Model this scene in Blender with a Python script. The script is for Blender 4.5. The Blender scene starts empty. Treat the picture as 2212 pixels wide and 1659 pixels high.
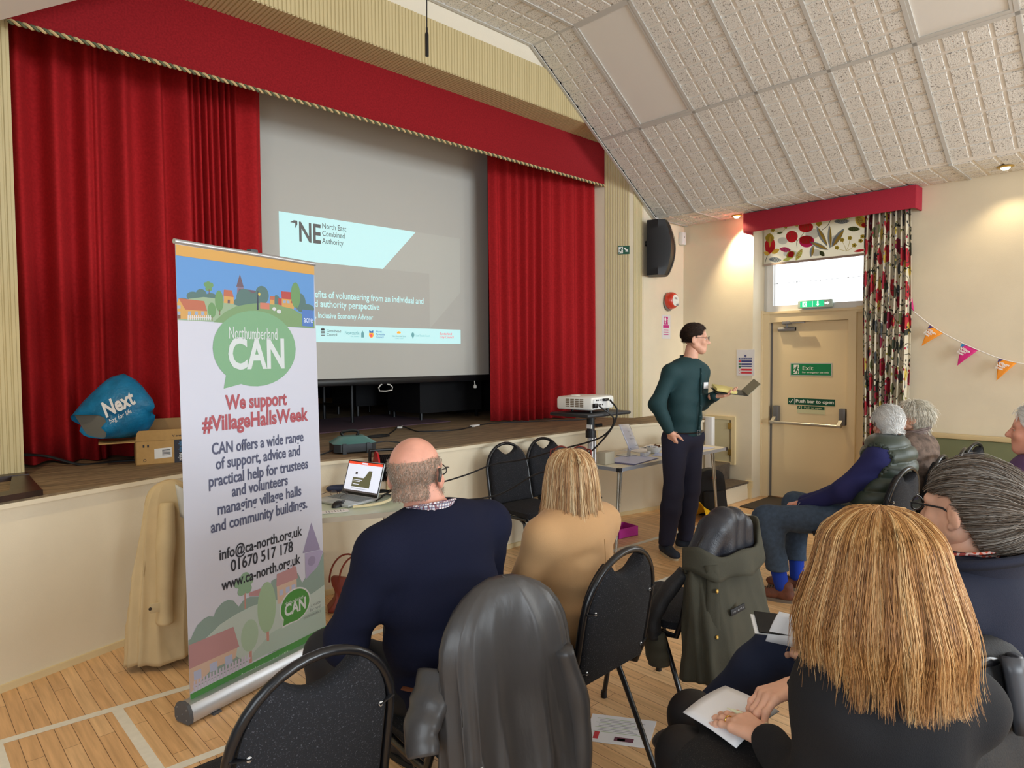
import bpy, bmesh, math, random
import numpy as np
from mathutils import Vector, Matrix, Euler

PI = math.pi
SC = bpy.context.scene
COL = SC.collection
R = math.radians
rng = np.random.default_rng(7)

# ------------------------------------------------------------------ camera
cam = bpy.data.objects.new('camera', bpy.data.cameras.new('camera'))
COL.objects.link(cam)
cam.data.sensor_width = 36.0
cam.data.lens = 36.0 * 1430.51 / 2212
cam.data.clip_start = 0.05
def look(yaw, pitch, roll):
    cy, sy, cp, sp, cr, sr = math.cos(yaw), math.sin(yaw), math.cos(pitch), math.sin(pitch), math.cos(roll), math.sin(roll)
    f = Vector((sy*cp, cy*cp, sp)); r = Vector((cy, -sy, 0)); u = r.cross(f)
    r2 = r*cr + u*sr; u2 = -r*sr + u*cr
    return Matrix((r2, u2, -f)).transposed().to_4x4()
cam.matrix_world = Matrix.Translation((0, 0, 1.6)) @ look(0.762363, -0.0408736, -0.00629648)
SC.camera = cam

# ------------------------------------------------------------------ view, world, light
SC.view_settings.view_transform = 'Standard'
SC.view_settings.look = 'None'
SC.view_settings.gamma = 1
SC.view_settings.use_curve_mapping = False
SC.view_settings.exposure = 0.0

wd = bpy.data.worlds.new('overcast_sky'); SC.world = wd
wd.use_nodes = True
nt = wd.node_tree; nt.nodes.clear()
wo = nt.nodes.new('ShaderNodeOutputWorld'); bg = nt.nodes.new('ShaderNodeBackground')
tc = nt.nodes.new('ShaderNodeTexCoord'); sx = nt.nodes.new('ShaderNodeSeparateXYZ')
mr = nt.nodes.new('ShaderNodeMapRange'); mr.inputs[1].default_value = -0.15; mr.inputs[2].default_value = 0.35
mr.inputs[3].default_value = 0.24; mr.inputs[4].default_value = 0.40
mx = nt.nodes.new('ShaderNodeMapRange'); mx.inputs[1].default_value = 0.3; mx.inputs[2].default_value = 0.7
mx.inputs[3].default_value = 0.0; mx.inputs[4].default_value = 2.2
ad = nt.nodes.new('ShaderNodeMath'); ad.operation = 'ADD'
nt.links.new(tc.outputs['Generated'], sx.inputs[0]); nt.links.new(sx.outputs[2], mr.inputs[0]); nt.links.new(sx.outputs[0], mx.inputs[0])
nt.links.new(mr.outputs[0], ad.inputs[0]); nt.links.new(mx.outputs[0], ad.inputs[1]); nt.links.new(ad.outputs[0], bg.inputs[1])
bg.inputs[0].default_value = (0.93, 0.97, 1.0, 1)
nt.links.new(bg.outputs[0], wo.inputs[0])

def area(name, loc, rot, sx_, sy_, power, col=(1, 1, 1)):
    l = bpy.data.lights.new(name, 'AREA'); l.shape = 'RECTANGLE'; l.size = sx_; l.size_y = sy_; l.energy = power; l.color = col
    o = bpy.data.objects.new(name, l); COL.objects.link(o); o.location = loc; o.rotation_euler = rot
    return o
def spot(name, loc, target, power, ang, blend, col, rad=0.03):
    l = bpy.data.lights.new(name, 'SPOT'); l.energy = power; l.spot_size = R(ang); l.spot_blend = blend; l.color = col; l.shadow_soft_size = rad
    o = bpy.data.objects.new(name, l); COL.objects.link(o); o.location = loc
    o.rotation_euler = (Vector(target) - Vector(loc)).to_track_quat('-Z', 'Y').to_euler()
    return o
DAY = (0.85, 0.935, 1.0)
# daylight through the tall windows of the right-hand wall, behind the camera's field of view
for wy in (-0.9, -3.4):
    area('side_light', (6.86, wy, 1.85), (0, R(90), 0), 1.7, 1.5, 62, DAY)
# unseen fill lights added behind and to the left to even out the hall
area('back_fill_light', (3.3, -8.5, 2.3), (R(90), 0, 0), 6.0, 2.4, 800, DAY)
area('side_light', (-1.8, -1.2, 1.9), (0, R(-90), 0), 1.7, 3.0, 90, DAY)
WARM = (1.0, 0.80, 0.50)

# ------------------------------------------------------------------ materials
def lin(c):
    return tuple(((v/255)/12.92 if v/255 <= 0.04045 else (((v/255)+0.055)/1.055)**2.4) for v in c) + (1,)
MATS = {}
def mat(name, rgb, rough=0.6, metal=0.0, var=0.0, vscale=20.0, bump=0.0, bscale=120.0, stretch=None, sheen=0.0, spec=0.5,
        trans=0.0, emit=None, estr=0.0, alpha=None, sss=0.0, lin_=False, ior=1.45, coat=0.0, vdet=3.0):
    if name in MATS: return MATS[name]
    m = bpy.data.materials.new(name); m.use_nodes = True; MATS[name] = m
    n = m.node_tree.nodes; L = m.node_tree.links; b = n['Principled BSDF']
    c = tuple(rgb)+(1,) if lin_ else lin(rgb)
    b.inputs['Base Color'].default_value = c; b.inputs['Roughness'].default_value = rough; b.inputs['Metallic'].default_value = metal
    b.inputs['Specular IOR Level'].default_value = spec; b.inputs['IOR'].default_value = ior
    if trans: b.inputs['Transmission Weight'].default_value = trans
    if sheen: b.inputs['Sheen Weight'].default_value = sheen; b.inputs['Sheen Roughness'].default_value = 0.5
    if coat: b.inputs['Coat Weight'].default_value = coat
    if sss:
        b.inputs['Subsurface Weight'].default_value = sss; b.inputs['Subsurface Radius'].default_value = (0.9, 0.35, 0.2); b.inputs['Subsurface Scale'].default_value = 0.008
    if emit: b.inputs['Emission Color'].default_value = lin(emit); b.inputs['Emission Strength'].default_value = estr
    if alpha is not None: b.inputs['Alpha'].default_value = alpha
    if var or bump:
        t = n.new('ShaderNodeTexCoord'); mp = n.new('ShaderNodeMapping'); L.new(t.outputs['Object'], mp.inputs[0])
        if stretch: mp.inputs['Scale'].default_value = stretch
    if var:
        nz = n.new('ShaderNodeTexNoise'); nz.inputs['Scale'].default_value = vscale; nz.inputs['Detail'].default_value = vdet; L.new(mp.outputs[0], nz.inputs['Vector'])
        cr = n.new('ShaderNodeValToRGB'); cr.color_ramp.elements[0].position = 0.32; cr.color_ramp.elements[1].position = 0.68
        cr.color_ramp.elements[0].color = tuple(v*(1-var) for v in c[:3])+(1,); cr.color_ramp.elements[1].color = tuple(min(1, v*(1+var)) for v in c[:3])+(1,)
        L.new(nz.outputs[0], cr.inputs[0]); L.new(cr.outputs[0], b.inputs['Base Color'])
    if bump:
        nb = n.new('ShaderNodeTexNoise'); nb.inputs['Scale'].default_value = bscale; nb.inputs['Detail'].default_value = 4; L.new(mp.outputs[0], nb.inputs['Vector'])
        bu = n.new('ShaderNodeBump'); bu.inputs['Strength'].default_value = bump; bu.inputs['Distance'].default_value = 0.01
        L.new(nb.outputs[0], bu.inputs['Height']); L.new(bu.outputs[0], b.inputs['Normal'])
    return m

# ------------------------------------------------------------------ mesh builder
def frame_from(d, up=None):
    d = Vector(d).normalized(); up = Vector(up) if up else (Vector((0, 0, 1)) if abs(d.z) < 0.95 else Vector((1, 0, 0)))
    x = up.cross(d).normalized(); y = d.cross(x)
    return x, y, d
def parent_world(o):
    m = o.matrix_parent_inverse @ o.matrix_basis
    return parent_world(o.parent) @ m if o.parent else o.matrix_basis.copy()
class MB:
    def __init__(s): s.v = []; s.f = []; s.m = []; s.n = 0
    def add(s, V, F, mi=0, M=None):
        V = np.asarray(V, float)
        if M is not None:
            A = np.array(M); V = V @ A[:3, :3].T + A[:3, 3]
        s.v.append(V); s.f += [tuple(int(i)+s.n for i in f) for f in F]
        s.m += [mi]*len(F); s.n += len(V); return s
    def box(s, x0, x1, y0, y1, z0, z1, mi=0, bev=0.0, M=None):
        if bev <= 0:
            V = [(x, y, z) for x in (x0, x1) for y in (y0, y1) for z in (z0, z1)]
            F = [(0, 1, 3, 2), (4, 6, 7, 5), (0, 4, 5, 1), (2, 3, 7, 6), (0, 2, 6, 4), (1, 5, 7, 3)]
            return s.add(V, F, mi, M)
        bm = bmesh.new(); bmesh.ops.create_cube(bm, size=1)
        for v in bm.verts: v.co = ((x0+x1)/2+v.co.x*(x1-x0), (y0+y1)/2+v.co.y*(y1-y0), (z0+z1)/2+v.co.z*(z1-z0))
        bmesh.ops.bevel(bm, geom=bm.edges[:], offset=bev, segments=2, affect='EDGES', profile=0.5)
        return s.bm(bm, mi, M)
    def bm(s, bm, mi=0, M=None):
        bm.verts.index_update(); V = [v.co[:] for v in bm.verts]; F = [[v.index for v in f.verts] for f in bm.faces]; bm.free()
        return s.add(V, F, mi, M)
    def tube(s, pts, r, n=10, mi=0, closed=False, caps=True, M=None, flat=1.0):
        P = [Vector(p) for p in pts]; k = len(P); rr = r if hasattr(r, '__len__') else [r]*k
        V = []; x = None
        for i in range(k):
            if closed: d = P[(i+1) % k]-P[i-1]
            else: d = P[min(i+1, k-1)]-P[max(i-1, 0)]
            if d.length < 1e-9: d = Vector((0, 0, 1))
            d.normalize()
            if x is None: x, y, _ = frame_from(d)
            else:
                x = (x-d*x.dot(d))
                if x.length < 1e-6: x, y, _ = frame_from(d)
                x.normalize(); y = d.cross(x)
            for j in range(n):
                a = 2*PI*j/n; V.append(P[i]+x*(math.cos(a)*rr[i])+y*(math.sin(a)*rr[i]*flat))
        F = []
        for i in range(k if closed else k-1):
            a0 = i*n; b0 = ((i+1) % k)*n
            for j in range(n): F.append((a0+j, a0+(j+1) % n, b0+(j+1) % n, b0+j))
        if caps and not closed: F.append(tuple(range(n-1, -1, -1))); F.append(tuple((k-1)*n+j for j in range(n)))
        return s.add([v[:] for v in V], F, mi, M)
    def lathe(s, prof, n=24, mi=0, M=None):
        V = []; F = []
        for r_, z in prof:
            for j in range(n): V.append((r_*math.cos(2*PI*j/n), r_*math.sin(2*PI*j/n), z))
        for i in range(len(prof)-1):
            for j in range(n): F.append((i*n+j, i*n+(j+1) % n, (i+1)*n+(j+1) % n, (i+1)*n+j))
        if prof[0][0] > 1e-6: F.append(tuple(range(n-1, -1, -1)))
        if prof[-1][0] > 1e-6: F.append(tuple((len(prof)-1)*n+j for j in range(n)))
        return s.add(V, F, mi, M)
    def prism(s, poly, z0, z1, mi=0, M=None):
        k = len(poly); V = [(p[0], p[1], z0) for p in poly]+[(p[0], p[1], z1) for p in poly]
        F = [tuple(range(k-1, -1, -1)), tuple(range(k, 2*k))]+[(i, (i+1) % k, k+(i+1) % k, k+i) for i in range(k)]
        return s.add(V, F, mi, M)
    def flat(s, poly, z=0.0, mi=0, M=None):
        return s.add([(p[0], p[1], z) for p in poly], [tuple(range(len(poly)))], mi, M)
    def grid(s, P, cu=False, cv=False, mi=0, M=None, flip=False):
        P = np.asarray(P, float); nu, nv = P.shape[:2]; F = []
        for i in range(nu if cu else nu-1):
            for j in range(nv if cv else nv-1):
                q = (i*nv+j, ((i+1) % nu)*nv+j, ((i+1) % nu)*nv+(j+1) % nv, i*nv+(j+1) % nv)
                F.append(q[::-1] if flip else q)
        return s.add(P.reshape(-1, 3), F, mi, M)
    def build(s, name, mats, parent=None, world=True, ang=40, solid=0.0, sub=0):
        me = bpy.data.meshes.new(name)
        V = np.concatenate(s.v) if s.v else np.zeros((0, 3))
        me.from_pydata(V.tolist(), [], s.f)
        for m in (mats if isinstance(mats, (list, tuple)) else [mats]): me.materials.append(m)
        me.polygons.foreach_set('material_index', np.array(s.m, dtype=np.int32))
        me.polygons.foreach_set('use_smooth', np.ones(len(me.polygons), bool))
        if ang < 180: me.set_sharp_from_angle(angle=R(ang))
        me.update()
        o = bpy.data.objects.new(name, me); COL.objects.link(o)
        if parent is not None:
            o.parent = parent
            if world:
                o.matrix_parent_inverse = parent_world(parent).inverted()
        if solid: md = o.modifiers.new('thickness', 'SOLIDIFY'); md.thickness = solid; md.offset = 0
        if sub: md = o.modifiers.new('smooth', 'SUBSURF'); md.levels = sub; md.render_levels = sub
        return o
def tag(o, label, cat, group=None):
    o['label'] = label; o['category'] = cat
    if group: o['group'] = group
    return o
def thing(name, label, cat, loc=(0, 0, 0), rz=0.0, group=None):
    o = bpy.data.objects.new(name, None); COL.objects.link(o); o.location = loc; o.rotation_euler = (0, 0, rz); o.empty_display_size = 0.1
    return tag(o, label, cat, group)
def struct(o): o['kind'] = 'structure'; return o
def copy_tree(o, parent=None):
    c = o.copy(); COL.objects.link(c)
    if parent is not None: c.parent = parent
    for ch in list(o.children): copy_tree(ch, c)
    return c
def plane_M(o, u, v):
    """matrix taking local x,y,z to u, v and their normal at o"""
    u = Vector(u).normalized(); v = Vector(v).normalized(); w = u.cross(v)
    return Matrix(((u.x, v.x, w.x, o[0]), (u.y, v.y, w.y, o[1]), (u.z, v.z, w.z, o[2]), (0, 0, 0, 1)))
TSC = bpy.data.scenes.new('type_setting')
def text(s, size, bold=0.0, xs=1.0, align='LEFT', depth=0.0, shear=0.0, spacing=1.0):
    cu = bpy.data.curves.new('type', 'FONT'); cu.body = s; cu.size = size; cu.offset = bold*size; cu.align_x = align; cu.extrude = depth
    cu.resolution_u = 3; cu.shear = shear; cu.space_character = spacing
    o = bpy.data.objects.new('type', cu); TSC.collection.objects.link(o)
    dg = TSC.view_layers[0].depsgraph; dg.update() if hasattr(dg, 'update') else TSC.view_layers[0].update()
    TSC.view_layers[0].update()
    me = bpy.data.meshes.new_from_object(o.evaluated_get(TSC.view_layers[0].depsgraph))
    V = np.array([v.co[:] for v in me.vertices]) if len(me.vertices) else np.zeros((0, 3)); F = [tuple(p.vertices) for p in me.polygons]
    bpy.data.objects.remove(o); bpy.data.meshes.remove(me); bpy.data.curves.remove(cu)
    if len(V): V[:, 0] *= xs
    return V, F
def put_text(mb, s, x, y, size, M, mi=0, z=0.0, fit=None, **k):
    """text with its baseline at (x, y); fit = wanted width"""
    al = k.get('align', 'LEFT'); V, F = text(s, size, **k)
    if not len(V): return
    if fit:
        w = V[:, 0].max()-V[:, 0].min(); V[:, 0] *= fit/w
    V = V+np.array((x, y, z)); mb.add(V, F, mi, M)
def ellipse(cx, cy, rx, ry, n=28, a0=0, a1=2*PI):
    return [(cx+rx*math.cos(a0+(a1-a0)*i/n), cy+ry*math.sin(a0+(a1-a0)*i/n)) for i in range(n if abs(a1-a0) > 6.28 else n+1)]
def arcpts(c, r, a0, a1, n, plane='xz', fix=0):
    out = []
    for i in range(n+1):
        a = a0+(a1-a0)*i/n; p, q = c[0]+r*math.cos(a), c[1]+r*math.sin(a)
        out.append((p, fix, q) if plane == 'xz' else ((fix, p, q) if plane == 'yz' else (p, q, fix)))
    return out
def smooth_path(pts, n=8):
    """Catmull-Rom"""
    P = [np.array(p, float) for p in pts]; P = [2*P[0]-P[1]]+P+[2*P[-1]-P[-2]]; out = []
    for i in range(1, len(P)-2):
        for k in range(n):
            t = k/n; a, b, c, d = P[i-1], P[i], P[i+1], P[i+2]
            out.append(0.5*((2*b)+(-a+c)*t+(2*a-5*b+4*c-d)*t*t+(-a+3*b-3*c+d)*t**3))
    out.append(P[-2]); return [tuple(p) for p in out]

# ================================================================== the hall
cream = mat('cream_wall_paint', (228, 216, 190), 0.75, var=0.03, vscale=3, bump=0.12, bscale=160)
cream2 = mat('cream_gloss_paint', (226, 206, 160), 0.4, var=0.03, vscale=5)
ribbed = mat('ribbed_wallpaper', (200, 184, 140), 0.7)
white_paint = mat('white_paint', (232, 228, 218), 0.5)
stagewood = mat('stage_boards', (128, 108, 82), 0.75, var=0.35, vscale=9, stretch=(0.5, 4, 1), bump=0.2, bscale=40)
darkwood = mat('dark_varnished_wood', (52, 34, 26), 0.35, var=0.3, vscale=14)
tape = mat('court_tape', (226, 222, 208), 0.55, var=0.04, vscale=30)
black = mat('black_cloth', (14, 14, 17), 0.85, bump=0.1)

def wood_floor():
    m = bpy.data.materials.new('strip_wood_floor'); m.use_nodes = True
    n = m.node_tree.nodes; L = m.node_tree.links; b = n['Principled BSDF']
    t = n.new('ShaderNodeTexCoord'); mp = n.new('ShaderNodeMapping'); mp.inputs['Rotation'].default_value = (0, 0, R(90))
    L.new(t.outputs['Object'], mp.inputs[0])
    br = n.new('ShaderNodeTexBrick'); br.inputs['Scale'].default_value = 1.0; br.inputs['Brick Width'].default_value = 0.95; br.inputs['Row Height'].default_value = 0.062
    br.inputs['Mortar Size'].default_value = 0.0012; br.inputs['Mortar Smooth'].default_value = 0.2; br.offset = 0.37; br.inputs['Bias'].default_value = 0.0
    br.inputs['Color1'].default_value = lin((232, 194, 146)); br.inputs['Color2'].default_value = lin((218, 174, 124)); br.inputs['Mortar'].default_value = lin((96, 62, 34))
    L.new(mp.outputs[0], br.inputs['Vector'])
    m2 = n.new('ShaderNodeMapping'); m2.inputs['Scale'].default_value = (26, 1.6, 1); L.new(t.outputs['Object'], m2.inputs[0])
    nz = n.new('ShaderNodeTexNoise'); nz.inputs['Scale'].default_value = 2.0; nz.inputs['Detail'].default_value = 6; L.new(m2.outputs[0], nz.inputs['Vector'])
    cr = n.new('ShaderNodeValToRGB'); cr.color_ramp.elements[0].position = 0.3; cr.color_ramp.elements[1].position = 0.7
    cr.color_ramp.elements[0].color = (0.78, 0.74, 0.7, 1); cr.color_ramp.elements[1].color = (1.1, 1.08, 1.05, 1)
    L.new(nz.outputs[0], cr.inputs[0])
    mi = n.new('ShaderNodeMix'); mi.data_type = 'RGBA'; mi.blend_type = 'MULTIPLY'; mi.inputs[0].default_value = 1.0
    L.new(br.outputs['Color'], mi.inputs[6]); L.new(cr.outputs[0], mi.inputs[7]); L.new(mi.outputs[2], b.inputs['Base Color'])
    bu = n.new('ShaderNodeBump'); bu.inputs['Strength'].default_value = 0.15; bu.inputs['Distance'].default_value = 0.002; bu.invert = True
    L.new(br.outputs['Fac'], bu.inputs['Height']); L.new(bu.outputs[0], b.inputs['Normal'])
    b.inputs['Roughness'].default_value = 0.32; b.inputs['Specular IOR Level'].default_value = 0.4
    return m
mb = MB(); mb.box(-4, 9, -7, 4.9, -0.1, 0, 0)
tz = [0.0006]
def tape_line(a, b, w=0.045):
    tz[0] += 0.00012; z = tz[0]
    a = Vector(a+(0,)); b = Vector(b+(0,)); d = (b-a).normalized(); q = Vector((-d.y, d.x, 0))*(w/2)
    mb.add([(p.x, p.y, z) for p in (a-q, b-q, b+q, a+q)], [(0, 1, 2, 3)], 1)
for a, b in (((-1.5, 3.60), (3.05, 3.22)), ((0.735, 3.43), (0.735, 2.75)), ((0.735, 2.75), (3.6, 2.66)), ((3.55, 2.665), (6.2, 2.50)),
             ((0.30, 3.44), (0.30, 2.0)), ((3.2, 3.40), (6.29, 3.205)), ((6.27, 3.22), (6.29, 2.5))): tape_line(a, b)
struct(mb.build('floor', [wood_floor(), tape]))

# stage: apron with flared wings, boarded top, painted front
S = 0.92
front = [(-2.6, 3.38), (0.30, 3.93), (1.30, 4.24), (2.10, 4.06), (2.57, 3.95), (4.75, 3.985), (5.03, 4.06), (5.80, 3.91), (6.30, 3.76), (6.43, 3.70)]
def inset(poly, d):
    out = []
    for i, p in enumerate(poly):
        a = Vector(poly[max(i-1, 0)]); b = Vector(poly[min(i+1, len(poly)-1)]); t = (b-a).normalized(); out.append((p[0]-t.y*d, p[1]+t.x*d))
    return out
body = inset(front, 0.02)
mb = MB()
back = [(6.43, 9.2), (-2.6, 9.2)]
mb.prism(body+back, 0.0, S-0.035, 0)
mb.prism(front+back, S-0.035, S-0.012, 0)                      # painted nosing
mb.prism(inset(front, 0.012)+back, S-0.012, S, 1)              # boards
struct(mb.build('stage', [cream, stagewood]))
mb = MB()
sk = inset(front, 0.004); sk2 = inset(front, 0.02)
mb.prism(sk[:9]+sk2[:9][::-1], 0.0, 0.035, 0)
for i in (4, 6): p = front[i]; mb.box(p[0]-0.012, p[0]+0.012, p[1]+0.012, p[1]+0.03, 0.035, S-0.035)
struct(mb.build('baseboard_stage', [cream2]))
# dark varnished edging in front of the left wall
mb = MB()
mb.prism([(-2.6, 3.40), (0.36, 3.945), (0.575, 4.02), (0.535, 4.12), (-2.6, 3.52)], S, S+0.03)
mb.prism([(0.445, 4.085), (0.575, 4.04), (0.60, 4.70), (0.53, 4.70)], S, S+0.026)
mb.prism([(0.40, 4.63), (0.60, 4.63), (0.60, 4.715), (0.40, 4.715)], S, S+0.03)
struct(mb.build('trim_1', [darkwood]))

# ribbed surfaces: thin upright ribs on a backing
def ribs(mb, a, b, z0, z1, pitch=0.03, depth=0.006, mi=0, skip=0):
    a = Vector(a+(0,)); b = Vector(b+(0,)); L = (b-a).length; d = (b-a)/L; nrm = Vector((d.y, -d.x, 0))
    for i in range(int(L/pitch)):
        p = a+d*(i*pitch); V = []
        for z in (z0, z1):
            for u, h in ((0.08, 0), (0.22, 1), (0.72, 1), (0.86, 0)):
                q = p+d*(u*pitch)+nrm*(h*depth); V.append((q.x, q.y, z))
        mb.add(V, [(0, 1, 5, 4), (1, 2, 6, 5), (2, 3, 7, 6)], mi)
mb = MB(); mb.box(-2.6, 0.59, 4.72, 4.95, 0, 4.6); ribs(mb, (-2.6, 4.719), (0.588, 4.719), S+0.03, 4.3)
mb.box(0.5, 0.59, 4.95, 5.4, S, 4.6); mb.box(0.588, 0.594, 5.02, 5.03, 2.56, 2.75, 1)
struct(mb.build('wall_left_of_stage', [ribbed, white_paint]))
mb = MB()
mb.prism([(5.83, 4.61), (5.99, 4.36), (6.0, 4.345), (7.28, 4.345), (7.28, 4.6), (6.3, 4.6), (6.3, 9.2), (5.83, 9.2)], S-0.01, 4.0, 0)
mb.box(6.45, 7.28, 4.345, 4.6, 0, 1.0, 0)
ribs(mb, (5.83, 4.61), (5.985, 4.367), S, 3.95, 0.027, 0.006, 1); ribs(mb, (5.995, 4.344), (6.17, 4.344), S, 3.4, 0.027, 0.004, 1)
mb.box(6.168, 6.176, 4.338, 4.345, S, 3.3, 0)
struct(mb.build('wall_right_of_stage', [cream, ribbed]))
# beam above the opening and the wall over it
mb = MB(); mb.box(-2.6, 6.2, 4.32, 4.75, 3.92, 4.285, 0); ribs(mb, (-2.6, 4.319), (6.0, 4.319), 3.92, 4.285, 0.03, 0.006)
for i in range(290): x = -2.5+i*0.03; mb.box(x+0.004, x+0.024, 4.32, 4.61, 3.915, 3.92, 0)
struct(mb.build('trim_2', [ribbed]))
mb = MB(); mb.box(-2.6, 6.2, 4.33, 4.75, 4.285, 4.9, 0)
struct(mb.build('wall_above_stage', [mat('white_wall', (226, 218, 200), 0.8, bump=0.1)]))

# ceiling: tiled slopes with raised pads, metal rails
tile = mat('fissured_ceiling_tile', (226, 222, 214), 0.9, bump=0.35, bscale=110)
def fissure(m):
    n = m.node_tree.nodes; L = m.node_tree.links; b = n['Principled BSDF']
    t = n.new('ShaderNodeTexCoord'); v = n.new('ShaderNodeTexNoise'); v.inputs['Scale'].default_value = 95; v.inputs['Detail'].default_value = 3; v.inputs['Distortion'].default_value = 0.8
    L.new(t.outputs['Object'], v.inputs['Vector'])
    cr = n.new('ShaderNodeValToRGB'); cr.color_ramp.elements[0].position = 0.36; cr.color_ramp.elements[0].color = lin((150, 146, 140)); cr.color_ramp.elements[1].position = 0.43; cr.color_ramp.elements[1].color = lin((226, 224, 218))
    L.new(v.outputs[0], cr.inputs[0]); L.new(cr.outputs[0], b.inputs['Base Color'])
fissure(tile)
groove = mat('ceiling_tile_groove', (232, 228, 220), 0.9)
rail = mat('ceiling_rail', (196, 195, 190), 0.5)
T = 0.585
SL = math.hypot(1, 0.655)
def slope_M(side):
    # local x runs down the slope, local y along the hall (towards the back of the hall), z into the room
    d = Vector((1/SL, 0, -0.655/SL)); o = Vector((4.39, 4.30, 4.44))
    if side < 0: d.x = -d.x; o.x = 2.19
    v = Vector((0, -1, 0)); w = d.cross(v) if side > 0 else -d.cross(v)
    if w.z > 0: w = -w
    return Matrix(((d.x, v.x, w.x, o.x), (d.y, v.y, w.y, o.y), (d.z, v.z, w.z, o.z), (0, 0, 0, 1)))
LY = [0.0]+[0.485+T*i for i in range(15)]                       # rails along the hall
LIGHTS = [(1, 0), (5, 0)]
mb = MB()
def pads(M, u0, u1, nu, cells, skip=()):
    pu = (u1-u0)/nu
    for ci in range(len(cells)-1):
        if ci in skip: continue
        y0, y1 = cells[ci], cells[ci+1]; nv = max(1, round((y1-y0)/0.1463)); pv = (y1-y0)/nv
        for i in range(nu):
            for j in range(nv):
                xa, xb = u0+i*pu+0.011, u0+(i+1)*pu-0.011; ya, yb = y0+j*pv+0.011, y0+(j+1)*pv-0.011; h = 0.011; e = 0.004
                V = [(xa, ya, 0), (xb, ya, 0), (xb, yb, 0), (xa, yb, 0), (xa+e, ya+e, h), (xb-e, ya+e, h), (xb-e, yb-e, h), (xa+e, yb-e, h)]
                mb.add(V, [(4, 5, 6, 7), (0, 1, 5, 4), (1, 2, 6, 5), (2, 3, 7, 6), (3, 0, 4, 7)], 0, M)
for side in (1, -1):
    M = slope_M(side); cells = LY if side > 0 else LY[:4]
    Lh = 9.0
    mb.box(-0.02, 2.36, 0, Lh, -0.05, 0.0, 1, 0, M)
    if side > 0:
        pads(M, 0.0, 1.17, 8, cells, skip=(1, 5)); pads(M, 1.17, 2.335, 8, cells)
        for u in (0.0, 1.17): mb.box(u-0.014, u+0.014, 0, Lh, 0, 0.018, 2, 0, M)
        for y in cells: mb.box(0, 2.34, y-0.014, y+0.014, 0, 0.018, 2, 0, M)
    # level strip along the wall head
    Ms = plane_M((6.355 if side > 0 else 0.225, 4.30, 3.15), (1 if side > 0 else -1, 0, 0), (0, -1, 0))
    if side < 0: Ms = Ms @ Matrix.Scale(-1, 4, (0, 0, 1))
    mb.box(0, 0.95, 0, Lh, -0.05, 0.0, 1, 0, Ms)
    if side > 0:
        pads(Ms, 0.02, 0.64, 4, cells)
        for y in cells: mb.box(0, 0.65, y-0.012, y+0.012, 0, 0.018, 2, 0, Ms)
Mf = plane_M((4.39, 4.30, 4.44), (-1, 0, 0), (0, -1, 0)) @ Matrix.Scale(-1, 4, (0, 0, 1))
Mf = Matrix(((-1, 0, 0, 4.39), (0, -1, 0, 4.30), (0, 0, -1, 4.44), (0, 0, 0, 1)))
mb.box(0, 2.2, 0, 9.0, -0.05, 0.0, 1, 0, Mf)
pads(Mf, 0.0, 1.17, 8, LY[:6]); pads(Mf, 1.17, 2.2, 7, LY[:4])
for u in (1.17,): mb.box(u-0.014, u+0.014, 0, 9, 0, 0.018, 2, 0, Mf)
for y in LY: mb.box(0, 2.2, y-0.014, y+0.014, 0, 0.018, 2, 0, Mf)
mb.box(0, 2.36, -0.012, 0.014, 0.0, 0.028, 2, 0, slope_M(1))
struct(mb.build('ceiling', [tile, groove, rail], ang=30))
# flush light panels
Msl = slope_M(1)
diff = mat('light_diffuser', (228, 226, 220), 0.45, bump=0.1, bscale=300)
for k, (ci, lab) in enumerate(((1, 'unlit white light panel in the sloping ceiling nearest the stage'), (5, 'unlit white light panel at the top right of the ceiling'))):
    y0, y1 = LY[ci]+0.014, LY[ci+1]-0.014
    c = Msl @ Vector((0.585, (y0+y1)/2, 0))
    t = thing('ceiling_light', lab, 'light', c, 0, 'light panels set in the tiled ceiling')
    mb = MB(); mb.box(0.014, 1.156, y0, y1, 0, 0.006, 0, 0, Msl)
    mb.build('diffuser', [diff], t)
    mb = MB()
    for a in ((0.014, 0.04, y0, y1), (1.13, 1.156, y0, y1), (0.04, 1.13, y0, y0+0.022), (0.04, 1.13, y1-0.022, y1)): mb.box(*a, 0.006, 0.016, 0, 0, Msl)
    mb.build('frame', [rail], t)
# recessed spotlights in the level strip
brass = mat('brass', (190, 160, 90), 0.3, 0.9)
lampglow = mat('lamp_glow', (255, 240, 200), 0.3, emit=(255, 236, 190), estr=9)
for k, (px, py, lab) in enumerate(((6.87, 3.60, 'lit brass ceiling spotlight to the left of the red window pelmet'), (6.74, 1.175, 'lit brass ceiling spotlight on the right above the bunting'))):
    t = thing('ceiling_spotlight', lab, 'light', (px, py, 3.15), 0, 'ceiling spotlights along the right wall')
    M = Matrix.Translation((px, py, 3.139)) @ Matrix.Scale(-1, 4, (0, 0, 1))
    mb = MB(); mb.lathe([(0.058, 0), (0.06, 0.008), (0.045, 0.016), (0.036, 0.012)], 20, 0, M); mb.build('rim', [brass], t)
    mb = MB(); mb.lathe([(0.0, 0.03), (0.02, 0.029), (0.036, 0.012)], 16, 0, M); mb.build('bulb', [lampglow], t)
    spot('spotlight_beam', (px-0.05*(1-k), py, 3.07), (px+0.16, py-0.05, 1.9) if k else (7.28, 2.95, 0.9), 11 if k else 80, 110, 0.7, WARM)
# further spotlights of the same row, along the left wall and out of sight to the right
spot('spotlight_beam', (0.0, 3.2, 3.05), (0.25, 3.75, 0.2), 62, 110, 0.8, WARM)
spot('spotlight_beam', (6.8, -1.2, 3.05), (6.95, -1.2, 1.6), 22, 100, 0.8, WARM)

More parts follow.
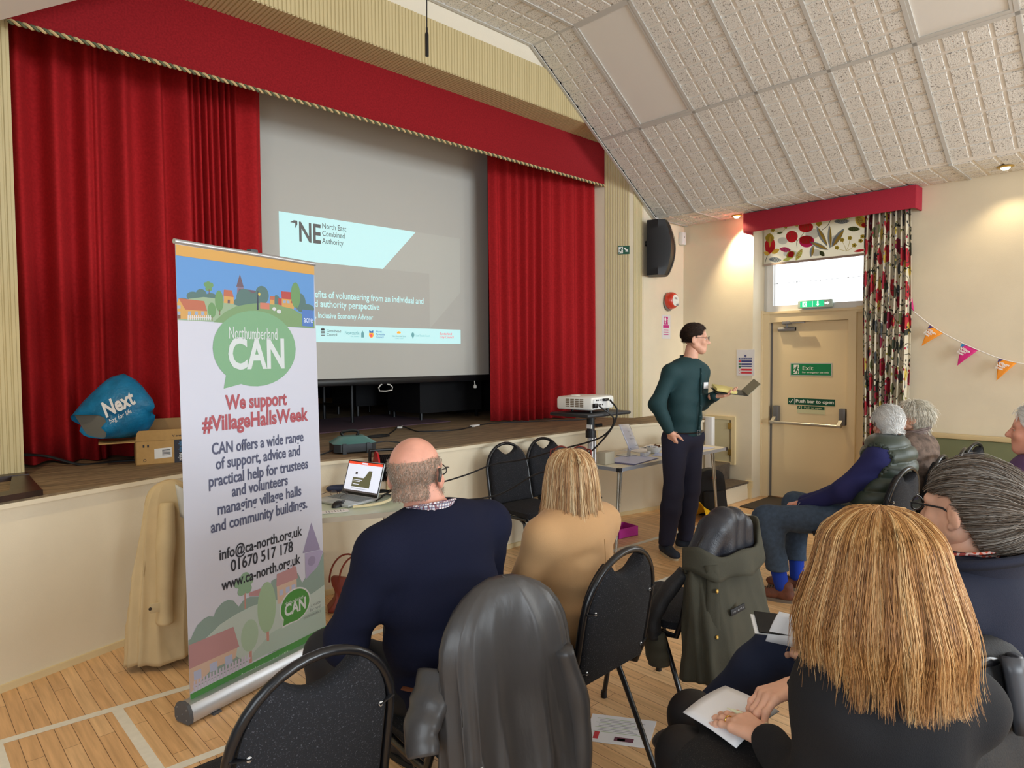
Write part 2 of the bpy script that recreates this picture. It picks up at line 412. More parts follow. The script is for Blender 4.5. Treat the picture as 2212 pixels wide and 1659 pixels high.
# right wall with the deep door and window recess
XW = 7.0
mb = MB()
mb.box(XW, 7.5, 3.468, 4.6, 0, 3.2); mb.box(XW, 7.5, -7, 2.25, 0, 3.2); mb.box(XW, 7.5, 2.25, 3.468, 3.02, 3.2)
struct(mb.build('wall_right', [cream]))
mb = MB()
mb.box(6.975, XW, 3.462, 3.52, 0, 0.12); mb.box(6.985, XW, 3.52, 4.345, 0, 0.10); mb.box(6.965, XW, 3.45, 3.53, 0.12, 0.20)
mb.box(6.98, XW, -7, 1.9, 0, 0.12)
struct(mb.build('baseboard_right', [cream2]))
# door set
XD = 7.28
doorm = mat('door_paint', (234, 214, 174), 0.45)
mb = MB()
mb.box(XD-0.06, XD+0.06, 3.385, 3.47, 0, 2.075); mb.box(XD-0.06, XD+0.06, 2.47, 2.55, 0, 2.075)
mb.box(XD-0.055, XD+0.06, 2.55, 3.385, 1.965, 2.075); mb.box(XD-0.085, XD+0.02, 3.455, 3.49, 0, 2.1); mb.box(XD-0.02, XD+0.06, 2.25, 2.47, 0, 2.075)
mb.box(XD-0.06, XD, 2.27, 2.47, 2.04, 2.1); mb.box(XD-0.07, XD+0.05, 2.25, 3.47, 2.06, 2.085)
fr = struct(mb.build('door_1', [doorm]))
mb = MB(); mb.box(XD-0.015, XD+0.03, 2.553, 3.37, 0.012, 1.962); mb.box(XD+0.03, XD+0.05, 2.5, 3.42, 0.0, 2.05); leaf = mb.build('door_leaf', [doorm], fr)
steel = mat('satin_steel', (150, 150, 152), 0.5, 0.6)
greym = mat('grey_metal', (122, 122, 124), 0.4, 0.5)
mb = MB(); mb.box(XD-0.05, XD-0.015, 2.55, 3.39, 0.0, 0.012, 0); mb.build('threshold', [mat('threshold_wood', (120, 84, 50), 0.5)], fr)
mb = MB(); mb.box(XD-0.02, XD-0.012, 3.362, 3.385, 0.012, 1.957, 0); mb.build('edge_strip', [greym], fr)
# panic bar
pb = None
mb = MB()
for y in (3.30, 2.595): mb.box(XD-0.075, XD-0.015, y-0.032, y+0.032, 0.865, 1.04, 0, 0.008)
pb = mb.build('panic_bar', [greym], fr)
mb = MB()
mb.tube([(XD-0.12, 3.345, 0.858), (XD-0.12, 2.625, 0.858)], 0.017, 12)
for y, s_ in ((3.31, 1), (2.605, -1)): mb.prism([(XD-0.06, 0.93), (XD-0.06, 0.87), (XD-0.105, 0.84), (XD-0.14, 0.845), (XD-0.14, 0.87)], y-0.018, y+0.018, 0, Matrix(((1, 0, 0, 0), (0, 0, 1, 0), (0, 1, 0, 0), (0, 0, 0, 1))))
mb.build('push_bar', [mat('bright_steel', (200, 196, 184), 0.3, 0.8)], pb)
# door closer
mb = MB(); mb.tube([(XD-0.045, 3.285, 1.885), (XD-0.045, 3.10, 1.885)], 0.024, 14); mb.box(XD-0.05, XD-0.015, 3.10, 3.28, 1.865, 1.905)
dc = mb.build('door_closer', [steel], fr)
mb = MB(); mb.box(XD-0.10, XD-0.07, 2.98, 3.225, 1.945, 1.958); mb.box(XD-0.075, XD-0.015, 3.15, 3.235, 1.94, 1.97); mb.tube([(XD-0.05, 3.19, 1.90), (XD-0.06, 3.19, 1.95)], 0.012, 10)
mb.build('closer_arm', [steel], dc)
# window over the door
upvc = mat('white_plastic', (232, 232, 230), 0.35)
mb = MB()
for a in ((3.36, 3.43), (2.25, 2.30)): mb.box(XD-0.03, XD+0.04, a[0], a[1], 2.085, 3.02)
mb.box(XD-0.03, XD+0.04, 2.3, 3.36, 2.085, 2.15); mb.box(XD-0.03, XD+0.04, 2.3, 3.36, 2.95, 3.02)
mb.box(XD-0.01, XD+0.03, 3.43, 3.468, 2.085, 3.02)
w1 = struct(mb.build('window_1', [upvc]))
mb = MB(); mb.box(XD+0.003, XD+0.009, 2.30, 3.36, 2.15, 2.95); mb.build('pane', [mat('window_glass', (255, 255, 255), 0.0, trans=1.0, ior=1.02, spec=0.2)], w1)
mb = MB(); mb.box(XD+0.01, XD+0.012, 2.30, 3.36, 2.398, 2.402)
for y in (3.33, 3.11, 2.86, 2.58): mb.box(XD+0.008, XD+0.013, y-0.006, y+0.006, 2.394, 2.406)
mb.build('glazing_bar', [mat('lead_strip', (176, 182, 188), 0.5)], w1)

# back of the stage
mb = MB(); mb.box(-2.6, 9, 9.2, 9.4, 0.9, 4.6); mb.box(-2.7, -2.6, 4.9, 9.3, 0, 4.6)
struct(mb.build('wall_stage_back', [mat('stage_back_paint', (196, 160, 100), 0.8)]))
mb = MB(); mb.box(-2.7, 6.6, 4.75, 9.4, 4.55, 4.65)
struct(mb.build('ceiling_stage', [mat('stage_ceiling', (60, 58, 56), 0.9)]))

# ================================================================== stage dressing
velvet = mat('red_velvet', (170, 34, 38), 0.9, var=0.12, vscale=60, bump=0.15, bscale=500, spec=0.15)
pelred = mat('red_pelmet_cloth', (138, 28, 34), 0.9, spec=0.15, var=0.15, vscale=90, bump=0.2, bscale=400)
def curtain(name, label, P0, P1, ridges, z0, z1, m, base=0.0, n=420, nz=14, cat='curtain', sway=0.012, group=None, kick=0.0):
    P0 = np.array(P0); P1 = np.array(P1); d = P1-P0; L = np.hypot(*d); d = d/L; nr = np.array([d[1], -d[0]])
    s = np.linspace(0, L, n); off = np.zeros(n)
    for c, a, w1, w2 in ridges:
        x = s-c; w = np.where(x < 0, w1, w2); off += a*np.exp(-(x/w)**2)
    P = np.zeros((n, nz, 3))
    for j in range(nz):
        t = j/(nz-1); z = z0+(z1-z0)*t
        o = off*(0.72+0.4*(1-t))+sway*np.sin(s*9+3*t)*(1-t)
        if j == 0: o = o+0.0
        sh = sway*np.sin(s*5+1.3+2*t)*(1-t)*0.8
        P[:, j, 0] = P0[0]+d[0]*(s+sh)+nr[0]*(o+base); P[:, j, 1] = P0[1]+d[1]*(s+sh)+nr[1]*(o+base)
        P[:, j, 2] = z + (0.006*np.sin(s*11) if j == 0 else 0)
    mb = MB(); mb.grid(P); o = mb.build(name, [m], solid=0.006, ang=180)
    return tag(o, label, cat, group)
rl = [(0.09, 0.17, 0.05, 0.045), (0.285, 0.17, 0.055, 0.05), (0.46, 0.15, 0.05, 0.04), (0.515, 0.10, 0.02, 0.02), (0.67, 0.17, 0.06, 0.04), (0.885, 0.17, 0.08, 0.025), (1.06, 0.16, 0.09, 0.025)]
rl += [(1.115+0.043*k, 0.06+0.02*((k*7) % 3), 0.014, 0.012) for k in range(8)]+[(1.56, 0.07, 0.07, 0.03)]
curtain('stage_curtain', 'left red velvet stage curtain drawn open beside the banner', (0.60, 5.27), (2.20, 5.10), rl, S+0.012, 3.95, velvet, sway=0.02, base=-0.03)
rr_ = []
pxs = [0.0, 0.13, 0.26, 0.36, 0.46, 0.55, 0.63, 0.76, 0.90, 1.05, 1.18, 1.30]
for i in range(len(pxs)-1):
    a, b = pxs[i], pxs[i+1]; rr_.append((a+(b-a)*0.55, 0.075+0.02*(i % 2), (b-a)*0.42, (b-a)*0.26))
curtain('stage_curtain', 'right red velvet stage curtain drawn open behind the projector', (4.62, 5.19), (5.92, 4.74), rr_, S+0.008, 3.95, velvet)

t = thing('stage_pelmet', 'long red pelmet with rope trim across the top of the stage', 'pelmet', (3.2, 4.61, 3.46))
mb = MB(); mb.box(0.575, 5.83, 4.61, 4.63, 3.475, 3.925, 0, 0.006); mb.build('cloth_board', [pelred], t)
mb = MB()
for ph in (0, PI):
    pts = [(0.575+5.25*i/640, 4.606+0.0075*math.cos(2*PI*i/7.3+ph), 3.468+0.0075*math.sin(2*PI*i/7.3+ph)) for i in range(641)]
    mb.tube(pts, 0.0085, 6, 0 if ph == 0 else 1)
mb.build('rope_trim', [mat('gold_cord', (206, 180, 130), 0.7), mat('green_cord', (92, 96, 70), 0.7)], t)

# projection screen with its glowing slide
YS = 5.45
t = thing('projection_screen', 'large pull-down projection screen showing a presentation title slide', 'screen', (3.3, YS, 1.36))
mb = MB(); mb.box(1.72, 4.855, YS, YS+0.008, 1.41, 4.2, 0)
mb.build('screen_fabric', [mat('matt_screen', (196, 194, 186), 0.9)], t)
blk = mat('black_border', (8, 8, 9), 0.5)
for x_ in (4.855, 1.703): mb = MB(); mb.box(x_, x_+0.017, YS-0.002, YS+0.01, 1.41, 4.2); mb.build('border', [blk], t)
mb = MB(); mb.box(1.66, 4.93, YS-0.03, YS+0.04, 1.345, 1.412, 0, 0.012); bar = mb.build('bottom_bar', [mat('black_bar', (20, 20, 22), 0.3)], t)
wire = mat('white_wire', (215, 213, 205), 0.4)
mb = MB(); mb.tube([(3.46, YS-0.03, 1.345), (3.44, YS-0.035, 1.34), (3.42, YS-0.035, 1.315), (3.43, YS-0.035, 1.285), (3.50, YS-0.035, 1.28), (3.57, YS-0.035, 1.287), (3.575, YS-0.035, 1.318), (3.55, YS-0.035, 1.34), (3.52, YS-0.03, 1.345)], 0.006, 8)
mb.build('pull_handle', [wire], bar)
mb = MB(); mb.tube([(4.62, YS-0.03, 1.345), (4.62, YS-0.035, 1.30)], 0.006, 8); mb.lathe([(0, 0), (0.018, 0.008), (0.02, 0.03), (0.008, 0.045)], 14, 0, Matrix.Translation((4.62, YS-0.035, 1.262)))
mb.build('pull_toggle', [wire], bar)
# slide: projector light put into flat glowing pieces laid on the fabric
cy = mat('slide_glow_white', (196, 196, 190), 0.9, emit=(150, 236, 242), estr=0.62)
pale = mat('slide_glow_pale_grey', (196, 194, 186), 0.9, emit=(190, 205, 190), estr=0.07)
ink = mat('slide_ink', (120, 120, 118), 0.9)  # unlit lettering put in as a darker base colour
blue_i = mat('slide_glow_blue', (60, 110, 170), 0.9, emit=(60, 130, 190), estr=0.3); red_i = mat('slide_glow_red', (235, 100, 110), 0.9, emit=(240, 90, 100), estr=0.4); org_i = mat('slide_glow_orange', (240, 170, 70), 0.9, emit=(250, 170, 50), estr=0.5); teal_i = mat('slide_glow_teal', (120, 170, 175), 0.9, emit=(100, 160, 165), estr=0.3)
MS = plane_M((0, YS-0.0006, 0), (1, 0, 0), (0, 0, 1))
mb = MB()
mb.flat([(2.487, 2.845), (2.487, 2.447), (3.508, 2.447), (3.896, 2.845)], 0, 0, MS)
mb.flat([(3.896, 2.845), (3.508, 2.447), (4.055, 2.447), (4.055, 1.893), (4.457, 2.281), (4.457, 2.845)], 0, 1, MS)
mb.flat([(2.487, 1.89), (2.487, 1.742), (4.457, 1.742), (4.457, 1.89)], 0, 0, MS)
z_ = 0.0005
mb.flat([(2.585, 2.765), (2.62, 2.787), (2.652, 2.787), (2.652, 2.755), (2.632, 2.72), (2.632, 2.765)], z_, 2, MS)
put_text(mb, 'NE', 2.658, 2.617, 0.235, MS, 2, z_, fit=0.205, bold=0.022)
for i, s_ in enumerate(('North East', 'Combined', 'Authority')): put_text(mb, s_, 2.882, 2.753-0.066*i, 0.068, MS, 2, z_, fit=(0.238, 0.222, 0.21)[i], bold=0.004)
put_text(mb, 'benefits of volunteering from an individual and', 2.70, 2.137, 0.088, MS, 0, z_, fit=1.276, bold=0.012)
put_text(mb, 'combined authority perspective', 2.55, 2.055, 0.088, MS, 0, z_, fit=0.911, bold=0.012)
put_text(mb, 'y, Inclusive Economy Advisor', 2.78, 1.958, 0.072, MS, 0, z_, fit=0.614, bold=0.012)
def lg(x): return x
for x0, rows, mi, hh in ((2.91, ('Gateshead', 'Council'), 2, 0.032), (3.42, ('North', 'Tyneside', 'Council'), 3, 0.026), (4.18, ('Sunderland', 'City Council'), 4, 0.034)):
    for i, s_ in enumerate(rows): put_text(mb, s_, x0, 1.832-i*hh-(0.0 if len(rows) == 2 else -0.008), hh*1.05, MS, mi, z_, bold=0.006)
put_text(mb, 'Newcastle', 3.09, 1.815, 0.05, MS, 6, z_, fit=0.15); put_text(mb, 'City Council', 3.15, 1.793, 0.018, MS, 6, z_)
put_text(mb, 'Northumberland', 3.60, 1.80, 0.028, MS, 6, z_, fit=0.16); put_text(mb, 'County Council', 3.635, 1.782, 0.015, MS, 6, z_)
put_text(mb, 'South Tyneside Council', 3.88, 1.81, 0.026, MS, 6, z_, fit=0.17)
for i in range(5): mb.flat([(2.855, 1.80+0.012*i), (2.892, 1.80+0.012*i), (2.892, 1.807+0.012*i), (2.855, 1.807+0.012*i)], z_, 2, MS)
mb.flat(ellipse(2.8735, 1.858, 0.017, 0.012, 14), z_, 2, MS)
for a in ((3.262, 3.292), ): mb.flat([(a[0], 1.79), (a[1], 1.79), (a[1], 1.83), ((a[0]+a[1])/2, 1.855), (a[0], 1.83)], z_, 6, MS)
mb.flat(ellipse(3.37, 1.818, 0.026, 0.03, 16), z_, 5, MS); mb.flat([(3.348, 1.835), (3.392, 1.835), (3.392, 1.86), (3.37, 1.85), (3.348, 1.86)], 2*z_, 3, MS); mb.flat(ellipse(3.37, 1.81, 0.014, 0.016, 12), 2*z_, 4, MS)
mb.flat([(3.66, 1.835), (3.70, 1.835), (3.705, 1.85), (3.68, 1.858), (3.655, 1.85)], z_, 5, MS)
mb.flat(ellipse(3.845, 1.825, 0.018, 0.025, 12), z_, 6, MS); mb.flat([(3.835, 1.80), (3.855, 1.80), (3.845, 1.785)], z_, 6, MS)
mb.build('glowing_slide', [cy, pale, ink, blue_i, red_i, org_i, teal_i], t)

# black wings behind the screen and things standing at the back of the stage
def drape(name, label, x0, x1, y, z0, z1, m, pleat=0.09, amp=0.03, cat='curtain', group=None):
    n = int((x1-x0)/pleat*10); s = np.linspace(0, x1-x0, n); P = np.zeros((n, 6, 3))
    for j in range(6):
        P[:, j, 0] = x0+s; P[:, j, 1] = y+amp*np.sin(2*PI*s/pleat+0.4*np.sin(s*7)); P[:, j, 2] = z0+(z1-z0)*j/5
    mb = MB(); mb.grid(P); return tag(mb.build(name, [m], solid=0.005, ang=180), label, cat, group)
drape('stage_wing_drape', 'black drape hanging between the screen and the right stage curtain', 4.95, 6.2, 6.15, S+0.01, 4.5, black, 0.2, 0.03)
drape('backdrop_curtain', 'blue curtain low at the back of the stage, seen under the screen', 3.4, 5.6, 8.6, S+0.12, 2.4, mat('blue_curtain', (78, 92, 122), 0.8), 0.14, 0.04)
drape('backdrop_curtain', 'narrow blue curtain further right at the back of the stage', 6.45, 6.6, 8.6, S+0.10, 2.4, mat('blue_curtain', (78, 92, 122), 0.8), 0.1, 0.03)
drape('stage_wing_drape', 'black drape behind the screen on the left of the stage', 0.6, 2.6, 7.2, S+0.01, 4.5, black, 0.2, 0.03)
blackm = mat('black_metal', (22, 22, 24), 0.35, 0.2)
def black_table(label, x0, x1, y0, y1, zt, skirt, legs=True, rz=0, c=None):
    c = c or ((x0+x1)/2, (y0+y1)/2, S)
    t = thing('folding_table', label, 'table', c, 0, 'black tables stored on the stage')
    mb = MB(); mb.box(x0, x1, y0, y1, zt-0.04, zt, 0, 0.008); mb.build('tabletop', [blackm], t)
    if skirt: mb = MB(); mb.box(x0+0.02, x1-0.02, y0, y0+0.012, zt-skirt, zt-0.02); mb.box(x0+0.01, x0+0.02, y0, y1, zt-skirt, zt-0.02); mb.build('table_skirt', [black], t)
    for x in (x0+0.06, x1-0.06):
        for y in (y0+0.05, y1-0.05): mb = MB(); mb.tube([(x, y, S), (x, y, zt-0.04)], 0.018, 8); mb.build('leg', [blackm], t)
    for x in (x0+0.06, x1-0.06): mb = MB(); mb.box(x-0.012, x+0.012, y0+0.05, y1-0.05, S+0.16, S+0.19); mb.build('crossbar', [blackm], t)
black_table('long black skirted table under the right half of the screen', 4.15, 5.05, 5.78, 6.4, S+0.74, 0.66)
black_table('black draped table at the back, left of the gap under the screen', 3.95, 4.5, 6.75, 7.3, S+0.74, 0.62)
black_table('black folding table with a cross bar, next to the banner edge under the screen', 2.95, 3.62, 6.1, 6.8, S+0.72, 0.14)
t = thing('trolley', 'silver trolley frame at the back of the stage under the screen', 'trolley', (5.35, 8.0, S))
mb = MB(); mb.tube([(5.1, 7.9, S+0.08), (5.55, 7.9, S+0.08)], 0.025, 8); mb.tube([(5.5, 7.9, S+0.08), (5.62, 7.9, S+0.8)], 0.025, 8); mb.tube([(5.1, 7.9, S+0.08), (5.0, 7.9, S+0.8)], 0.025, 8); mb.build('frame', [steel], t)
for x in (5.12, 5.53): mb = MB(); mb.lathe([(0, -0.015), (0.04, -0.015), (0.04, 0.015), (0, 0.015)], 14, 0, Matrix.Translation((x, 7.9, S+0.04)) @ Matrix.Rotation(R(90), 4, 'X')); mb.build('wheel', [blackm], t)
mb = MB(); mb.box(2.0, 4.35, 5.5, 6.75, S, S+0.006); tag(mb.build('rug', [mat('purple_rug', (92, 70, 84), 0.95, bump=0.3, bscale=300)]), 'flat purple rug on the stage floor under the screen', 'rug')

# cables and reels on the stage
cab = mat('black_cable', (22, 22, 24), 0.5)
def cable(label, pts, r=0.005, m=None, cat='cable', name='cable', n=8, group=None):
    mb = MB(); mb.tube(smooth_path(pts, n), r, 7); return tag(mb.build(name, [m or cab]), label, cat, group)
zc = S+0.006
loop = [(3.08+0.11*math.cos(a), 4.9+0.05*math.sin(a), zc+0.004*k) for k in range(2) for a in np.linspace(0.4, 2*PI, 12)]
cable('black cable trailing across the stage boards with a coil and white tape', [(2.36, 4.40, zc), (2.7, 4.62, zc), (2.95, 4.93, zc)]+loop+[(3.2, 4.93, zc), (3.45, 5.2, zc), (3.63, 5.38, zc+0.012), (3.58, 5.1, zc), (3.56, 4.93, zc), (3.87, 4.80, zc), (4.26, 4.96, zc), (4.54, 5.0, zc), (4.9, 4.85, zc), (5.4, 4.6, zc), (5.6, 4.55, zc)], 0.006)
for p, rz, lab in (((3.62, 5.36), 0.9, 'piece of white tape on the cable bend near the middle of the stage'), ((4.2, 4.93), 0.45, 'piece of white tape on the cable nearest the right stage curtain')): mb = MB(); mb.box(-0.07, 0.07, -0.025, 0.025, 0, 0.016, 0, 0.005, Matrix.Translation((p[0], p[1], S+0.003)) @ Matrix.Rotation(rz, 4, 'Z')); tag(mb.build('cable_tape', [mat('white_tape', (225, 225, 222), 0.5)]), lab, 'tape', 'tape on the stage cable')

t = thing('extension_reel', 'teal and black flat extension reel on the stage edge above the laptop', 'extension reel', (2.47, 4.27, S), R(-17))
M = Matrix.Translation((2.47, 4.27, S)) @ Matrix.Rotation(R(-17), 4, 'Z')
mb = MB(); oc = [(-0.15, -0.08), (-0.11, -0.12), (0.11, -0.12), (0.15, -0.08), (0.15, 0.08), (0.11, 0.12), (-0.11, 0.12), (-0.15, 0.08)]
mb.prism(oc, 0.012, 0.07, 0, M)
for x in (-0.085, 0.085): mb.box(x-0.013, x+0.013, -0.13, -0.115, 0.0, 0.075, 0, 0, M)
mb.build('case', [mat('dark_plastic', (46, 50, 54), 0.5)], t)
mb = MB(); tp = [(-0.155, -0.085), (-0.115, -0.125), (0.115, -0.125), (0.155, -0.085), (0.155, 0.085), (0.115, 0.125), (-0.115, 0.125), (-0.155, 0.085)]
k = len(tp); V = [(p[0], p[1], 0.07) for p in tp]+[(p[0]*0.55, p[1]*0.55, 0.115) for p in tp]
mb.add(V, [tuple(range(k, 2*k))]+[(i, (i+1) % k, k+(i+1) % k, k+i) for i in range(k)], 0, M); mb.build('lid', [mat('teal_plastic', (80, 128, 124), 0.35)], t)
mb = MB(); mb.tube(smooth_path([(-0.06, 0.03, 0.112), (-0.07, 0.03, 0.14), (0.0, 0.03, 0.15), (0.05, 0.03, 0.14), (0.04, 0.03, 0.112)], 5), 0.01, 8, 0, M=M); mb.build('handle', [blackm], t)
cable('black lead running from the teal reel over the stage edge', [(2.6, 4.25, zc+0.03), (2.72, 4.22, zc+0.05), (2.86, 4.13, zc+0.02), (2.9, 3.97, S-0.02), (2.88, 3.93, 0.80)], 0.005)
cable('black lead lying along the stage edge left of the teal reel', [(2.35, 4.29, zc+0.02), (2.2, 4.25, zc), (2.05, 4.22, zc)], 0.005)
cable('dark cable lying along the foot of the left stage curtain', [(0.62, 5.1, S+0.09), (0.75, 5.05, S+0.07), (0.92, 4.98, zc), (1.1, 4.97, zc), (1.3, 4.9, zc)], 0.009)

# cardboard box and blue carrier bag on the stage
kraft = mat('cardboard', (186, 148, 92), 0.75, var=0.06, vscale=30); kraft_in = mat('cardboard_inside', (150, 116, 74), 0.8)
Mb = Matrix.Translation((1.165, 4.70, S)) @ Matrix.Rotation(R(-12), 4, 'Z')
t = thing('cardboard_box', 'open brown cardboard box with labels on the stage left of the banner', 'box', (1.165, 4.70, S), R(-12))
mb = MB(); W_, D_, H_ = 0.42, 0.27, 0.155; th = 0.005
mb.box(0, W_, 0, th, 0, H_, 0, 0, Mb); mb.box(0, W_, D_-th, D_, 0, H_, 0, 0, Mb); mb.box(0, th, 0, D_, 0, H_, 0, 0, Mb); mb.box(W_-th, W_, 0, D_, 0, H_, 0, 0, Mb); mb.box(0, W_, 0, D_, 0, th, 0, 0, Mb)
mb.build('carton', [kraft], t)
Mfl = Mb @ Matrix.Translation((0, 0, H_)) @ Matrix.Rotation(R(8), 4, 'X')
mb = MB(); fl = [(0.0, 0), (W_, 0), (W_, 0.068), (0.02, 0.068), (0.006, 0.05)]
mb.prism(fl, -0.003, 0.003, 0, Mfl @ Matrix.Rotation(R(90), 4, 'X')); mb.build('flap', [kraft], t)
mb = MB(); mb.box(-0.20, 0.0, 0.0, D_, H_-0.006, H_-0.001, 0, 0, Mb); mb.build('flap', [kraft], t)
mb = MB(); mb.box(0.0, W_, D_-0.005, D_, H_, H_+0.12, 0, 0, Mb); mb.build('flap', [kraft_in], t)
Mp = Mb @ plane_M((0, -0.0008, 0), (1, 0, 0), (0, 0, 1))
mb = MB(); mb.flat([(0.105, 0.035), (0.205, 0.04), (0.205, 0.105), (0.105, 0.10)], 0, 0, Mp); mb.flat([(0.31, 0.065), (0.40, 0.065), (0.40, 0.15), (0.31, 0.15)], 0, 0, Mp)
mb.flat([(0.22, 0.0), (0.295, 0.0), (0.295, 0.155), (0.22, 0.15)], 0, 1, Mp)
for i in range(5): mb.flat([(0.15, 0.055+0.008*i), (0.198, 0.055+0.008*i), (0.198, 0.059+0.008*i), (0.15, 0.059+0.008*i)], 0.0004, 1, Mp)
put_text(mb, 'prime', 0, 0, 0.05, Mp @ Matrix.Translation((0.272, 0.012, 0.0004)) @ Matrix.Rotation(R(90), 4, 'Z'), 2, 0, fit=0.05, bold=0.01)
put_text(mb, 'prime video', 0, 0, 0.03, Mp @ Matrix.Translation((0.265, 0.07, 0.0004)) @ Matrix.Rotation(R(90), 4, 'Z'), 3, 0, fit=0.07, bold=0.01)
for x, z in ((0.045, 0.125), (0.07, 0.125)):
    mb.flat([(x-0.005, z-0.012), (x+0.005, z-0.012), (x+0.005, z+0.004), (x-0.005, z+0.004)], 0.0004, 1, Mp)
mb.flat(ellipse(0.05, 0.03, 0.009, 0.01, 14), 0.0004, 1, Mp); mb.flat(ellipse(0.05, 0.03, 0.006, 0.007, 14), 0.0007, 4, Mp)
put_text(mb, 'V ergotron', 0, 0, 0.018, Mfl @ plane_M((0.21, -0.0045, 0.02), (1, 0, 0), (0, 0, 1)), 1, 0, fit=0.10, bold=0.02)
mb.build('labels', [mat('label_paper', (226, 226, 224), 0.6), mat('dark_print', (48, 48, 56), 0.5), mat('white_print', (232, 232, 232), 0.5), mat('blue_print', (80, 140, 190), 0.5), kraft], t)

# blue carrier bag slumped over the open box, its mouth to the left
t = thing('carrier_bag', 'crumpled blue shopping bag with white lettering lying over the cardboard box', 'bag', (1.02, 4.86, S+0.2))
bagb = mat('blue_woven_bag', (20, 122, 172), 0.35, var=0.25, vscale=9, bump=0.35, bscale=60); bag_in = mat('grey_bag_inside', (146, 146, 138), 0.6)
def bp(x, y, dd=0.0): return (1.165+(x-255)*0.0033, 4.86+(x-255)*0.0004+dd, S+0.165+(955-y)*0.0036)
A_ = [bp(150, 910, -0.02), bp(152, 932, -0.05), bp(172, 954, -0.04), bp(236, 948, -0.05), bp(252, 906, -0.10), bp(236, 893, -0.06), bp(192, 902, 0.03), bp(165, 903, 0.06)]
rings = []
for v in np.linspace(0, 1, 11):
    row = []
    for k in range(20):
        a = 2*PI*k/20
        x0 = 150+ (70*v if v < 1 else 70); cx = 190+95*v; top = 905-62*math.sin(min(1, v/0.75)*PI/2)**1.2+(40*max(0, v-0.75)/0.25)**1; bot = 953-10*v+2*math.sin(5*v)
        cyy = (top+bot)/2; ry = (bot-top)/2; rx_ = (38+10*math.sin(PI*v)) * (1 if v < 0.9 else 1-(v-0.9)*6)
        xx = cx+rx_*math.cos(a)*(0.35+0.65*abs(math.sin(a))**0.3)*0.6+rx_*0.5*math.sin(a)*(-0.5) ; yy = cyy-ry*(math.sin(a)+0.12*math.sin(3*a+v*4)); row.append(bp(xx+5*math.sin(7*v+2*a), yy, -0.14*math.cos(a)*(1 if v < 0.95 else 0.6)))
    rings.append(row)
mb = MB(); mb.grid(np.array(rings), cv=True); k_ = len(rings)*20
mb.add(rings[-1], [tuple(range(20))]); bagsh = mb.build('bag_shell', [bagb], t, solid=0.003, ang=180)
mb = MB(); mb.add([tuple(Vector(q).lerp(Vector(rings[1][i]), 0.6)) for i, q in enumerate(rings[0])], [tuple(range(19, -1, -1))]); mb.build('bag_lining', [bag_in], bagsh)
Mg = plane_M(bp(205, 912, -0.155), (0.86, 0.08, 0.40), (-0.42, 0.25, 0.87)); mb = MB(); put_text(mb, 'Next', 0, 0, 0.13, Mg, 0, 0.006, fit=0.20, bold=0.03, shear=0.3); put_text(mb, 'bag for life', 0.0, -0.045, 0.04, Mg, 0, 0.012, fit=0.14, shear=0.3)
mb.build('print', [mat('white_print', (232, 232, 232), 0.5)], bagsh)

# banner


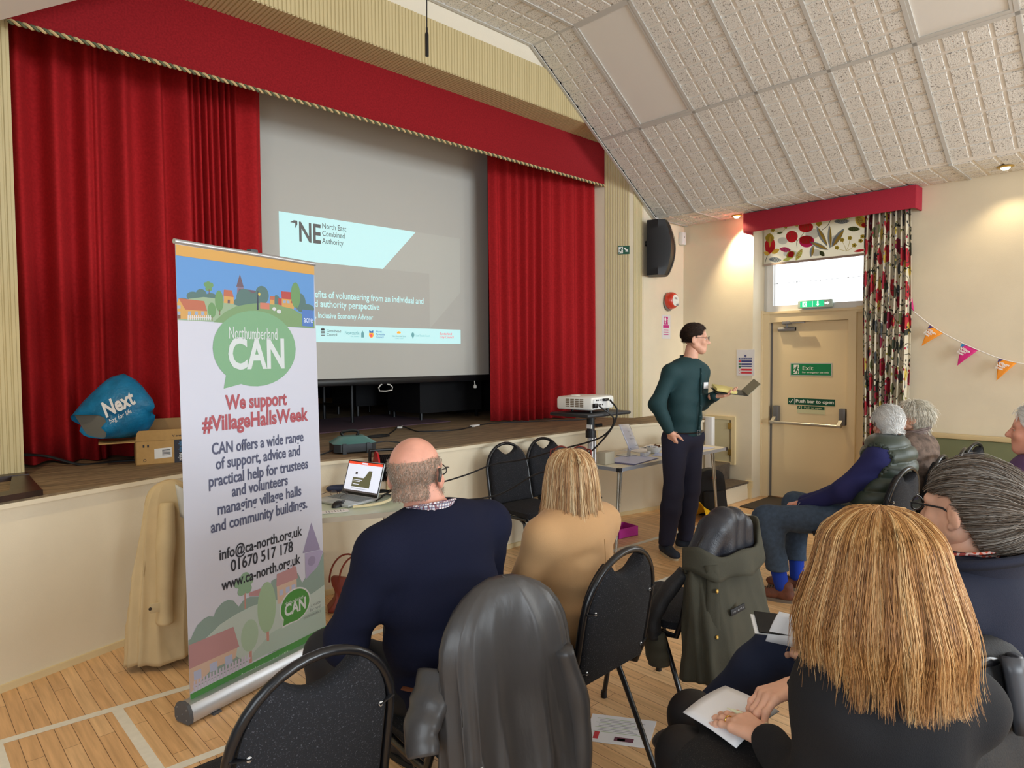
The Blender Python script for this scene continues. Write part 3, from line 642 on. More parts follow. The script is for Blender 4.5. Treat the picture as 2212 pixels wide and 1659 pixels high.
ART = [
('p','sky',[(0.009,2.089),(0.801,2.066),(0.799,1.758),(0.006,1.769)]),
('e','bush',(0.093,1.874,0.033,0.022)),
('e','bush',(0.132,1.884,0.028,0.027)),
('e','bush',(0.182,1.883,0.026,0.014)),
('e','bush',(0.045,1.853,0.026,0.012)),
('p','spire',[(0.337,1.999),(0.357,1.938),(0.315,1.937)]),
('p','tower',[(0.321,1.936),(0.357,1.937),(0.355,1.885),(0.315,1.880)]),
('p','spire',[(0.356,1.930),(0.427,1.928),(0.432,1.899),(0.355,1.891)]),
('e','spire',(0.337,1.918,0.010,0.011)),
('e','bush',(0.362,1.886,0.048,0.045)),
('e','bush',(0.324,1.862,0.025,0.021)),
('e','bush',(0.462,1.910,0.040,0.044)),
('e','bush',(0.419,1.885,0.039,0.032)),
('e','bush',(0.550,1.891,0.021,0.025)),
('e','bush',(0.706,1.888,0.034,0.049)),
('e','bush',(0.751,1.862,0.047,0.023)),
('p','hill2',[(0.005,1.783),(0.007,1.841),(0.072,1.863),(0.143,1.876),(0.211,1.874),(0.275,1.859),(0.329,1.847),(0.274,1.828),(0.202,1.767),(0.006,1.768)]),
('p','hill1',[(0.190,1.766),(0.250,1.815),(0.311,1.845),(0.386,1.862),(0.465,1.872),(0.560,1.870),(0.646,1.855),(0.716,1.828),(0.798,1.799),(0.799,1.759)]),
('e','tree',(0.169,1.929,0.017,0.019)),
('e','tree',(0.155,1.933,0.010,0.010)),
('e','tree',(0.184,1.933,0.010,0.011)),
('e','tree',(0.169,1.914,0.017,0.010)),
('p','trunk',[(0.169,1.912),(0.173,1.912),(0.173,1.892),(0.170,1.892)]),
('p','wall',[(0.246,1.890),(0.299,1.888),(0.299,1.856),(0.246,1.857)]),
('p','roof',[(0.248,1.918),(0.290,1.918),(0.300,1.887),(0.245,1.890)]),
('p','spire',[(0.267,1.873),(0.279,1.873),(0.278,1.857),(0.266,1.857)]),
('p','wall',[(0.509,1.891),(0.536,1.892),(0.536,1.868),(0.508,1.868)]),
('p','roof',[(0.509,1.909),(0.539,1.909),(0.537,1.890),(0.507,1.891)]),
('p','red',[(0.561,1.902),(0.582,1.902),(0.581,1.866),(0.560,1.870)]),
('p','wall',[(0.582,1.901),(0.660,1.903),(0.660,1.853),(0.582,1.862)]),
('p','red',[(0.580,1.938),(0.657,1.939),(0.663,1.901),(0.582,1.901)]),
('p','glass',[(0.590,1.893),(0.608,1.893),(0.607,1.880),(0.590,1.880)]),
('p','glass',[(0.614,1.894),(0.632,1.893),(0.632,1.880),(0.614,1.881)]),
('e','red',(0.648,1.889,0.009,0.007)),
('e','tree',(0.222,1.864,0.022,0.048)),
('e','tree',(0.183,1.820,0.021,0.034)),
('e','tree',(0.673,1.925,0.031,0.066)),
('p','trunk',[(0.222,1.825),(0.225,1.825),(0.225,1.799),(0.221,1.799)]),
('p','trunk',[(0.181,1.792),(0.185,1.792),(0.184,1.772),(0.181,1.772)]),
('p','trunk',[(0.673,1.869),(0.678,1.869),(0.678,1.849),(0.673,1.848)]),
('p','dark',[(0.436,1.929),(0.439,1.929),(0.439,1.835),(0.429,1.834)]),
('e','lamp',(0.445,1.913,0.007,0.008)),
('p','salmon',[(0.449,1.872),(0.505,1.873),(0.504,1.842),(0.448,1.843)]),
('e','white',(0.534,1.846,0.012,0.009)),
('e','white',(0.563,1.835,0.014,0.010)),
('p','wall',[(0.007,1.841),(0.022,1.861),(0.050,1.836),(0.065,1.816),(0.158,1.813),(0.158,1.786),(0.061,1.774),(0.005,1.774)]),
('p','roof',[(0.022,1.862),(0.145,1.858),(0.159,1.814),(0.052,1.815)]),
('p','glass',[(0.065,1.808),(0.080,1.809),(0.079,1.791),(0.064,1.791)]),
('p','glass',[(0.097,1.810),(0.112,1.810),(0.112,1.793),(0.096,1.793)]),
('p','glass',[(0.129,1.812),(0.144,1.812),(0.144,1.794),(0.128,1.794)]),
('p','glass',[(0.010,1.831),(0.030,1.832),(0.029,1.817),(0.010,1.817)]),
('p','glass',[(0.010,1.805),(0.029,1.805),(0.028,1.792),(0.009,1.791)]),
('p','trunk',[(0.009,1.790),(0.029,1.790),(0.029,1.775),(0.009,1.774)]),
('p','white',[(0.063,1.791),(0.068,1.791),(0.067,1.769),(0.062,1.770)]),
('p','white',[(0.073,1.792),(0.077,1.791),(0.077,1.770),(0.072,1.771)]),
('p','white',[(0.082,1.792),(0.087,1.792),(0.087,1.770),(0.082,1.771)]),
('p','white',[(0.092,1.793),(0.097,1.792),(0.096,1.771),(0.091,1.771)]),
('p','white',[(0.102,1.793),(0.107,1.793),(0.106,1.771),(0.101,1.772)]),
('p','white',[(0.112,1.794),(0.117,1.793),(0.116,1.772),(0.111,1.772)]),
('p','white',[(0.121,1.794),(0.126,1.794),(0.126,1.772),(0.121,1.773)]),
('p','white',[(0.131,1.795),(0.136,1.794),(0.136,1.773),(0.131,1.773)]),
('p','white',[(0.141,1.795),(0.146,1.795),(0.146,1.773),(0.141,1.774)]),
('p','white',[(0.151,1.796),(0.157,1.795),(0.156,1.773),(0.151,1.774)]),
('p','white',[(0.162,1.796),(0.167,1.796),(0.166,1.774),(0.161,1.775)]),
('p','white',[(0.172,1.797),(0.177,1.796),(0.176,1.774),(0.171,1.775)]),
('p','white',[(0.062,1.784),(0.179,1.786),(0.179,1.783),(0.062,1.781)]),
('p','acre',[(0.714,1.854),(0.788,1.853),(0.789,1.766),(0.714,1.769)]),
('e','bubble',(0.424,1.648,0.242,0.183)),
('p','bubble',[(0.254,1.548),(0.234,1.462),(0.351,1.484),(0.353,1.568)]),
('p','ghill',[(0.020,0.349),(0.021,0.361),(0.037,0.362),(0.048,0.382),(0.070,0.412),(0.102,0.430),(0.129,0.433),(0.153,0.422),(0.164,0.447),(0.196,0.471),(0.230,0.476),(0.258,0.463),(0.287,0.424),(0.317,0.447),(0.353,0.450),(0.396,0.437),(0.460,0.416),(0.481,0.490),(0.534,0.496),(0.610,0.485),(0.652,0.478),(0.679,0.419),(0.717,0.453),(0.762,0.458),(0.851,0.461),(0.844,0.091),(0.345,0.141),(0.026,0.137)]),
('p','lilac',[(0.702,0.570),(0.804,0.562),(0.853,0.551),(0.816,0.524),(0.794,0.481),(0.706,0.431),(0.702,0.465)]),
('p','lspire',[(0.750,0.723),(0.810,0.563),(0.687,0.574)]),
('e','lspire',(0.747,0.517,0.027,0.026)),
('p','ghill',[(0.706,0.431),(0.794,0.478),(0.853,0.545),(0.851,0.360),(0.705,0.369)]),
('p','phill',[(0.104,0.336),(0.187,0.375),(0.268,0.392),(0.352,0.401),(0.414,0.399),(0.518,0.381),(0.670,0.332),(0.759,0.343),(0.850,0.361),(0.844,0.115),(0.472,0.132),(0.345,0.130),(0.286,0.175)]),
('p','phill2',[(0.364,0.170),(0.474,0.229),(0.610,0.239),(0.848,0.244),(0.845,0.121),(0.472,0.135),(0.345,0.133)]),
('p','proof',[(0.348,0.472),(0.416,0.471),(0.415,0.436),(0.347,0.454)]),
('p','pwall',[(0.513,0.451),(0.641,0.453),(0.640,0.341),(0.516,0.360)]),
('p','proof',[(0.515,0.513),(0.614,0.519),(0.618,0.537),(0.626,0.535),(0.628,0.519),(0.640,0.518),(0.650,0.453),(0.510,0.450)]),
('p','pglass',[(0.529,0.427),(0.554,0.425),(0.553,0.397),(0.528,0.398)]),
('p','pglass',[(0.570,0.428),(0.595,0.427),(0.594,0.398),(0.569,0.399)]),
('p','pglass',[(0.608,0.429),(0.633,0.428),(0.633,0.399),(0.607,0.400)]),
('p','ptrunk',[(0.320,0.484),(0.327,0.485),(0.328,0.402),(0.319,0.402)]),
('e','gtree',(0.326,0.552,0.027,0.025)),
('e','gtree',(0.289,0.532,0.024,0.020)),
('e','gtree',(0.349,0.530,0.024,0.022)),
('e','gtree',(0.306,0.491,0.023,0.021)),
('e','gtree',(0.342,0.493,0.021,0.022)),
('e','gtree',(0.322,0.517,0.036,0.031)),
('e','ptree',(0.449,0.366,0.056,0.127)),
('p','ptrunk',[(0.443,0.243),(0.459,0.242),(0.459,0.194),(0.444,0.196)]),
('p','ptrunk',[(0.339,0.185),(0.355,0.185),(0.355,0.126),(0.339,0.129)]),
('e','ptree2',(0.345,0.263,0.050,0.077)),
('p','pwall',[(0.022,0.232),(0.274,0.231),(0.262,0.185),(0.132,0.183),(0.023,0.122)]),
('p','proof',[(0.018,0.338),(0.255,0.338),(0.285,0.231),(0.020,0.231)]),
('p','pglass',[(0.046,0.210),(0.083,0.209),(0.084,0.169),(0.047,0.170)]),
('p','pglass',[(0.125,0.213),(0.165,0.212),(0.166,0.171),(0.126,0.173)]),
('p','pglass',[(0.204,0.213),(0.246,0.212),(0.247,0.170),(0.206,0.172)]),
('p','lilac2',[(0.045,0.167),(0.053,0.168),(0.052,0.123),(0.043,0.123)]),
('p','lilac2',[(0.060,0.168),(0.068,0.168),(0.067,0.124),(0.059,0.124)]),
('p','lilac2',[(0.076,0.168),(0.084,0.169),(0.083,0.124),(0.075,0.124)]),
('p','lilac2',[(0.092,0.169),(0.100,0.169),(0.099,0.124),(0.090,0.124)]),
('p','lilac2',[(0.108,0.169),(0.116,0.169),(0.115,0.124),(0.107,0.124)]),
('p','lilac2',[(0.124,0.170),(0.133,0.170),(0.131,0.125),(0.123,0.124)]),
('p','lilac2',[(0.140,0.170),(0.149,0.170),(0.148,0.125),(0.139,0.125)]),
('p','lilac2',[(0.157,0.171),(0.166,0.171),(0.164,0.125),(0.156,0.125)]),
('p','lilac2',[(0.173,0.171),(0.182,0.171),(0.181,0.125),(0.172,0.125)]),
('p','lilac2',[(0.190,0.171),(0.199,0.172),(0.198,0.125),(0.189,0.125)]),
('p','lilac2',[(0.207,0.172),(0.216,0.172),(0.215,0.126),(0.206,0.126)]),
('p','lilac2',[(0.224,0.172),(0.234,0.173),(0.232,0.126),(0.223,0.126)]),
('p','lilac2',[(0.242,0.173),(0.251,0.173),(0.250,0.126),(0.240,0.126)]),
('p','lilac2',[(0.259,0.173),(0.269,0.174),(0.267,0.126),(0.258,0.126)]),
('p','lilac2',[(0.277,0.174),(0.286,0.174),(0.285,0.127),(0.275,0.127)]),
('p','lilac2',[(0.295,0.174),(0.304,0.175),(0.303,0.127),(0.293,0.127)]),
('p','lilac2',[(0.313,0.175),(0.322,0.175),(0.321,0.127),(0.311,0.127)]),
('p','lilac2',[(0.331,0.175),(0.340,0.175),(0.339,0.127),(0.329,0.127)]),
('p','lilac2',[(0.041,0.150),(0.346,0.157),(0.345,0.148),(0.041,0.141)]),
('e','white',(0.630,0.318,0.103,0.089)),
('p','white',[(0.550,0.277),(0.541,0.226),(0.617,0.231)]),
('e','cgreen',(0.630,0.317,0.095,0.082)),
('p','cgreen',[(0.554,0.276),(0.547,0.235),(0.607,0.238)]),
('p','band',[(0.020,0.117),(0.843,0.130),(0.845,0.074),(0.024,0.056)]),
]
LINES = [
('Northumberland','thin',0.266,1.696,0.545,1.691),
('CAN','cap',0.259,1.557,0.587,1.552),
('We support','red',0.243,1.367,0.604,1.362),
('#VillageHallsWeek','red',0.122,1.277,0.743,1.270),
('CAN offers a wide range','nav',0.163,1.168,0.705,1.162),
('of support, advice and','nav',0.182,1.096,0.682,1.094),
('practical help for trustees','nav',0.143,1.026,0.732,1.013),
('and volunteers','nav',0.264,0.955,0.596,0.953),
('managing village halls','nav',0.185,0.882,0.682,0.886),
('and community buildings.','nav',0.149,0.810,0.723,0.809),
('info@ca-north.org.uk','blk',0.188,0.672,0.682,0.673),
('01670 517 178','blk',0.248,0.602,0.620,0.603),
('www.ca-north.org.uk','blk',0.198,0.528,0.670,0.528),
('Registered charity number: 1144604','ital',0.289,0.081,0.582,0.086),
('Northumberland','sm',0.559,0.336,0.681,0.337),
('CAN','smc',0.557,0.281,0.699,0.279),
('a voice','gr',0.734,0.271,0.804,0.271),
('for rural','gr',0.728,0.247,0.804,0.247),
('communities','gr',0.682,0.223,0.803,0.219),
('acre','ac',0.722,1.789,0.784,1.787),
]

# ================================================================== roll-up banner
BO = (0.9216, 3.0599, 0.0); BU = Vector((0.95766, 0.28790, 0)); BZ = Vector((0, 0, 1))
MBN = plane_M(BO, BU, BZ)                                      # x along the banner, y up, z towards the hall
t = thing('roll_up_banner', 'tall white roll-up banner with green speech bubble and village artwork', 'banner', BO, math.atan2(BU.y, BU.x))
BANC = {'sky': (110, 168, 235), 'bush': (98, 132, 128), 'spire': (124, 100, 112), 'tower': (152, 130, 150), 'hill2': (170, 195, 160), 'hill1': (138, 174, 124), 'tree': (122, 168, 112), 'trunk': (140, 100, 86),
 'wall': (232, 178, 100), 'roof': (206, 120, 92), 'red': (200, 86, 80), 'glass': (170, 190, 220), 'dark': (60, 64, 90), 'lamp': (236, 210, 100), 'salmon': (226, 140, 116), 'white': (236, 236, 240), 'acre': (92, 138, 215),
 'bubble': (140, 190, 146), 'ghill': (156, 180, 172), 'lilac': (190, 180, 215), 'lspire': (166, 156, 190), 'phill': (206, 222, 216), 'phill2': (190, 212, 202), 'proof': (208, 158, 162), 'pwall': (232, 200, 180), 'pglass': (198, 208, 238),
 'ptrunk': (214, 160, 150), 'gtree': (156, 192, 160), 'ptree': (178, 208, 172), 'ptree2': (186, 212, 186), 'lilac2': (222, 214, 236), 'cgreen': (84, 160, 74), 'band': (88, 164, 84)}
def edge(v): f = max(0, min(1, (v-0.079)/2.02)); return 0.027-0.014*f, 0.841-0.039*f
vinyl = mat('banner_vinyl', (200, 201, 214), 0.5)
for k_ in BANC: BANC[k_] = tuple(int(v*0.87) for v in BANC[k_])
mb = MB()
Vp = [(0.027, 0.075), (0.841, 0.075), (0.802, 2.095), (0.013, 2.095)]
mb.prism(Vp, -0.001, 0.0, 0, MBN); panel = mb.build('banner_sheet', [vinyl], t)
names = list(BANC); amats = [mat('banner_ink_'+k, BANC[k], 0.5) for k in names]
mb = MB(); zz = 0.0004
def clip(pts):
    out = []
    for u, v in pts: a, b = edge(v); out.append((min(max(u, a), b), min(max(v, 0.075), 2.09)))
    return out
for kind, c, d in ART:
    zz += 0.000012
    mb.flat(clip(d) if kind == 'p' else clip(ellipse(d[0], d[1], d[2], d[3], 36)), zz, names.index(c), MBN)
mb.flat([(0.0135, 2.045), (0.803, 2.043), (0.802, 2.092), (0.013, 2.092)], zz, len(names), MBN)
mb.build('printed_artwork', amats+[mat('orange_strip', (206, 158, 84), 0.5)], panel, ang=180)
tm = {'thin': (206, 212, 212), 'red': (168, 80, 88), 'nav': (80, 84, 110), 'blk': (40, 42, 52), 'ital': (206, 226, 204), 'gr': (130, 140, 140), 'ac': (214, 226, 246)}
tk = list(tm); mb = MB(); zz += 0.0003
for s_, k, x0, y0, x1, y1 in LINES:
    h = {'thin': 0.082, 'cap': 0.205, 'red': 0.098, 'nav': 0.075, 'blk': 0.072, 'ital': 0.022, 'sm': 0.024, 'smc': 0.085, 'gr': 0.026, 'ac': 0.05}[k]
    if s_[0] == 'W': h = 0.095
    if s_.startswith('01670'): h = 0.078
    bold = {'thin': 0.0, 'cap': 0.028, 'red': 0.03, 'nav': 0.02, 'blk': 0.018, 'ital': 0.0, 'sm': 0, 'smc': 0.03, 'gr': 0, 'ac': 0.0}[k]
    key = {'cap': 'thin', 'sm': 'thin', 'smc': 'thin'}.get(k, k)
    put_text(mb, s_, x0, (y0+y1)/2, h, MBN, tk.index(key), zz, fit=x1-x0, bold=bold, shear=0.25 if k == 'ital' else 0.0)
mb.build('lettering', [mat('banner_type_'+k, tm[k], 0.5) for k in tk], panel, ang=180)
alu = mat('brushed_aluminium', (200, 202, 206), 0.35, 0.7); capm = mat('grey_end_cap', (84, 86, 90), 0.5)
def prof(s=1.0): return [(0.048*s, 0.012), (0.052*s, 0.03), (0.046*s, 0.062), (0.03*s, 0.085), (0.0, 0.092), (-0.035*s, 0.085), (-0.052*s, 0.06), (-0.052*s, 0.02), (-0.04*s, 0.006), (0.035*s, 0.006)]
Mx = Matrix(((0, 0, 1, 0), (0, 1, 0, 0), (1, 0, 0, 0), (0, 0, 0, 1)))
mb = MB(); mb.prism(prof(), 0.004, 0.856, 0, MBN @ Mx); base = mb.build('base_cassette', [alu], t)
for a, b in ((-0.012, 0.004), (0.856, 0.868)):
    mb = MB(); mb.prism([(x*1.06, y*1.05) for x, y in prof()], a, b, 0, MBN @ Mx); ec = mb.build('end_cap', [capm], base)
    if a < 0:
        for x, y in ((0.03, 0.025), (0.03, 0.07), (-0.035, 0.07), (-0.035, 0.025), (0.0, 0.045)): mb = MB(); mb.lathe([(0.0035, 0), (0.0035, 0.002), (0, 0.003)], 8, 0, MBN @ Matrix.Translation((-0.012, y, x)) @ Matrix.Rotation(R(-90), 4, 'Y')); mb.build('screw', [steel], ec)
for u in (0.12, 0.74): mb = MB(); mb.box(u-0.02, u+0.02, 0.0, 0.008, -0.06, 0.06, 0, 0, MBN); mb.build('foot', [capm], base)
mb = MB(); mb.tube([MBN @ Vector((0.008, 2.105, 0)), MBN @ Vector((0.808, 2.100, 0))], 0.011, 12); top = mb.build('top_rail', [alu], t)
mb = MB(); mb.box(0.40, 0.44, 2.095, 2.125, -0.03, 0.006, 0, 0.003, MBN); mb.build('pole_clip', [capm], top)
mb = MB(); mb.tube([MBN @ Vector((0.42, 0.09, -0.03)), MBN @ Vector((0.42, 2.1, -0.02))], 0.009, 10); mb.build('support_pole', [alu], t)

# ================================================================== right wall: dressing, signs
pink = mat('window_pelmet_cloth', (168, 36, 56), 0.85, var=0.1, vscale=120, bump=0.15, bscale=500)
t = thing('window_pelmet', 'red fabric pelmet box over the window above the exit door', 'pelmet', (6.8, 2.67, 2.92))
mb = MB(); mb.box(6.80, 6.815, 1.84, 3.49, 2.922, 3.13, 0, 0.004); mb.build('front_board', [pink], t)
mb = MB(); mb.box(6.815, 6.995, 3.475, 3.49, 2.922, 3.13); mb.build('return_end', [pink], t)
mb = MB(); mb.box(6.815, 6.995, 1.84, 1.855, 2.922, 3.13); mb.build('return_end', [pink], t)
mb = MB(); mb.box(6.815, 6.995, 1.855, 3.475, 3.115, 3.13); mb.build('top_board', [pink], t)
# floral roller blind, transcribed pattern
def bl(x, y):
    u = (x-370)/1155; yt = 500-175*u; yb = 905-110*u
    return (u*1.05, 0.40*(yb-y)/(yb-yt))
MBL = plane_M((7.2, 3.443, 2.62), (0, -1, 0), (0, 0, 1))
blindm = bpy.data.materials.new('blind_linen'); blindm.use_nodes = True
def translucent(m, col, w=0.5):
    n = m.node_tree.nodes; L = m.node_tree.links; b = n['Principled BSDF']; b.inputs['Base Color'].default_value = lin(col); b.inputs['Roughness'].default_value = 0.9
    tr = n.new('ShaderNodeBsdfTranslucent'); tr.inputs[0].default_value = lin(col); mx_ = n.new('ShaderNodeMixShader'); mx_.inputs[0].default_value = w
    L.new(b.outputs[0], mx_.inputs[1]); L.new(tr.outputs[0], mx_.inputs[2]); L.new(mx_.outputs[0], n['Material Output'].inputs[0]); return m
translucent(blindm, (240, 236, 222))
bc = {'red': (206, 40, 50), 'pink': (206, 40, 110), 'gold': (186, 166, 60), 'olive': (96, 104, 60), 'grey': (150, 160, 172), 'yel': (230, 196, 90), 'dk': (40, 46, 40), 'lime': (206, 210, 120), 'haze': (220, 222, 222)}
bk = list(bc); bmats = []
for k in bk: m = bpy.data.materials.new('blind_print_'+k); m.use_nodes = True; bmats.append(translucent(m, bc[k]))
t = thing('window_blind', 'floral roller blind half lowered over the window above the exit door', 'blind', (7.2, 2.92, 2.62))
mb = MB(); mb.box(0, 1.05, 0, 0.40, -0.0015, 0, 0, 0, MBL); sheet = mb.build('blind_sheet', [blindm], t)
mb = MB(); mb.box(0, 1.05, -0.022, 0.0, -0.006, 0.006, 0, 0, MBL); mb.build('bottom_bar', [mat('blind_bar', (170, 152, 140), 0.7)], t)
mb = MB(); zb = 0.0004
def leaf(cx, cy, L_, W_, rot, col, vein=None):
    global zb
    zb += 0.00004; c, s_ = math.cos(R(rot)), math.sin(R(rot)); P = []
    for i in range(25):
        a = i/24; P.append((a-0.5, 0.5*math.sin(PI*a)**0.8))
    P += [(p[0], -p[1]) for p in P[::-1][1:-1]]
    mb.flat([bl(cx+p[0]*L_*c-p[1]*W_*s_, cy+p[0]*L_*s_+p[1]*W_*c) for p in P], zb, bk.index(col), MBL)
    if vein:
        for i in range(7):
            a = -0.4+0.8*i/6; w = 0.42*math.sin(PI*(a+0.5))
            for sg in (1, -1):
                p0 = (a*L_, 0); p1 = ((a+0.09)*L_, sg*w*W_); th = 2.2
                q = [(p0[0]-th, p0[1]), (p0[0]+th, p0[1]), (p1[0]+th, p1[1]), (p1[0]-th, p1[1])]
                mb.flat([bl(cx+x*c-y*s_, cy+x*s_+y*c) for x, y in q], zb+0.00002, bk.index(vein), MBL)
def blob(cx, cy, rx, ry, col, heart=0):
    global zb
    zb += 0.00004; P = []
    for i in range(36):
        a = 2*PI*i/36; r = 1-0.22*heart*abs(math.sin((a+heart*0.0)/2-PI/4))**6; P.append(bl(cx+rx*r*math.cos(a), cy+ry*r*math.sin(a)))
    mb.flat(P, zb, bk.index(col), MBL)
def stem(pts, col='dk', w=4):
    global zb
    zb += 0.00003; pts = smooth_path([(p[0], p[1], 0) for p in pts], 5)
    for a, b in zip(pts[:-1], pts[1:]):
        d = Vector((b[0]-a[0], b[1]-a[1])); d.normalize(); q = Vector((-d.y, d.x))*w/2
        mb.flat([bl(a[0]-q.x, a[1]-q.y), bl(b[0]-q.x, b[1]-q.y), bl(b[0]+q.x, b[1]+q.y), bl(a[0]+q.x, a[1]+q.y)], zb, bk.index(col), MBL)
for a in ((600, 640, 60, 40), (950, 560, 80, 60), (700, 790, 90, 40), (1000, 780, 60, 40), (1200, 640, 40, 60)): blob(*a, 'haze')
stem([(860, 540), (800, 620), (770, 660), (775, 715)], 'olive', 5); stem([(760, 600), (775, 660)], 'olive', 5); stem([(1165, 385), (1120, 470), (1060, 520)], 'dk', 6); stem([(415, 800), (385, 885)], 'dk', 6); stem([(500, 790), (560, 740)], 'dk', 4)
blob(875, 478, 88, 66, 'red', 1); blob(712, 585, 72, 75, 'red', 1); blob(888, 640, 90, 76, 'pink', 1); blob(880, 625, 80, 55, 'red', 1)
for c in ((875, 478), (712, 585), (885, 630)):
    for k in range(5): stem([(c[0]-50+22*k, c[1]+38), (c[0]-35+18*k, c[1]-5), (c[0]-48+26*k, c[1]-42)], 'olive', 3)
leaf(445, 690, 210, 130, 95, 'red'); blob(445, 735, 60, 40, 'red'); leaf(440, 610, 110, 110, 90, 'gold'); leaf(445, 650, 130, 34, 92, 'yel'); leaf(515, 760, 110, 50, -25, 'yel'); leaf(405, 785, 80, 45, 20, 'yel')
leaf(632, 740, 140, 56, 6, 'pink', 'grey'); leaf(510, 855, 160, 60, 5, 'grey', 'dk'); leaf(700, 800, 90, 110, 60, 'gold'); leaf(705, 795, 70, 80, 60, 'red'); leaf(800, 800, 150, 60, -60, 'lime', 'red'); leaf(660, 850, 110, 40, -15, 'lime')
for L3 in ((1060, 590, 260, 60, 62), (1148, 600, 270, 46, 88), (1235, 610, 250, 70, -58), (1030, 700, 230, 55, 25), (950, 760, 140, 50, 100)):
    leaf(*L3, 'grey'); leaf(L3[0]+10, L3[1]+3, L3[2]*0.9, L3[3]*0.5, L3[4], 'yel')
leaf(1405, 510, 135, 56, 2, 'olive', 'dk'); leaf(1275, 418, 170, 62, 0, 'grey', 'dk'); leaf(1290, 385, 150, 36, -8, 'lime', 'dk'); leaf(1025, 440, 80, 70, 95, 'gold'); leaf(1065, 790, 80, 50, 50, 'olive', 'dk')
leaf(1480, 420, 190, 110, 60, 'yel'); leaf(1470, 415, 160, 70, 60, 'lime', 'red'); blob(1510, 465, 24, 24, 'red'); leaf(1470, 765, 120, 30, -8, 'red')
for fx, fy in ((1285, 635), (1368, 615), (1415, 700), (1230, 725), (1500, 600), (1480, 650), (640, 475), (770, 455), (480, 520)):
    for k in range(5): blob(fx+15*math.cos(k*1.257), fy+15*math.sin(k*1.257), 11, 11, 'gold')
    blob(fx, fy, 7, 7, 'olive')
for p in (((1330, 770), (1285, 650)), ((1330, 770), (1368, 630)), ((1330, 770), (1410, 715)), ((1330, 770), (1235, 740)), ((580, 550), (640, 490)), ((570, 545), (490, 530))): stem([p[0], ((p[0][0]+p[1][0])/2+8, (p[0][1]+p[1][1])/2), p[1]], 'gold', 4)
leaf(570, 550, 80, 24, -10, 'olive')
mb.build('printed_pattern', bmats, sheet, ang=180)

# floral curtain on the right of the window
def floral_material():
    m = bpy.data.materials.new('floral_curtain_cloth'); m.use_nodes = True; n = m.node_tree.nodes; L = m.node_tree.links; b = n['Principled BSDF']; b.inputs['Roughness'].default_value = 0.85
    uv = n.new('ShaderNodeUVMap'); uv.uv_map = 'UVMap'
    prev = None
    base = n.new('ShaderNodeRGB'); base.outputs[0].default_value = lin((214, 204, 180)); prev = base.outputs[0]
    for sc_, off, cols, thr, sq in ((6.0, 0.0, ((150, 24, 46), (176, 40, 52), (196, 186, 160), (120, 24, 50)), 0.30, 1.5), (9.0, 3.3, ((92, 98, 60), (70, 74, 78), (206, 180, 80), (60, 66, 52)), 0.21, 2.2), (16.0, 7.1, ((40, 44, 40), (150, 150, 158), (140, 130, 60), (160, 40, 60)), 0.17, 1.0)):
        mp = n.new('ShaderNodeMapping'); mp.inputs['Location'].default_value = (off, off*0.7, 0); mp.inputs['Scale'].default_value = (sc_, sc_/sq, 1); L.new(uv.outputs[0], mp.inputs[0])
        nz = n.new('ShaderNodeTexNoise'); nz.inputs['Scale'].default_value = 2.5; L.new(mp.outputs[0], nz.inputs['Vector'])
        mxv = n.new('ShaderNodeMix'); mxv.data_type = 'VECTOR'; mxv.inputs[0].default_value = 0.12; L.new(mp.outputs[0], mxv.inputs[4]); L.new(nz.outputs['Color'], mxv.inputs[5])
        vo = n.new('ShaderNodeTexVoronoi'); vo.voronoi_dimensions = '2D'; vo.inputs['Scale'].default_value = 1.0; L.new(mxv.outputs[1], vo.inputs['Vector'])
        cr = n.new('ShaderNodeValToRGB'); cr.color_ramp.interpolation = 'CONSTANT'
        while len(cr.color_ramp.elements) < 4: cr.color_ramp.elements.new(0.5)
        for i in range(4): cr.color_ramp.elements[i].position = i*0.25; cr.color_ramp.elements[i].color = lin(cols[i])
        sp = n.new('ShaderNodeSeparateColor'); L.new(vo.outputs['Color'], sp.inputs[0]); L.new(sp.outputs[0], cr.inputs[0])
        lt = n.new('ShaderNodeMath'); lt.operation = 'LESS_THAN'; lt.inputs[1].default_value = thr; L.new(vo.outputs['Distance'], lt.inputs[0])
        mi = n.new('ShaderNodeMix'); mi.data_type = 'RGBA'; L.new(lt.outputs[0], mi.inputs[0]); L.new(prev, mi.inputs[6]); L.new(cr.outputs[0], mi.inputs[7]); prev = mi.outputs[2]
    wv = n.new('ShaderNodeTexNoise'); wv.inputs['Scale'].default_value = 5.0; wv.inputs['Detail'].default_value = 1.0; L.new(uv.outputs[0], wv.inputs['Vector'])
    sb = n.new('ShaderNodeMath'); sb.operation = 'SUBTRACT'; sb.inputs[1].default_value = 0.5; L.new(wv.outputs[0], sb.inputs[0]); ab = n.new('ShaderNodeMath'); ab.operation = 'ABSOLUTE'; L.new(sb.outputs[0], ab.inputs[0])
    l2 = n.new('ShaderNodeMath'); l2.operation = 'LESS_THAN'; l2.inputs[1].default_value = 0.009; L.new(ab.outputs[0], l2.inputs[0])
    mi = n.new('ShaderNodeMix'); mi.data_type = 'RGBA'; L.new(l2.outputs[0], mi.inputs[0]); L.new(prev, mi.inputs[6]); mi.inputs[7].default_value = lin((50, 54, 44)); L.new(mi.outputs[2], b.inputs['Base Color'])
    return m
n_ = 200; s_ = np.linspace(0, 1, n_); P = np.zeros((n_, 12, 3)); wid = []
for j in range(12):
    tt = j/11; z = 0.12+(2.96-0.12)*tt
    P[:, j, 1] = 2.30-(0.40+0.0*(1-tt))*s_-0.01*np.sin(6*tt+s_*4); P[:, j, 0] = 6.90+0.035*np.sin(2*PI*s_*8.5+0.5*np.sin(5*s_+2*tt))*(0.75+0.25*(1-tt))+0.012*np.sin(2*PI*s_*17+1); P[:, j, 2] = z
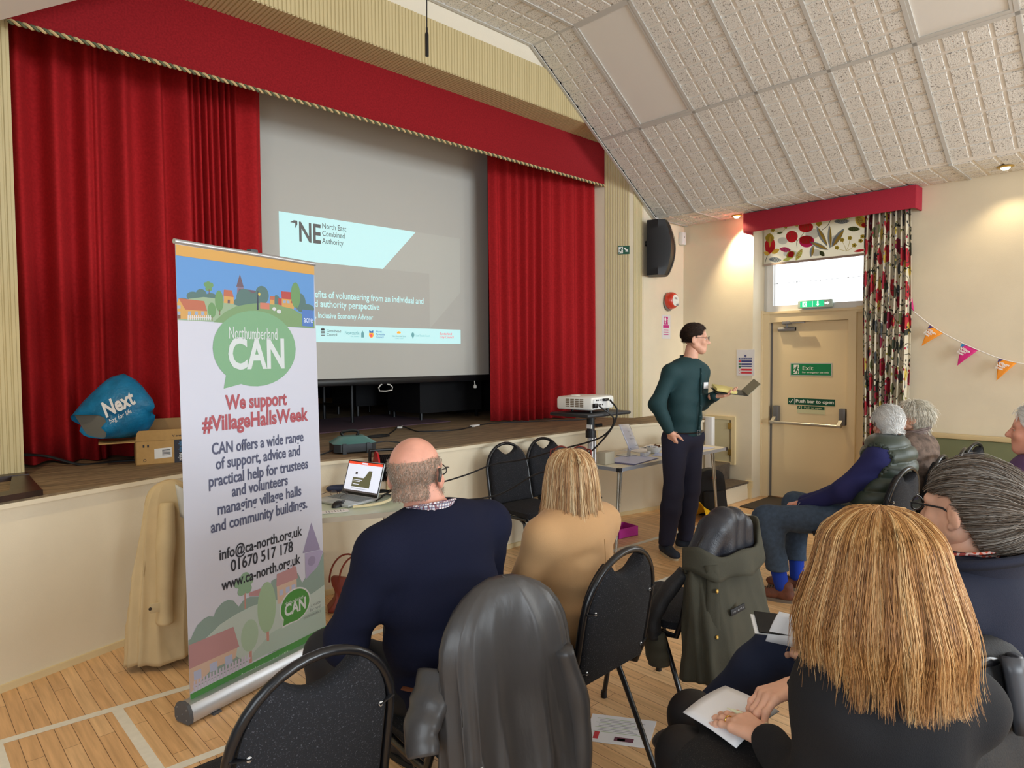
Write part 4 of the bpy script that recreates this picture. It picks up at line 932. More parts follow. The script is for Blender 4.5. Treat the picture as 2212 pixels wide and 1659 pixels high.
mb = MB(); mb.grid(P); oc = mb.build('floral_curtain', [floral_material()], solid=0.004, ang=180)
uvl = oc.data.uv_layers.new(name='UVMap')
arc = np.concatenate([[0], np.cumsum(np.hypot(np.diff(P[:, 6, 0]), np.diff(P[:, 6, 1])))])
for lp in oc.data.loops: v = lp.vertex_index; uvl.data[lp.index].uv = (arc[v//12], P[v//12, v % 12, 2])
tag(oc, 'floral pleated curtain hanging to the right of the exit door', 'curtain')

# safety signs
green = mat('safety_green', (20, 132, 84), 0.4); dgreen = mat('safety_dark_green', (14, 84, 62), 0.4); signw = mat('sign_white', (232, 234, 228), 0.45); silver = mat('sign_silver_edge', (196, 198, 196), 0.4); cream_s = mat('sign_glow_cream', (212, 212, 172), 0.5)
def thick(mb, pts, w, z, mi, M):
    for a, b in zip(pts[:-1], pts[1:]):
        d = Vector((b[0]-a[0], b[1]-a[1]))
        if d.length < 1e-6: continue
        d.normalize(); q = Vector((-d.y, d.x))*w/2; e = d*w*0.3
        mb.flat([(a[0]-q.x-e.x, a[1]-q.y-e.y), (b[0]-q.x+e.x, b[1]-q.y+e.y), (b[0]+q.x+e.x, b[1]+q.y+e.y), (a[0]+q.x-e.x, a[1]+q.y-e.y)], z, mi, M)
def runner(mb, x, y, h, z, mi, M, fl=1):
    f = lambda a, b: (x+fl*a*h, y+b*h)
    mb.flat(ellipse(*f(0.10, 0.86), 0.10*h, 0.10*h, 14), z, mi, M)
    thick(mb, [f(0.06, 0.72), f(-0.04, 0.42)], 0.17*h, z, mi, M); thick(mb, [f(0.06, 0.70), f(0.26, 0.60), f(0.36, 0.68)], 0.08*h, z, mi, M); thick(mb, [f(0.04, 0.70), f(-0.18, 0.66), f(-0.26, 0.48)], 0.08*h, z, mi, M)
    thick(mb, [f(-0.03, 0.42), f(0.20, 0.30), f(0.16, 0.04)], 0.10*h, z, mi, M); thick(mb, [f(-0.05, 0.42), f(-0.14, 0.18), f(-0.36, 0.10)], 0.10*h, z, mi, M)
def arrow(mb, x, y, L_, ang, z, mi, M, w=0.28):
    c, s_ = math.cos(R(ang)), math.sin(R(ang)); P = [(-0.5, -w/2), (0.08, -w/2), (0.08, -w*1.25), (0.5, 0), (0.08, w*1.25), (0.08, w/2), (-0.5, w/2)]
    mb.flat([(x+L_*(p[0]*c-p[1]*s_), y+L_*(p[0]*s_+p[1]*c)) for p in P], z, mi, M)
MD = plane_M((XD-0.0155, 0, 0), (0, -1, 0), (0, 0, 1))         # on the door leaf: local x = -Y
def sign(name, label, M, x0, x1, y0, y1, mats, th=0.004, cat='sign'):
    c = M @ Vector(((x0+x1)/2, (y0+y1)/2, 0)); t = thing(name, label, cat, c)
    mb = MB(); mb.box(x0, x1, y0, y1, 0, th, 0, 0, M); mb.build('sign_plate', [mats[0]], t); return t
t = sign('exit_sign', 'green Exit sign with running man, topmost on the beige door', MD, -3.16, -2.717, 1.375, 1.515, [silver])
mb = MB(); mb.flat([(-3.152, 1.383), (-2.727, 1.383), (-2.727, 1.507), (-3.152, 1.507)], 0.0045, 0, MD); mb.flat([(-3.122, 1.395), (-3.065, 1.395), (-3.065, 1.495), (-3.122, 1.495)], 0.005, 1, MD); runner(mb, -3.094, 1.397, 0.095, 0.0054, 0, MD, 1)
put_text(mb, 'Exit', -3.03, 1.437, 0.066, MD, 1, 0.005, bold=0.012, fit=0.115); put_text(mb, 'For emergency use only', -3.03, 1.405, 0.026, MD, 1, 0.005, bold=0.01, fit=0.28)
mb.build('printed_face', [green, signw], t)
t = sign('push_bar_sign', 'dark green Push bar to open sign above the panic bar', MD, -3.182, -2.685, 1.058, 1.13, [dgreen], 0.003)
mb = MB(); mb.flat([(-3.112, 1.06), (-3.108, 1.06), (-3.108, 1.128), (-3.112, 1.128)], 0.0035, 0, MD); thick(mb, [(-3.167, 1.092), (-3.155, 1.078), (-3.13, 1.112)], 0.009, 0.0035, 0, MD)
put_text(mb, 'Push bar to open', -3.098, 1.082, 0.05, MD, 0, 0.0035, bold=0.028, fit=0.40); mb.build('printed_face', [signw], t)
t = sign('push_sign', 'small cream Push to open sign just above the panic bar', MD, -3.08, -2.785, 0.965, 1.048, [cream_s], 0.003)
mb = MB()
mb.flat([(-3.078, 1.012), (-3.04, 1.012), (-3.04, 1.047), (-3.078, 1.047)], 0.0035, 0, MD); mb.flat([(-3.03, 1.012), (-2.79, 1.012), (-2.79, 1.047), (-3.03, 1.047)], 0.0035, 0, MD); arrow(mb, -3.059, 1.029, 0.03, 45, 0.004, 1, MD)
put_text(mb, 'Push to open', -3.005, 1.021, 0.03, MD, 1, 0.004, bold=0.01, fit=0.185); mb.build('printed_face', [dgreen, cream_s], t)
# lit exit box over the door
MX = plane_M((XD-0.09, 0, 0), (0, -1, 0), (0, 0, 1))
t = thing('exit_light', 'lit green emergency exit light box on the window sill over the door', 'exit light', (XD-0.1, 2.88, 2.13))
mb = MB(); mb.box(-3.06, -2.70, 2.10, 2.185, -0.05, 0.0, 0, 0.012, MX); mb.build('housing', [mat('exit_housing', (200, 222, 214), 0.3)], t)
glow_g = mat('exit_glow_green', (40, 190, 130), 0.4, emit=(40, 190, 130), estr=0.9); glow_w = mat('exit_glow_white', (230, 255, 245), 0.4, emit=(225, 255, 240), estr=1.0)
mb = MB(); mb.flat([(-3.03, 2.112), (-2.78, 2.112), (-2.78, 2.175), (-3.03, 2.175)], 0.0006, 0, MX); mb.flat([(-2.90, 2.112), (-2.897, 2.112), (-2.897, 2.175), (-2.90, 2.175)], 0.001, 1, MX)
mb.flat([(-3.005, 2.117), (-2.96, 2.117), (-2.96, 2.171), (-3.005, 2.171)], 0.001, 1, MX); runner(mb, -2.983, 2.118, 0.05, 0.0014, 0, MX); arrow(mb, -2.845, 2.144, 0.055, -90, 0.001, 1, MX); arrow(mb, -2.75, 2.144, 0.05, 0, 0.001, 1, MX)
mb.build('lit_panel', [glow_g, glow_w], t)
# notices
MR = plane_M((XW-0.0005, 0, 0), (0, -1, 0), (0, 0, 1))
paper = mat('white_paper', (236, 236, 238), 0.6); navy = mat('notice_blue', (52, 60, 120), 0.5); nred = mat('notice_red', (206, 60, 70), 0.5); ngreen = mat('notice_green', (60, 110, 80), 0.5)
t = sign('fire_action_notice', 'white laminated fire action notice with blue and red rows, left of the door', MR, -3.655, -3.445, 1.375, 1.665, [mat('laminate', (222, 220, 222), 0.25)], 0.004, 'notice')
mb = MB(); X0 = -3.655; W = 0.21; H0 = 1.375
def nb(u0, u1, v0, v1, mi): mb.flat([(X0+u0*W, H0+v0*0.29), (X0+u1*W, H0+v0*0.29), (X0+u1*W, H0+v1*0.29), (X0+u0*W, H0+v1*0.29)], 0.0045, mi, MR)
nb(0.12, 0.86, 0.62, 0.685, 0); nb(0.27, 0.86, 0.515, 0.585, 0); nb(0.27, 0.86, 0.405, 0.475, 0); nb(0.27, 0.86, 0.335, 0.37, 0); nb(0.27, 0.86, 0.19, 0.265, 1); nb(0.27, 0.86, 0.08, 0.155, 1)
nb(0.12, 0.25, 0.515, 0.585, 1); nb(0.12, 0.25, 0.405, 0.475, 2); nb(0.12, 0.25, 0.30, 0.37, 2); mb.flat(ellipse(X0+0.49*W, H0+0.755*0.29, 0.015, 0.015, 16), 0.0045, 0, MR)
for v in (0.225, 0.115): mb.flat(ellipse(X0+0.18*W, H0+v*0.29, 0.011, 0.011, 14), 0.0045, 1, MR); mb.flat(ellipse(X0+0.18*W, H0+v*0.29, 0.007, 0.007, 14), 0.0048, 3, MR)
put_text(mb, 'Fire action', X0+0.2*W, H0+0.633*0.29, 0.019, MR, 3, 0.005, bold=0.01, fit=0.13); put_text(mb, '1', X0+0.46*W, H0+0.735*0.29, 0.02, MR, 3, 0.005)
mb.build('printed_face', [navy, nred, ngreen, paper], t)
MBW = plane_M((0, 4.3445, 0), (1, 0, 0), (0, 0, 1))             # the wall that carries the bell
mag = mat('magenta_print', (200, 40, 130), 0.5)
t = sign('fire_point_notice', 'white notice with magenta panels under the red fire bell', MBW, 6.545, 6.715, 1.80, 2.075, [mat('laminate', (222, 220, 222), 0.25)], 0.004, 'notice')
mb = MB()
for a in ((6.585, 6.665, 1.965, 2.055, 0), (6.565, 6.685, 1.925, 1.958, 0)): mb.flat([(a[0], a[2]), (a[1], a[2]), (a[1], a[3]), (a[0], a[3])], 0.0045, a[4], MBW)
mb.flat(ellipse(6.61, 2.025, 0.019, 0.022, 16), 0.005, 1, MBW); mb.flat([(6.60, 1.975), (6.62, 1.975), (6.62, 2.00), (6.60, 2.00)], 0.005, 1, MBW)
for k in range(3): mb.flat(ellipse(6.652, 1.985+0.018*k, 0.007, 0.007, 10), 0.005, 1, MBW)
for i in range(3): mb.flat([(6.575, 1.895-0.025*i), (6.675, 1.895-0.025*i), (6.675, 1.905-0.025*i), (6.575, 1.905-0.025*i)], 0.0045, 0, MBW)
mb.build('printed_face', [mag, signw], t)
# fire bell
bred = mat('bell_red', (206, 60, 40), 0.25, coat=0.4)
t = thing('fire_bell', 'round red fire alarm bell on the cream wall below the black speaker', 'bell', (6.66, 4.3, 2.24))
MBell = plane_M((6.66, 4.344, 2.24), (1, 0, 0), (0, 0, 1))
mb = MB(); mb.lathe([(0.085, 0), (0.10, 0.02), (0.092, 0.03)], 20, 0, MBell @ Matrix.Translation((0, -0.02, 0))); mb.build('back_plate', [mat('bell_back', (130, 120, 112), 0.5)], t)
mb = MB(); mb.lathe([(0.098, 0.025), (0.10, 0.045), (0.096, 0.075), (0.08, 0.10), (0.068, 0.108), (0, 0.110)], 32, 0, MBell); mb.build('gong', [bred], t)
mb = MB(); mb.lathe([(0.066, 0.1085), (0.064, 0.1115), (0, 0.113)], 28, 0, MBell); put_text(mb, 'FIRE', -0.025, 0.012, 0.03, MBell, 1, 0.1140); mb.build('label_disc', [signw, mat('dark_print', (48, 48, 56), 0.5)], t)
mb = MB(); mb.lathe([(0.012, 0), (0.012, 0.016), (0.006, 0.022), (0, 0.023)], 12, 0, MBell @ Matrix.Translation((0.02, -0.05, 0.112))); mb.build('cap_nut', [steel], t)
# loudspeaker
spk = mat('speaker_plastic', (26, 27, 30), 0.5); spg = mat('speaker_grille', (58, 60, 66), 0.55, bump=0.6, bscale=900)
t = thing('wall_speaker', 'black curved loudspeaker mounted high on the cream wall above the fire bell', 'speaker', (6.2, 4.25, 2.8))
MSp = Matrix.Translation((6.27, 4.20, 2.785)) @ Matrix.Rotation(R(28), 4, 'Z')
ys = np.linspace(-0.30, 0.30, 13); P = np.zeros((13, 8, 3))
for i, z in enumerate(ys):
    c = 0.16*(1-(z/0.42)**2); pr_ = [(-0.10, 0.12), (-0.125, 0.0), (-0.09, -c*0.85), (-0.02, -c-0.01), (0.08, -c-0.005), (0.125, -c*0.7), (0.125, 0.0), (0.09, 0.12)]
    for j, (a, b) in enumerate(pr_): P[i, j] = (a, b, z)
mb = MB(); mb.grid(P, cv=True, M=MSp); mb.add(P[0], [tuple(range(8))], 0, MSp); mb.add(P[-1], [tuple(range(7, -1, -1))], 0, MSp); mb.build('cabinet', [spk], t, ang=30)
Pg = np.array([[(-0.018+0.1*k, -0.16*(1-(z/0.42)**2)-0.0135+0.002*k, z) for k in (0, 1)] for z in np.linspace(-0.285, 0.285, 15)]); mb = MB(); mb.grid(Pg, M=MSp, flip=True); g = mb.build('grille', [spg], t, solid=0.003)
mb = MB(); put_text(mb, 'BOSE', 0, 0, 0.026, MSp @ plane_M((-0.0, -0.137, -0.175), (1, 0, 0), (0, 0, 1)), 0, 0.008, bold=0.015, shear=0.3); mb.build('badge', [steel], t)
mb = MB(); mb.tube([(6.22, 4.345, 2.85), (6.25, 4.27, 2.85)], 0.03, 10); mb.build('bracket', [spk], t)
# sensor
t = thing('motion_sensor', 'small white sensor box in the corner of the wall under the ceiling', 'sensor', (6.93, 4.32, 2.98))
mb = MB(); mb.box(6.885, 6.965, 4.285, 4.344, 2.91, 3.06, 0, 0.012); mb.build('casing', [upvc], t)
mb = MB(); mb.lathe([(0.006, 0), (0.004, 0.003), (0, 0.004)], 10, 0, plane_M((6.925, 4.285, 3.0), (1, 0, 0), (0, 0, 1))); mb.build('lens', [blackm], t)
# escape route sign on the ribbed jamb
MJ = plane_M((5.938, 4.432, 2.76), (0.539, -0.842, 0), (0, 0, 1))
t = sign('escape_route_sign', 'small green running man and arrow sign on the ribbed wall', MJ @ Matrix.Translation((0, 0, 0.007)), -0.062, 0.062, -0.045, 0.045, [dgreen], 0.003)
mb = MB(); MJ2 = MJ @ Matrix.Translation((0, 0, 0.0104)); mb.flat([(-0.055, -0.036), (-0.008, -0.036), (-0.008, 0.036), (-0.055, 0.036)], 0, 1, MJ2); runner(mb, -0.031, -0.034, 0.066, 0.0004, 0, MJ2); arrow(mb, 0.028, 0.0, 0.06, -45, 0, 1, MJ2); mb.build('printed_face', [dgreen, signw], t)

# bunting
bcol = [mat('bunting_orange', (236, 146, 40), 0.6), mat('bunting_pink', (206, 34, 120), 0.6), mat('bunting_white', (240, 236, 230), 0.6), mat('bunting_purple', (70, 50, 110), 0.6), mat('bunting_blue', (40, 130, 190), 0.6)]
XB = 6.945
t = thing('bunting', 'string of orange and pink Village Halls Week bunting on the right wall', 'bunting', (XB, 1.4, 1.7))
pts = [(XB, 1.95, 2.07), (XB, 1.872, 1.99), (XB, 1.746, 1.872), (XB, 1.639, 1.790), (XB, 1.50, 1.702), (XB, 1.37, 1.632), (XB, 1.23, 1.565), (XB, 1.10, 1.525), (XB, 0.95, 1.50), (XB, 0.8, 1.49)]
mb = MB(); mb.tube(smooth_path(pts, 5), 0.0045, 6); cord = mb.build('cord', [bcol[2]], t)
for k, (a, b, tip, c1, c2) in enumerate((((1.915, 2.115), (1.880, 2.000), (1.93, 2.02), 1, 1), ((1.746, 1.872), (1.639, 1.792), (1.800, 1.676), 0, 3), ((1.496, 1.700), (1.375, 1.635), (1.520, 1.497), 1, 4), ((1.228, 1.566), (1.099, 1.526), (1.231, 1.370), 0, 3), ((0.95, 1.50), (0.82, 1.49), (0.90, 1.33), 1, 4))):
    A = Vector((XB, a[0], a[1]-0.004)); Bv = Vector((XB, b[0], b[1]-0.004)); Tp = Vector((XB-0.03-0.01*(k % 2), tip[0], tip[1]))
    if k == 0: A = Vector((XB-0.03, 1.885, 2.125)); Bv = Vector((XB, 1.875, 1.995)); Tp = Vector((XB-0.02, 1.925, 2.07))
    n = 7; mb = MB()
    P = np.array([[tuple((A.lerp(Bv, v/(n-1))).lerp(Tp, u/(n-1))+Vector((-0.012*math.sin(PI*u/(n-1)), 0, 0))) for v in range(n)] for u in range(n)])
    mb.grid(P); fo = mb.build('pennant', [bcol[c1]], t, solid=0.0012, ang=180)
    u = (Bv-A).normalized(); nn = (Bv-A).cross(Tp-A).normalized(); nn = nn if nn.x < 0 else -nn; v = nn.cross(u); Mf2 = Matrix(((u.x, v.x, nn.x, A.x), (u.y, v.y, nn.y, A.y), (u.z, v.z, nn.z, A.z), (0, 0, 0, 1)))
    if k > 0:
        mb = MB()
        mb.flat([(0.004, -0.004), (0.04, -0.004), (0.008, -0.038)], 0.012, 1, Mf2)
        for i, w_ in enumerate(('Village', 'Halls', 'Week')): put_text(mb, w_, 0.016-0.004*i, -0.048-0.022*i, 0.028, Mf2, 0, 0.0145, bold=0.03, fit=(0.082, 0.06, 0.06)[i])
        mb.build('lettering', [bcol[2], bcol[c2]], fo)
    else:
        mb = MB()
        for i, w_ in enumerate(('Village', 'Halls', 'Week')): put_text(mb, w_, 0.03, -0.020-0.012*i, 0.014, Mf2, 0, 0.013, fit=0.035)
        mb.build('lettering', [bcol[2]], fo)
# padded seating back along the wall
t = thing('wall_bench', 'green upholstered bench back with cream top rail along the right wall', 'bench', (6.9, -1, 0))
mb = MB(); mb.box(6.90, 6.995, -6.0, 1.82, 0.845, 0.885, 0, 0.006); mb.build('top_rail', [cream2], t)
mb = MB(); mb.box(6.92, 6.995, -6.0, 1.80, 0.42, 0.845, 0, 0.012); mb.build('backrest', [mat('green_vinyl', (128, 134, 100), 0.6, bump=0.1, bscale=300)], t)
mb = MB(); mb.box(6.55, 6.92, -6.0, 1.80, 0.34, 0.44, 0, 0.02); mb.build('seat', [mat('green_vinyl', (128, 134, 100), 0.6)], t)
mb = MB(); mb.box(6.60, 6.98, -6.0, 1.78, 0.0, 0.34); mb.build('plinth', [cream2], t)

# steps up to the stage, hatch and mat
stepm = mat('step_tread', (96, 84, 72), 0.7, var=0.2, vscale=20)
mb = MB(); mb.box(6.466, 6.98, 3.50, 4.34, 0, 0.175, 0); mb.box(6.466, 6.985, 3.485, 4.34, 0.175, 0.195, 1); mb.box(6.466, 6.98, 3.72, 4.34, 0.195, 0.37, 1); mb.box(6.466, 6.985, 3.71, 4.34, 0.36, 0.38, 1); mb.box(6.466, 6.98, 4.0, 4.34, 0.38, 0.56, 1); mb.box(6.466, 6.98, 4.0, 4.34, 0.56, 0.575, 1)
tag(mb.build('stage_steps', [cream, stepm]), 'dark treaded steps up to the stage between stage and exit door', 'steps')
mb = MB(); mb.box(6.40, 6.445, 3.62, 3.70, 0, 0.945, 0, 0.004); mb.box(6.445, 6.46, 3.62, 4.34, 0, 0.945)
tag(mb.build('stair_panel', [upvc]), 'white side panel at the right end of the stage by the steps', 'panel')
t = thing('wall_hatch', 'low cream hatch door with hinges on the wall above the stage steps', 'hatch', (6.98, 3.83, 0.37))
mb = MB()
for a in ((3.655, 3.70, 0.36, 0.91), (3.99, 4.03, 0.36, 0.91), (3.70, 3.99, 0.87, 0.91), (3.70, 3.99, 0.36, 0.39)): mb.box(6.965, 6.999, *a)
mb.build('frame', [cream2], t)
mb = MB(); mb.box(6.975, 6.998, 3.725, 3.99, 0.39, 0.87); hd = mb.build('hatch_door', [mat('hatch_paint', (206, 196, 160), 0.5)], t)
for z in (0.80, 0.50): mb = MB(); mb.box(6.958, 6.966, 3.695, 3.735, z-0.035, z+0.035); mb.build('hinge', [brass], hd)
tag(MB().box(6.52, 7.22, 2.72, 3.36, 0.0012, 0.012, 0, 0.004, Matrix.Rotation(R(0), 4, 'Z')).build('door_mat', [mat('mat_brown', (72, 64, 56), 0.95, bump=0.5, bscale=250)]), 'dark rectangular door mat in front of the exit door', 'mat')

# hanging microphone
t = thing('hanging_microphone', 'thin black microphone hanging on a cable in front of the stage', 'microphone', (2.458, 3.3, 3.42))
mb = MB(); mb.tube([(2.458, 3.3, 3.58), (2.461, 3.3, 3.8), (2.45, 3.3, 4.43)], 0.0035, 6); mb.build('cable', [cab], t)
mb = MB(); mb.lathe([(0.0, 0), (0.011, 0.001), (0.011, 0.13), (0.006, 0.145), (0.006, 0.17), (0, 0.171)], 12, 0, Matrix.Translation((2.458, 3.3, 3.42))); mb.build('body', [mat('mic_black', (18, 18, 20), 0.4)], t)

# ================================================================== chairs
def speckle(name, a, b, rough=0.9, scale=260):
    if name in MATS: return MATS[name]
    m = mat(name, a, rough, bump=0.35, bscale=scale*1.3); n = m.node_tree.nodes; L = m.node_tree.links
    t = n.new('ShaderNodeTexCoord'); nz = n.new('ShaderNodeTexNoise'); nz.inputs['Scale'].default_value = scale; nz.inputs['Detail'].default_value = 2; L.new(t.outputs['Object'], nz.inputs['Vector'])
    cr = n.new('ShaderNodeValToRGB'); cr.color_ramp.elements[0].position = 0.60; cr.color_ramp.elements[1].position = 0.76; cr.color_ramp.elements[0].color = lin(a); cr.color_ramp.elements[1].color = lin(b)
    L.new(nz.outputs[0], cr.inputs[0]); L.new(cr.outputs[0], n['Principled BSDF'].inputs['Base Color']); return m
fabric = speckle('charcoal_chair_fabric', (24, 25, 30), (84, 86, 94))
frame_m = mat('black_chair_frame', (20, 20, 23), 0.28, 0.0, spec=0.6)
studm = mat('bright_stud', (190, 190, 190), 0.3, 0.8)
BA = R(10)                                                        # lean of the back
def bk(x, h, o=0.0):                                              # point in the plane of the chair back
    return (x, -0.195-h*math.sin(BA)-o*math.cos(BA), 0.44+h*math.cos(BA)-o*math.sin(BA))
def arch(a, top, hs, n=16):
    return [(a, hs*i/4) for i in range(4)]+[(a*math.cos(PI*i/n), hs+(top-hs)*math.sin(PI*i/n)) for i in range(n+1)]+[(-a, hs*(3-i)/4) for i in range(4)]
def make_chair(label, group):
    t = thing('banquet_chair', label, 'chair', (0, 0, 0), 0, group)
    A = arch(0.208, 0.485, 0.265, 20)
    pts = [(0.19, 0.19, 0.418), (0.20, 0.0, 0.418), (0.207, -0.13, 0.42), (0.208, -0.175, 0.425)]
    pts += [bk(x, h) for x, h in A[1:-1]]+[(-x, y, z) for x, y, z in pts[::-1]]
    mb = MB(); mb.tube(pts, 0.0125, 10); mb.tube([(0.19, 0.19, 0.418), (-0.19, 0.19, 0.418)], 0.011, 8); mb.build('back_frame', [frame_m], t)
    # padded back with the dipped handhold
    out = []
    for x, h in arch(0.188, 0.462, 0.262, 40): out.append((x, h+0.02))
    pad = []
    for x, h in out:
        if h > 0.3 and abs(x) < 0.086: h = min(h, 0.425-0.040*(1-(x/0.086)**2)+0.014)
        pad.append((x, h))
    k = len(pad); mb = MB(); rings = []
    for sc_, o in ((0.94, 0.017), (1.0, 0.008), (1.0, -0.012), (0.97, -0.03), (0.85, -0.04), (0.5, -0.046)):
        rings.append([bk(x*sc_, 0.24+(h-0.24)*sc_, o) for x, h in pad])
    V = [p for r in rings for p in r]; F = []
    for r in range(5): F += [(r*k+i, r*k+(i+1) % k, (r+1)*k+(i+1) % k, (r+1)*k+i) for i in range(k)]
    F.append(tuple(range(k-1, -1, -1))); F.append(tuple(5*k+i for i in range(k))); mb.add(V, F); br = mb.build('backrest', [fabric], t, ang=50)
    for x, h in ((0.172, 0.30), (-0.172, 0.30), (0.172, 0.08), (-0.172, 0.08)):
        sg = 1 if x > 0 else -1; mb = MB()
        mb.tube([bk(x-sg*0.012, h, 0.016), bk(x+sg*0.034, h+0.004, 0.006)], 0.011, 8, flat=0.3); mb.build('bracket', [frame_m], br)
        mb = MB(); M = Matrix.Translation(bk(x-sg*0.006, h, 0.018)) @ Matrix.Rotation(R(90)-BA, 4, 'X'); mb.lathe([(0.0065, 0), (0.0065, 0.003), (0.003, 0.005), (0, 0.005)], 10, 0, M); mb.build('stud', [studm], br)
    # seat
    sp = []
    for x, y in ((0.20, 0.235), (-0.20, 0.235), (-0.19, -0.175), (0.19, -0.175)): sp.append((x, y))
    bm = bmesh.new(); bmesh.ops.create_grid(bm, x_segments=10, y_segments=10, size=1); vs = {}
    for v in bm.verts:
        u, w = v.co.x, v.co.y; r = 1-0.05*(abs(u)**6)*(abs(w)**6)*2; v.co = (u*0.205*r*(1+0.03*w), 0.03+w*0.205*r, 0.482+0.012*(1-u*u)*(1-w*w)-0.014*max(abs(u), abs(w))**8)
    ret = bmesh.ops.extrude_face_region(bm, geom=bm.faces[:])
    for v in [g for g in ret['geom'] if isinstance(g, bmesh.types.BMVert)]: v.co.z = 0.432; v.co.x *= 0.95; v.co.y = 0.03+(v.co.y-0.03)*0.95
    bmesh.ops.recalc_face_normals(bm, faces=bm.faces[:]); mb = MB(); mb.bm(bm); mb.build('seat', [fabric], t, ang=60)
    for sx in (1, -1):
        for pts in ([(0.185, 0.10, 0.415), (0.19, 0.15, 0.395), (0.195, 0.175, 0.35), (0.205, 0.235, 0.012)], [(0.185, -0.03, 0.415), (0.19, -0.09, 0.395), (0.195, -0.12, 0.35), (0.21, -0.27, 0.012)]):
            mb = MB(); p = smooth_path([(q[0]*sx, q[1], q[2]) for q in pts], 4); mb.tube(p, 0.0115, 9); lg_ = mb.build('leg', [frame_m], t)
            mb = MB(); mb.tube([(p[-1][0], p[-1][1], 0), (p[-1][0], p[-1][1], 0.03)], 0.0145, 10); mb.build('foot_cap', [blackm], lg_)
    return t
chair0 = make_chair('empty charcoal banquet chair seen from behind, nearest the camera in front of the banner', 'banquet chairs facing the stage')
chair0.location = (0.717, 1.675, 0)
def chair(x, y, rz, label, group):
    c = copy_tree(chair0); c.location = (x, y, 0); c.rotation_euler = (0, 0, R(rz)); c['label'] = label; c['group'] = group; return c
G1 = 'banquet chairs facing the stage'; G2 = 'empty banquet chairs against the stage front'
chair(1.311, 1.672, -3, 'charcoal banquet chair under the grey rain jacket, behind the balding man in navy', G1)
chair(1.872, 1.668, 2, 'charcoal banquet chair with bare back behind the woman in the tan jacket', G1)
chair(2.60, 1.665, -4, 'charcoal banquet chair with the olive hooded coat over its back', G1)
chair(4.47, 1.49, -6, 'charcoal banquet chair of the white-haired man in the green gilet', G1)
chair(5.14, 1.48, 0, 'charcoal banquet chair of the woman in the brown coat', G1)
chair(5.60, 1.46, 4, 'empty black-framed chair, left of the two tops showing before the green bench', G1)
chair(6.08, 1.47, -8, 'empty black-framed chair, right of the two tops showing before the green bench', G1)
chair(3.545, 3.535, 177, 'left one of the two empty chairs standing against the stage front', G2)
chair(3.99, 3.545, 179, 'right one of the two empty chairs standing against the stage front', G2)
chair(1.33, 0.36, -22, 'charcoal chair under the woman with long ginger hair', G1)
chair(1.80, 0.60, -14, 'charcoal chair with the black coat, between the ginger-haired and plaited women', G1)
chair(2.27, 0.41, -8, 'charcoal chair under the woman with the grey plait', G1)

# ================================================================== tables
laminate = mat('table_laminate', (222, 214, 190), 0.45, var=0.02); alu_edge = mat('table_edge', (190, 196, 206), 0.3, 0.5); legm = mat('chrome_leg', (172, 168, 158), 0.25, 0.8)
def fold_table(label, x0, x1, y0, y1, zt, M, top, edge, corner, group=None, legs=True):
    t = thing('folding_table', label, 'table', M @ Vector(((x0+x1)/2, (y0+y1)/2, 0)), 0)
    mb = MB(); mb.box(x0+0.004, x1-0.004, y0+0.004, y1-0.004, zt-0.022, zt, 0, 0, M); tp = mb.build('tabletop', [top], t)
    mb = MB()
    for a in ((x0, x1, y0, y0+0.004), (x0, x1, y1-0.004, y1), (x0, x0+0.004, y0, y1), (x1-0.004, x1, y0, y1)): mb.box(*a, zt-0.028, zt+0.001, 0, 0, M)
    mb.build('edging', [edge], tp)
    for x in (x0, x1):
        for y in (y0, y1): mb = MB(); mb.box(x-0.003, x+0.003 if x == x0 else x+0.003, y-0.003, y+0.003, zt-0.03, zt+0.002, 0, 0, M); mb = MB(); mb.box(min(x, x+(0.03 if x == x0 else -0.03))-0.002, max(x, x+(0.03 if x == x0 else -0.03))+0.002, min(y, y+(0.03 if y == y0 else -0.03))-0.002, max(y, y+(0.03 if y == y0 else -0.03))+0.002, zt-0.03, zt+0.0015, 0, 0, M); mb.build('corner_cap', [corner], tp)
    for x, sg in ((x0+0.10, 1), (x1-0.10, -1)):
        for y in (y0+0.09, y1-0.09):
            mb = MB()
            for dx, dy in ((0, 0), (sg*0.045, 0)): mb.tube(smooth_path([M @ Vector((x+dx*1.6, y, zt-0.03)), M @ Vector((x+dx*1.1, y+0.002, zt-0.06)), M @ Vector((x+dx*0.8, y, zt-0.12)), M @ Vector((x-sg*0.05+dx*0.1, y-0.01, 0.0))], 4), 0.0095, 8)
            mb.build('leg', [legm], t)
    return t
IM = Matrix()
fold_table('long cream folding table with papers on it, behind the standing man', 4.215, 5.935, 3.185, 3.80, 0.71, IM, laminate, alu_edge, mat('black_corner', (40, 40, 44), 0.4))
ML = Matrix.Translation((2.20, 3.232, 0)) @ Matrix.Rotation(R(-22), 4, 'Z')
fold_table('small table with laptop between the banner and the stage', -0.85, 0.10, 0.0, 0.52, 0.70, ML, mat('greenish_laminate', (196, 208, 190), 0.35), mat('table_lip', (176, 166, 150), 0.5), mat('table_lip', (176, 166, 150), 0.5))

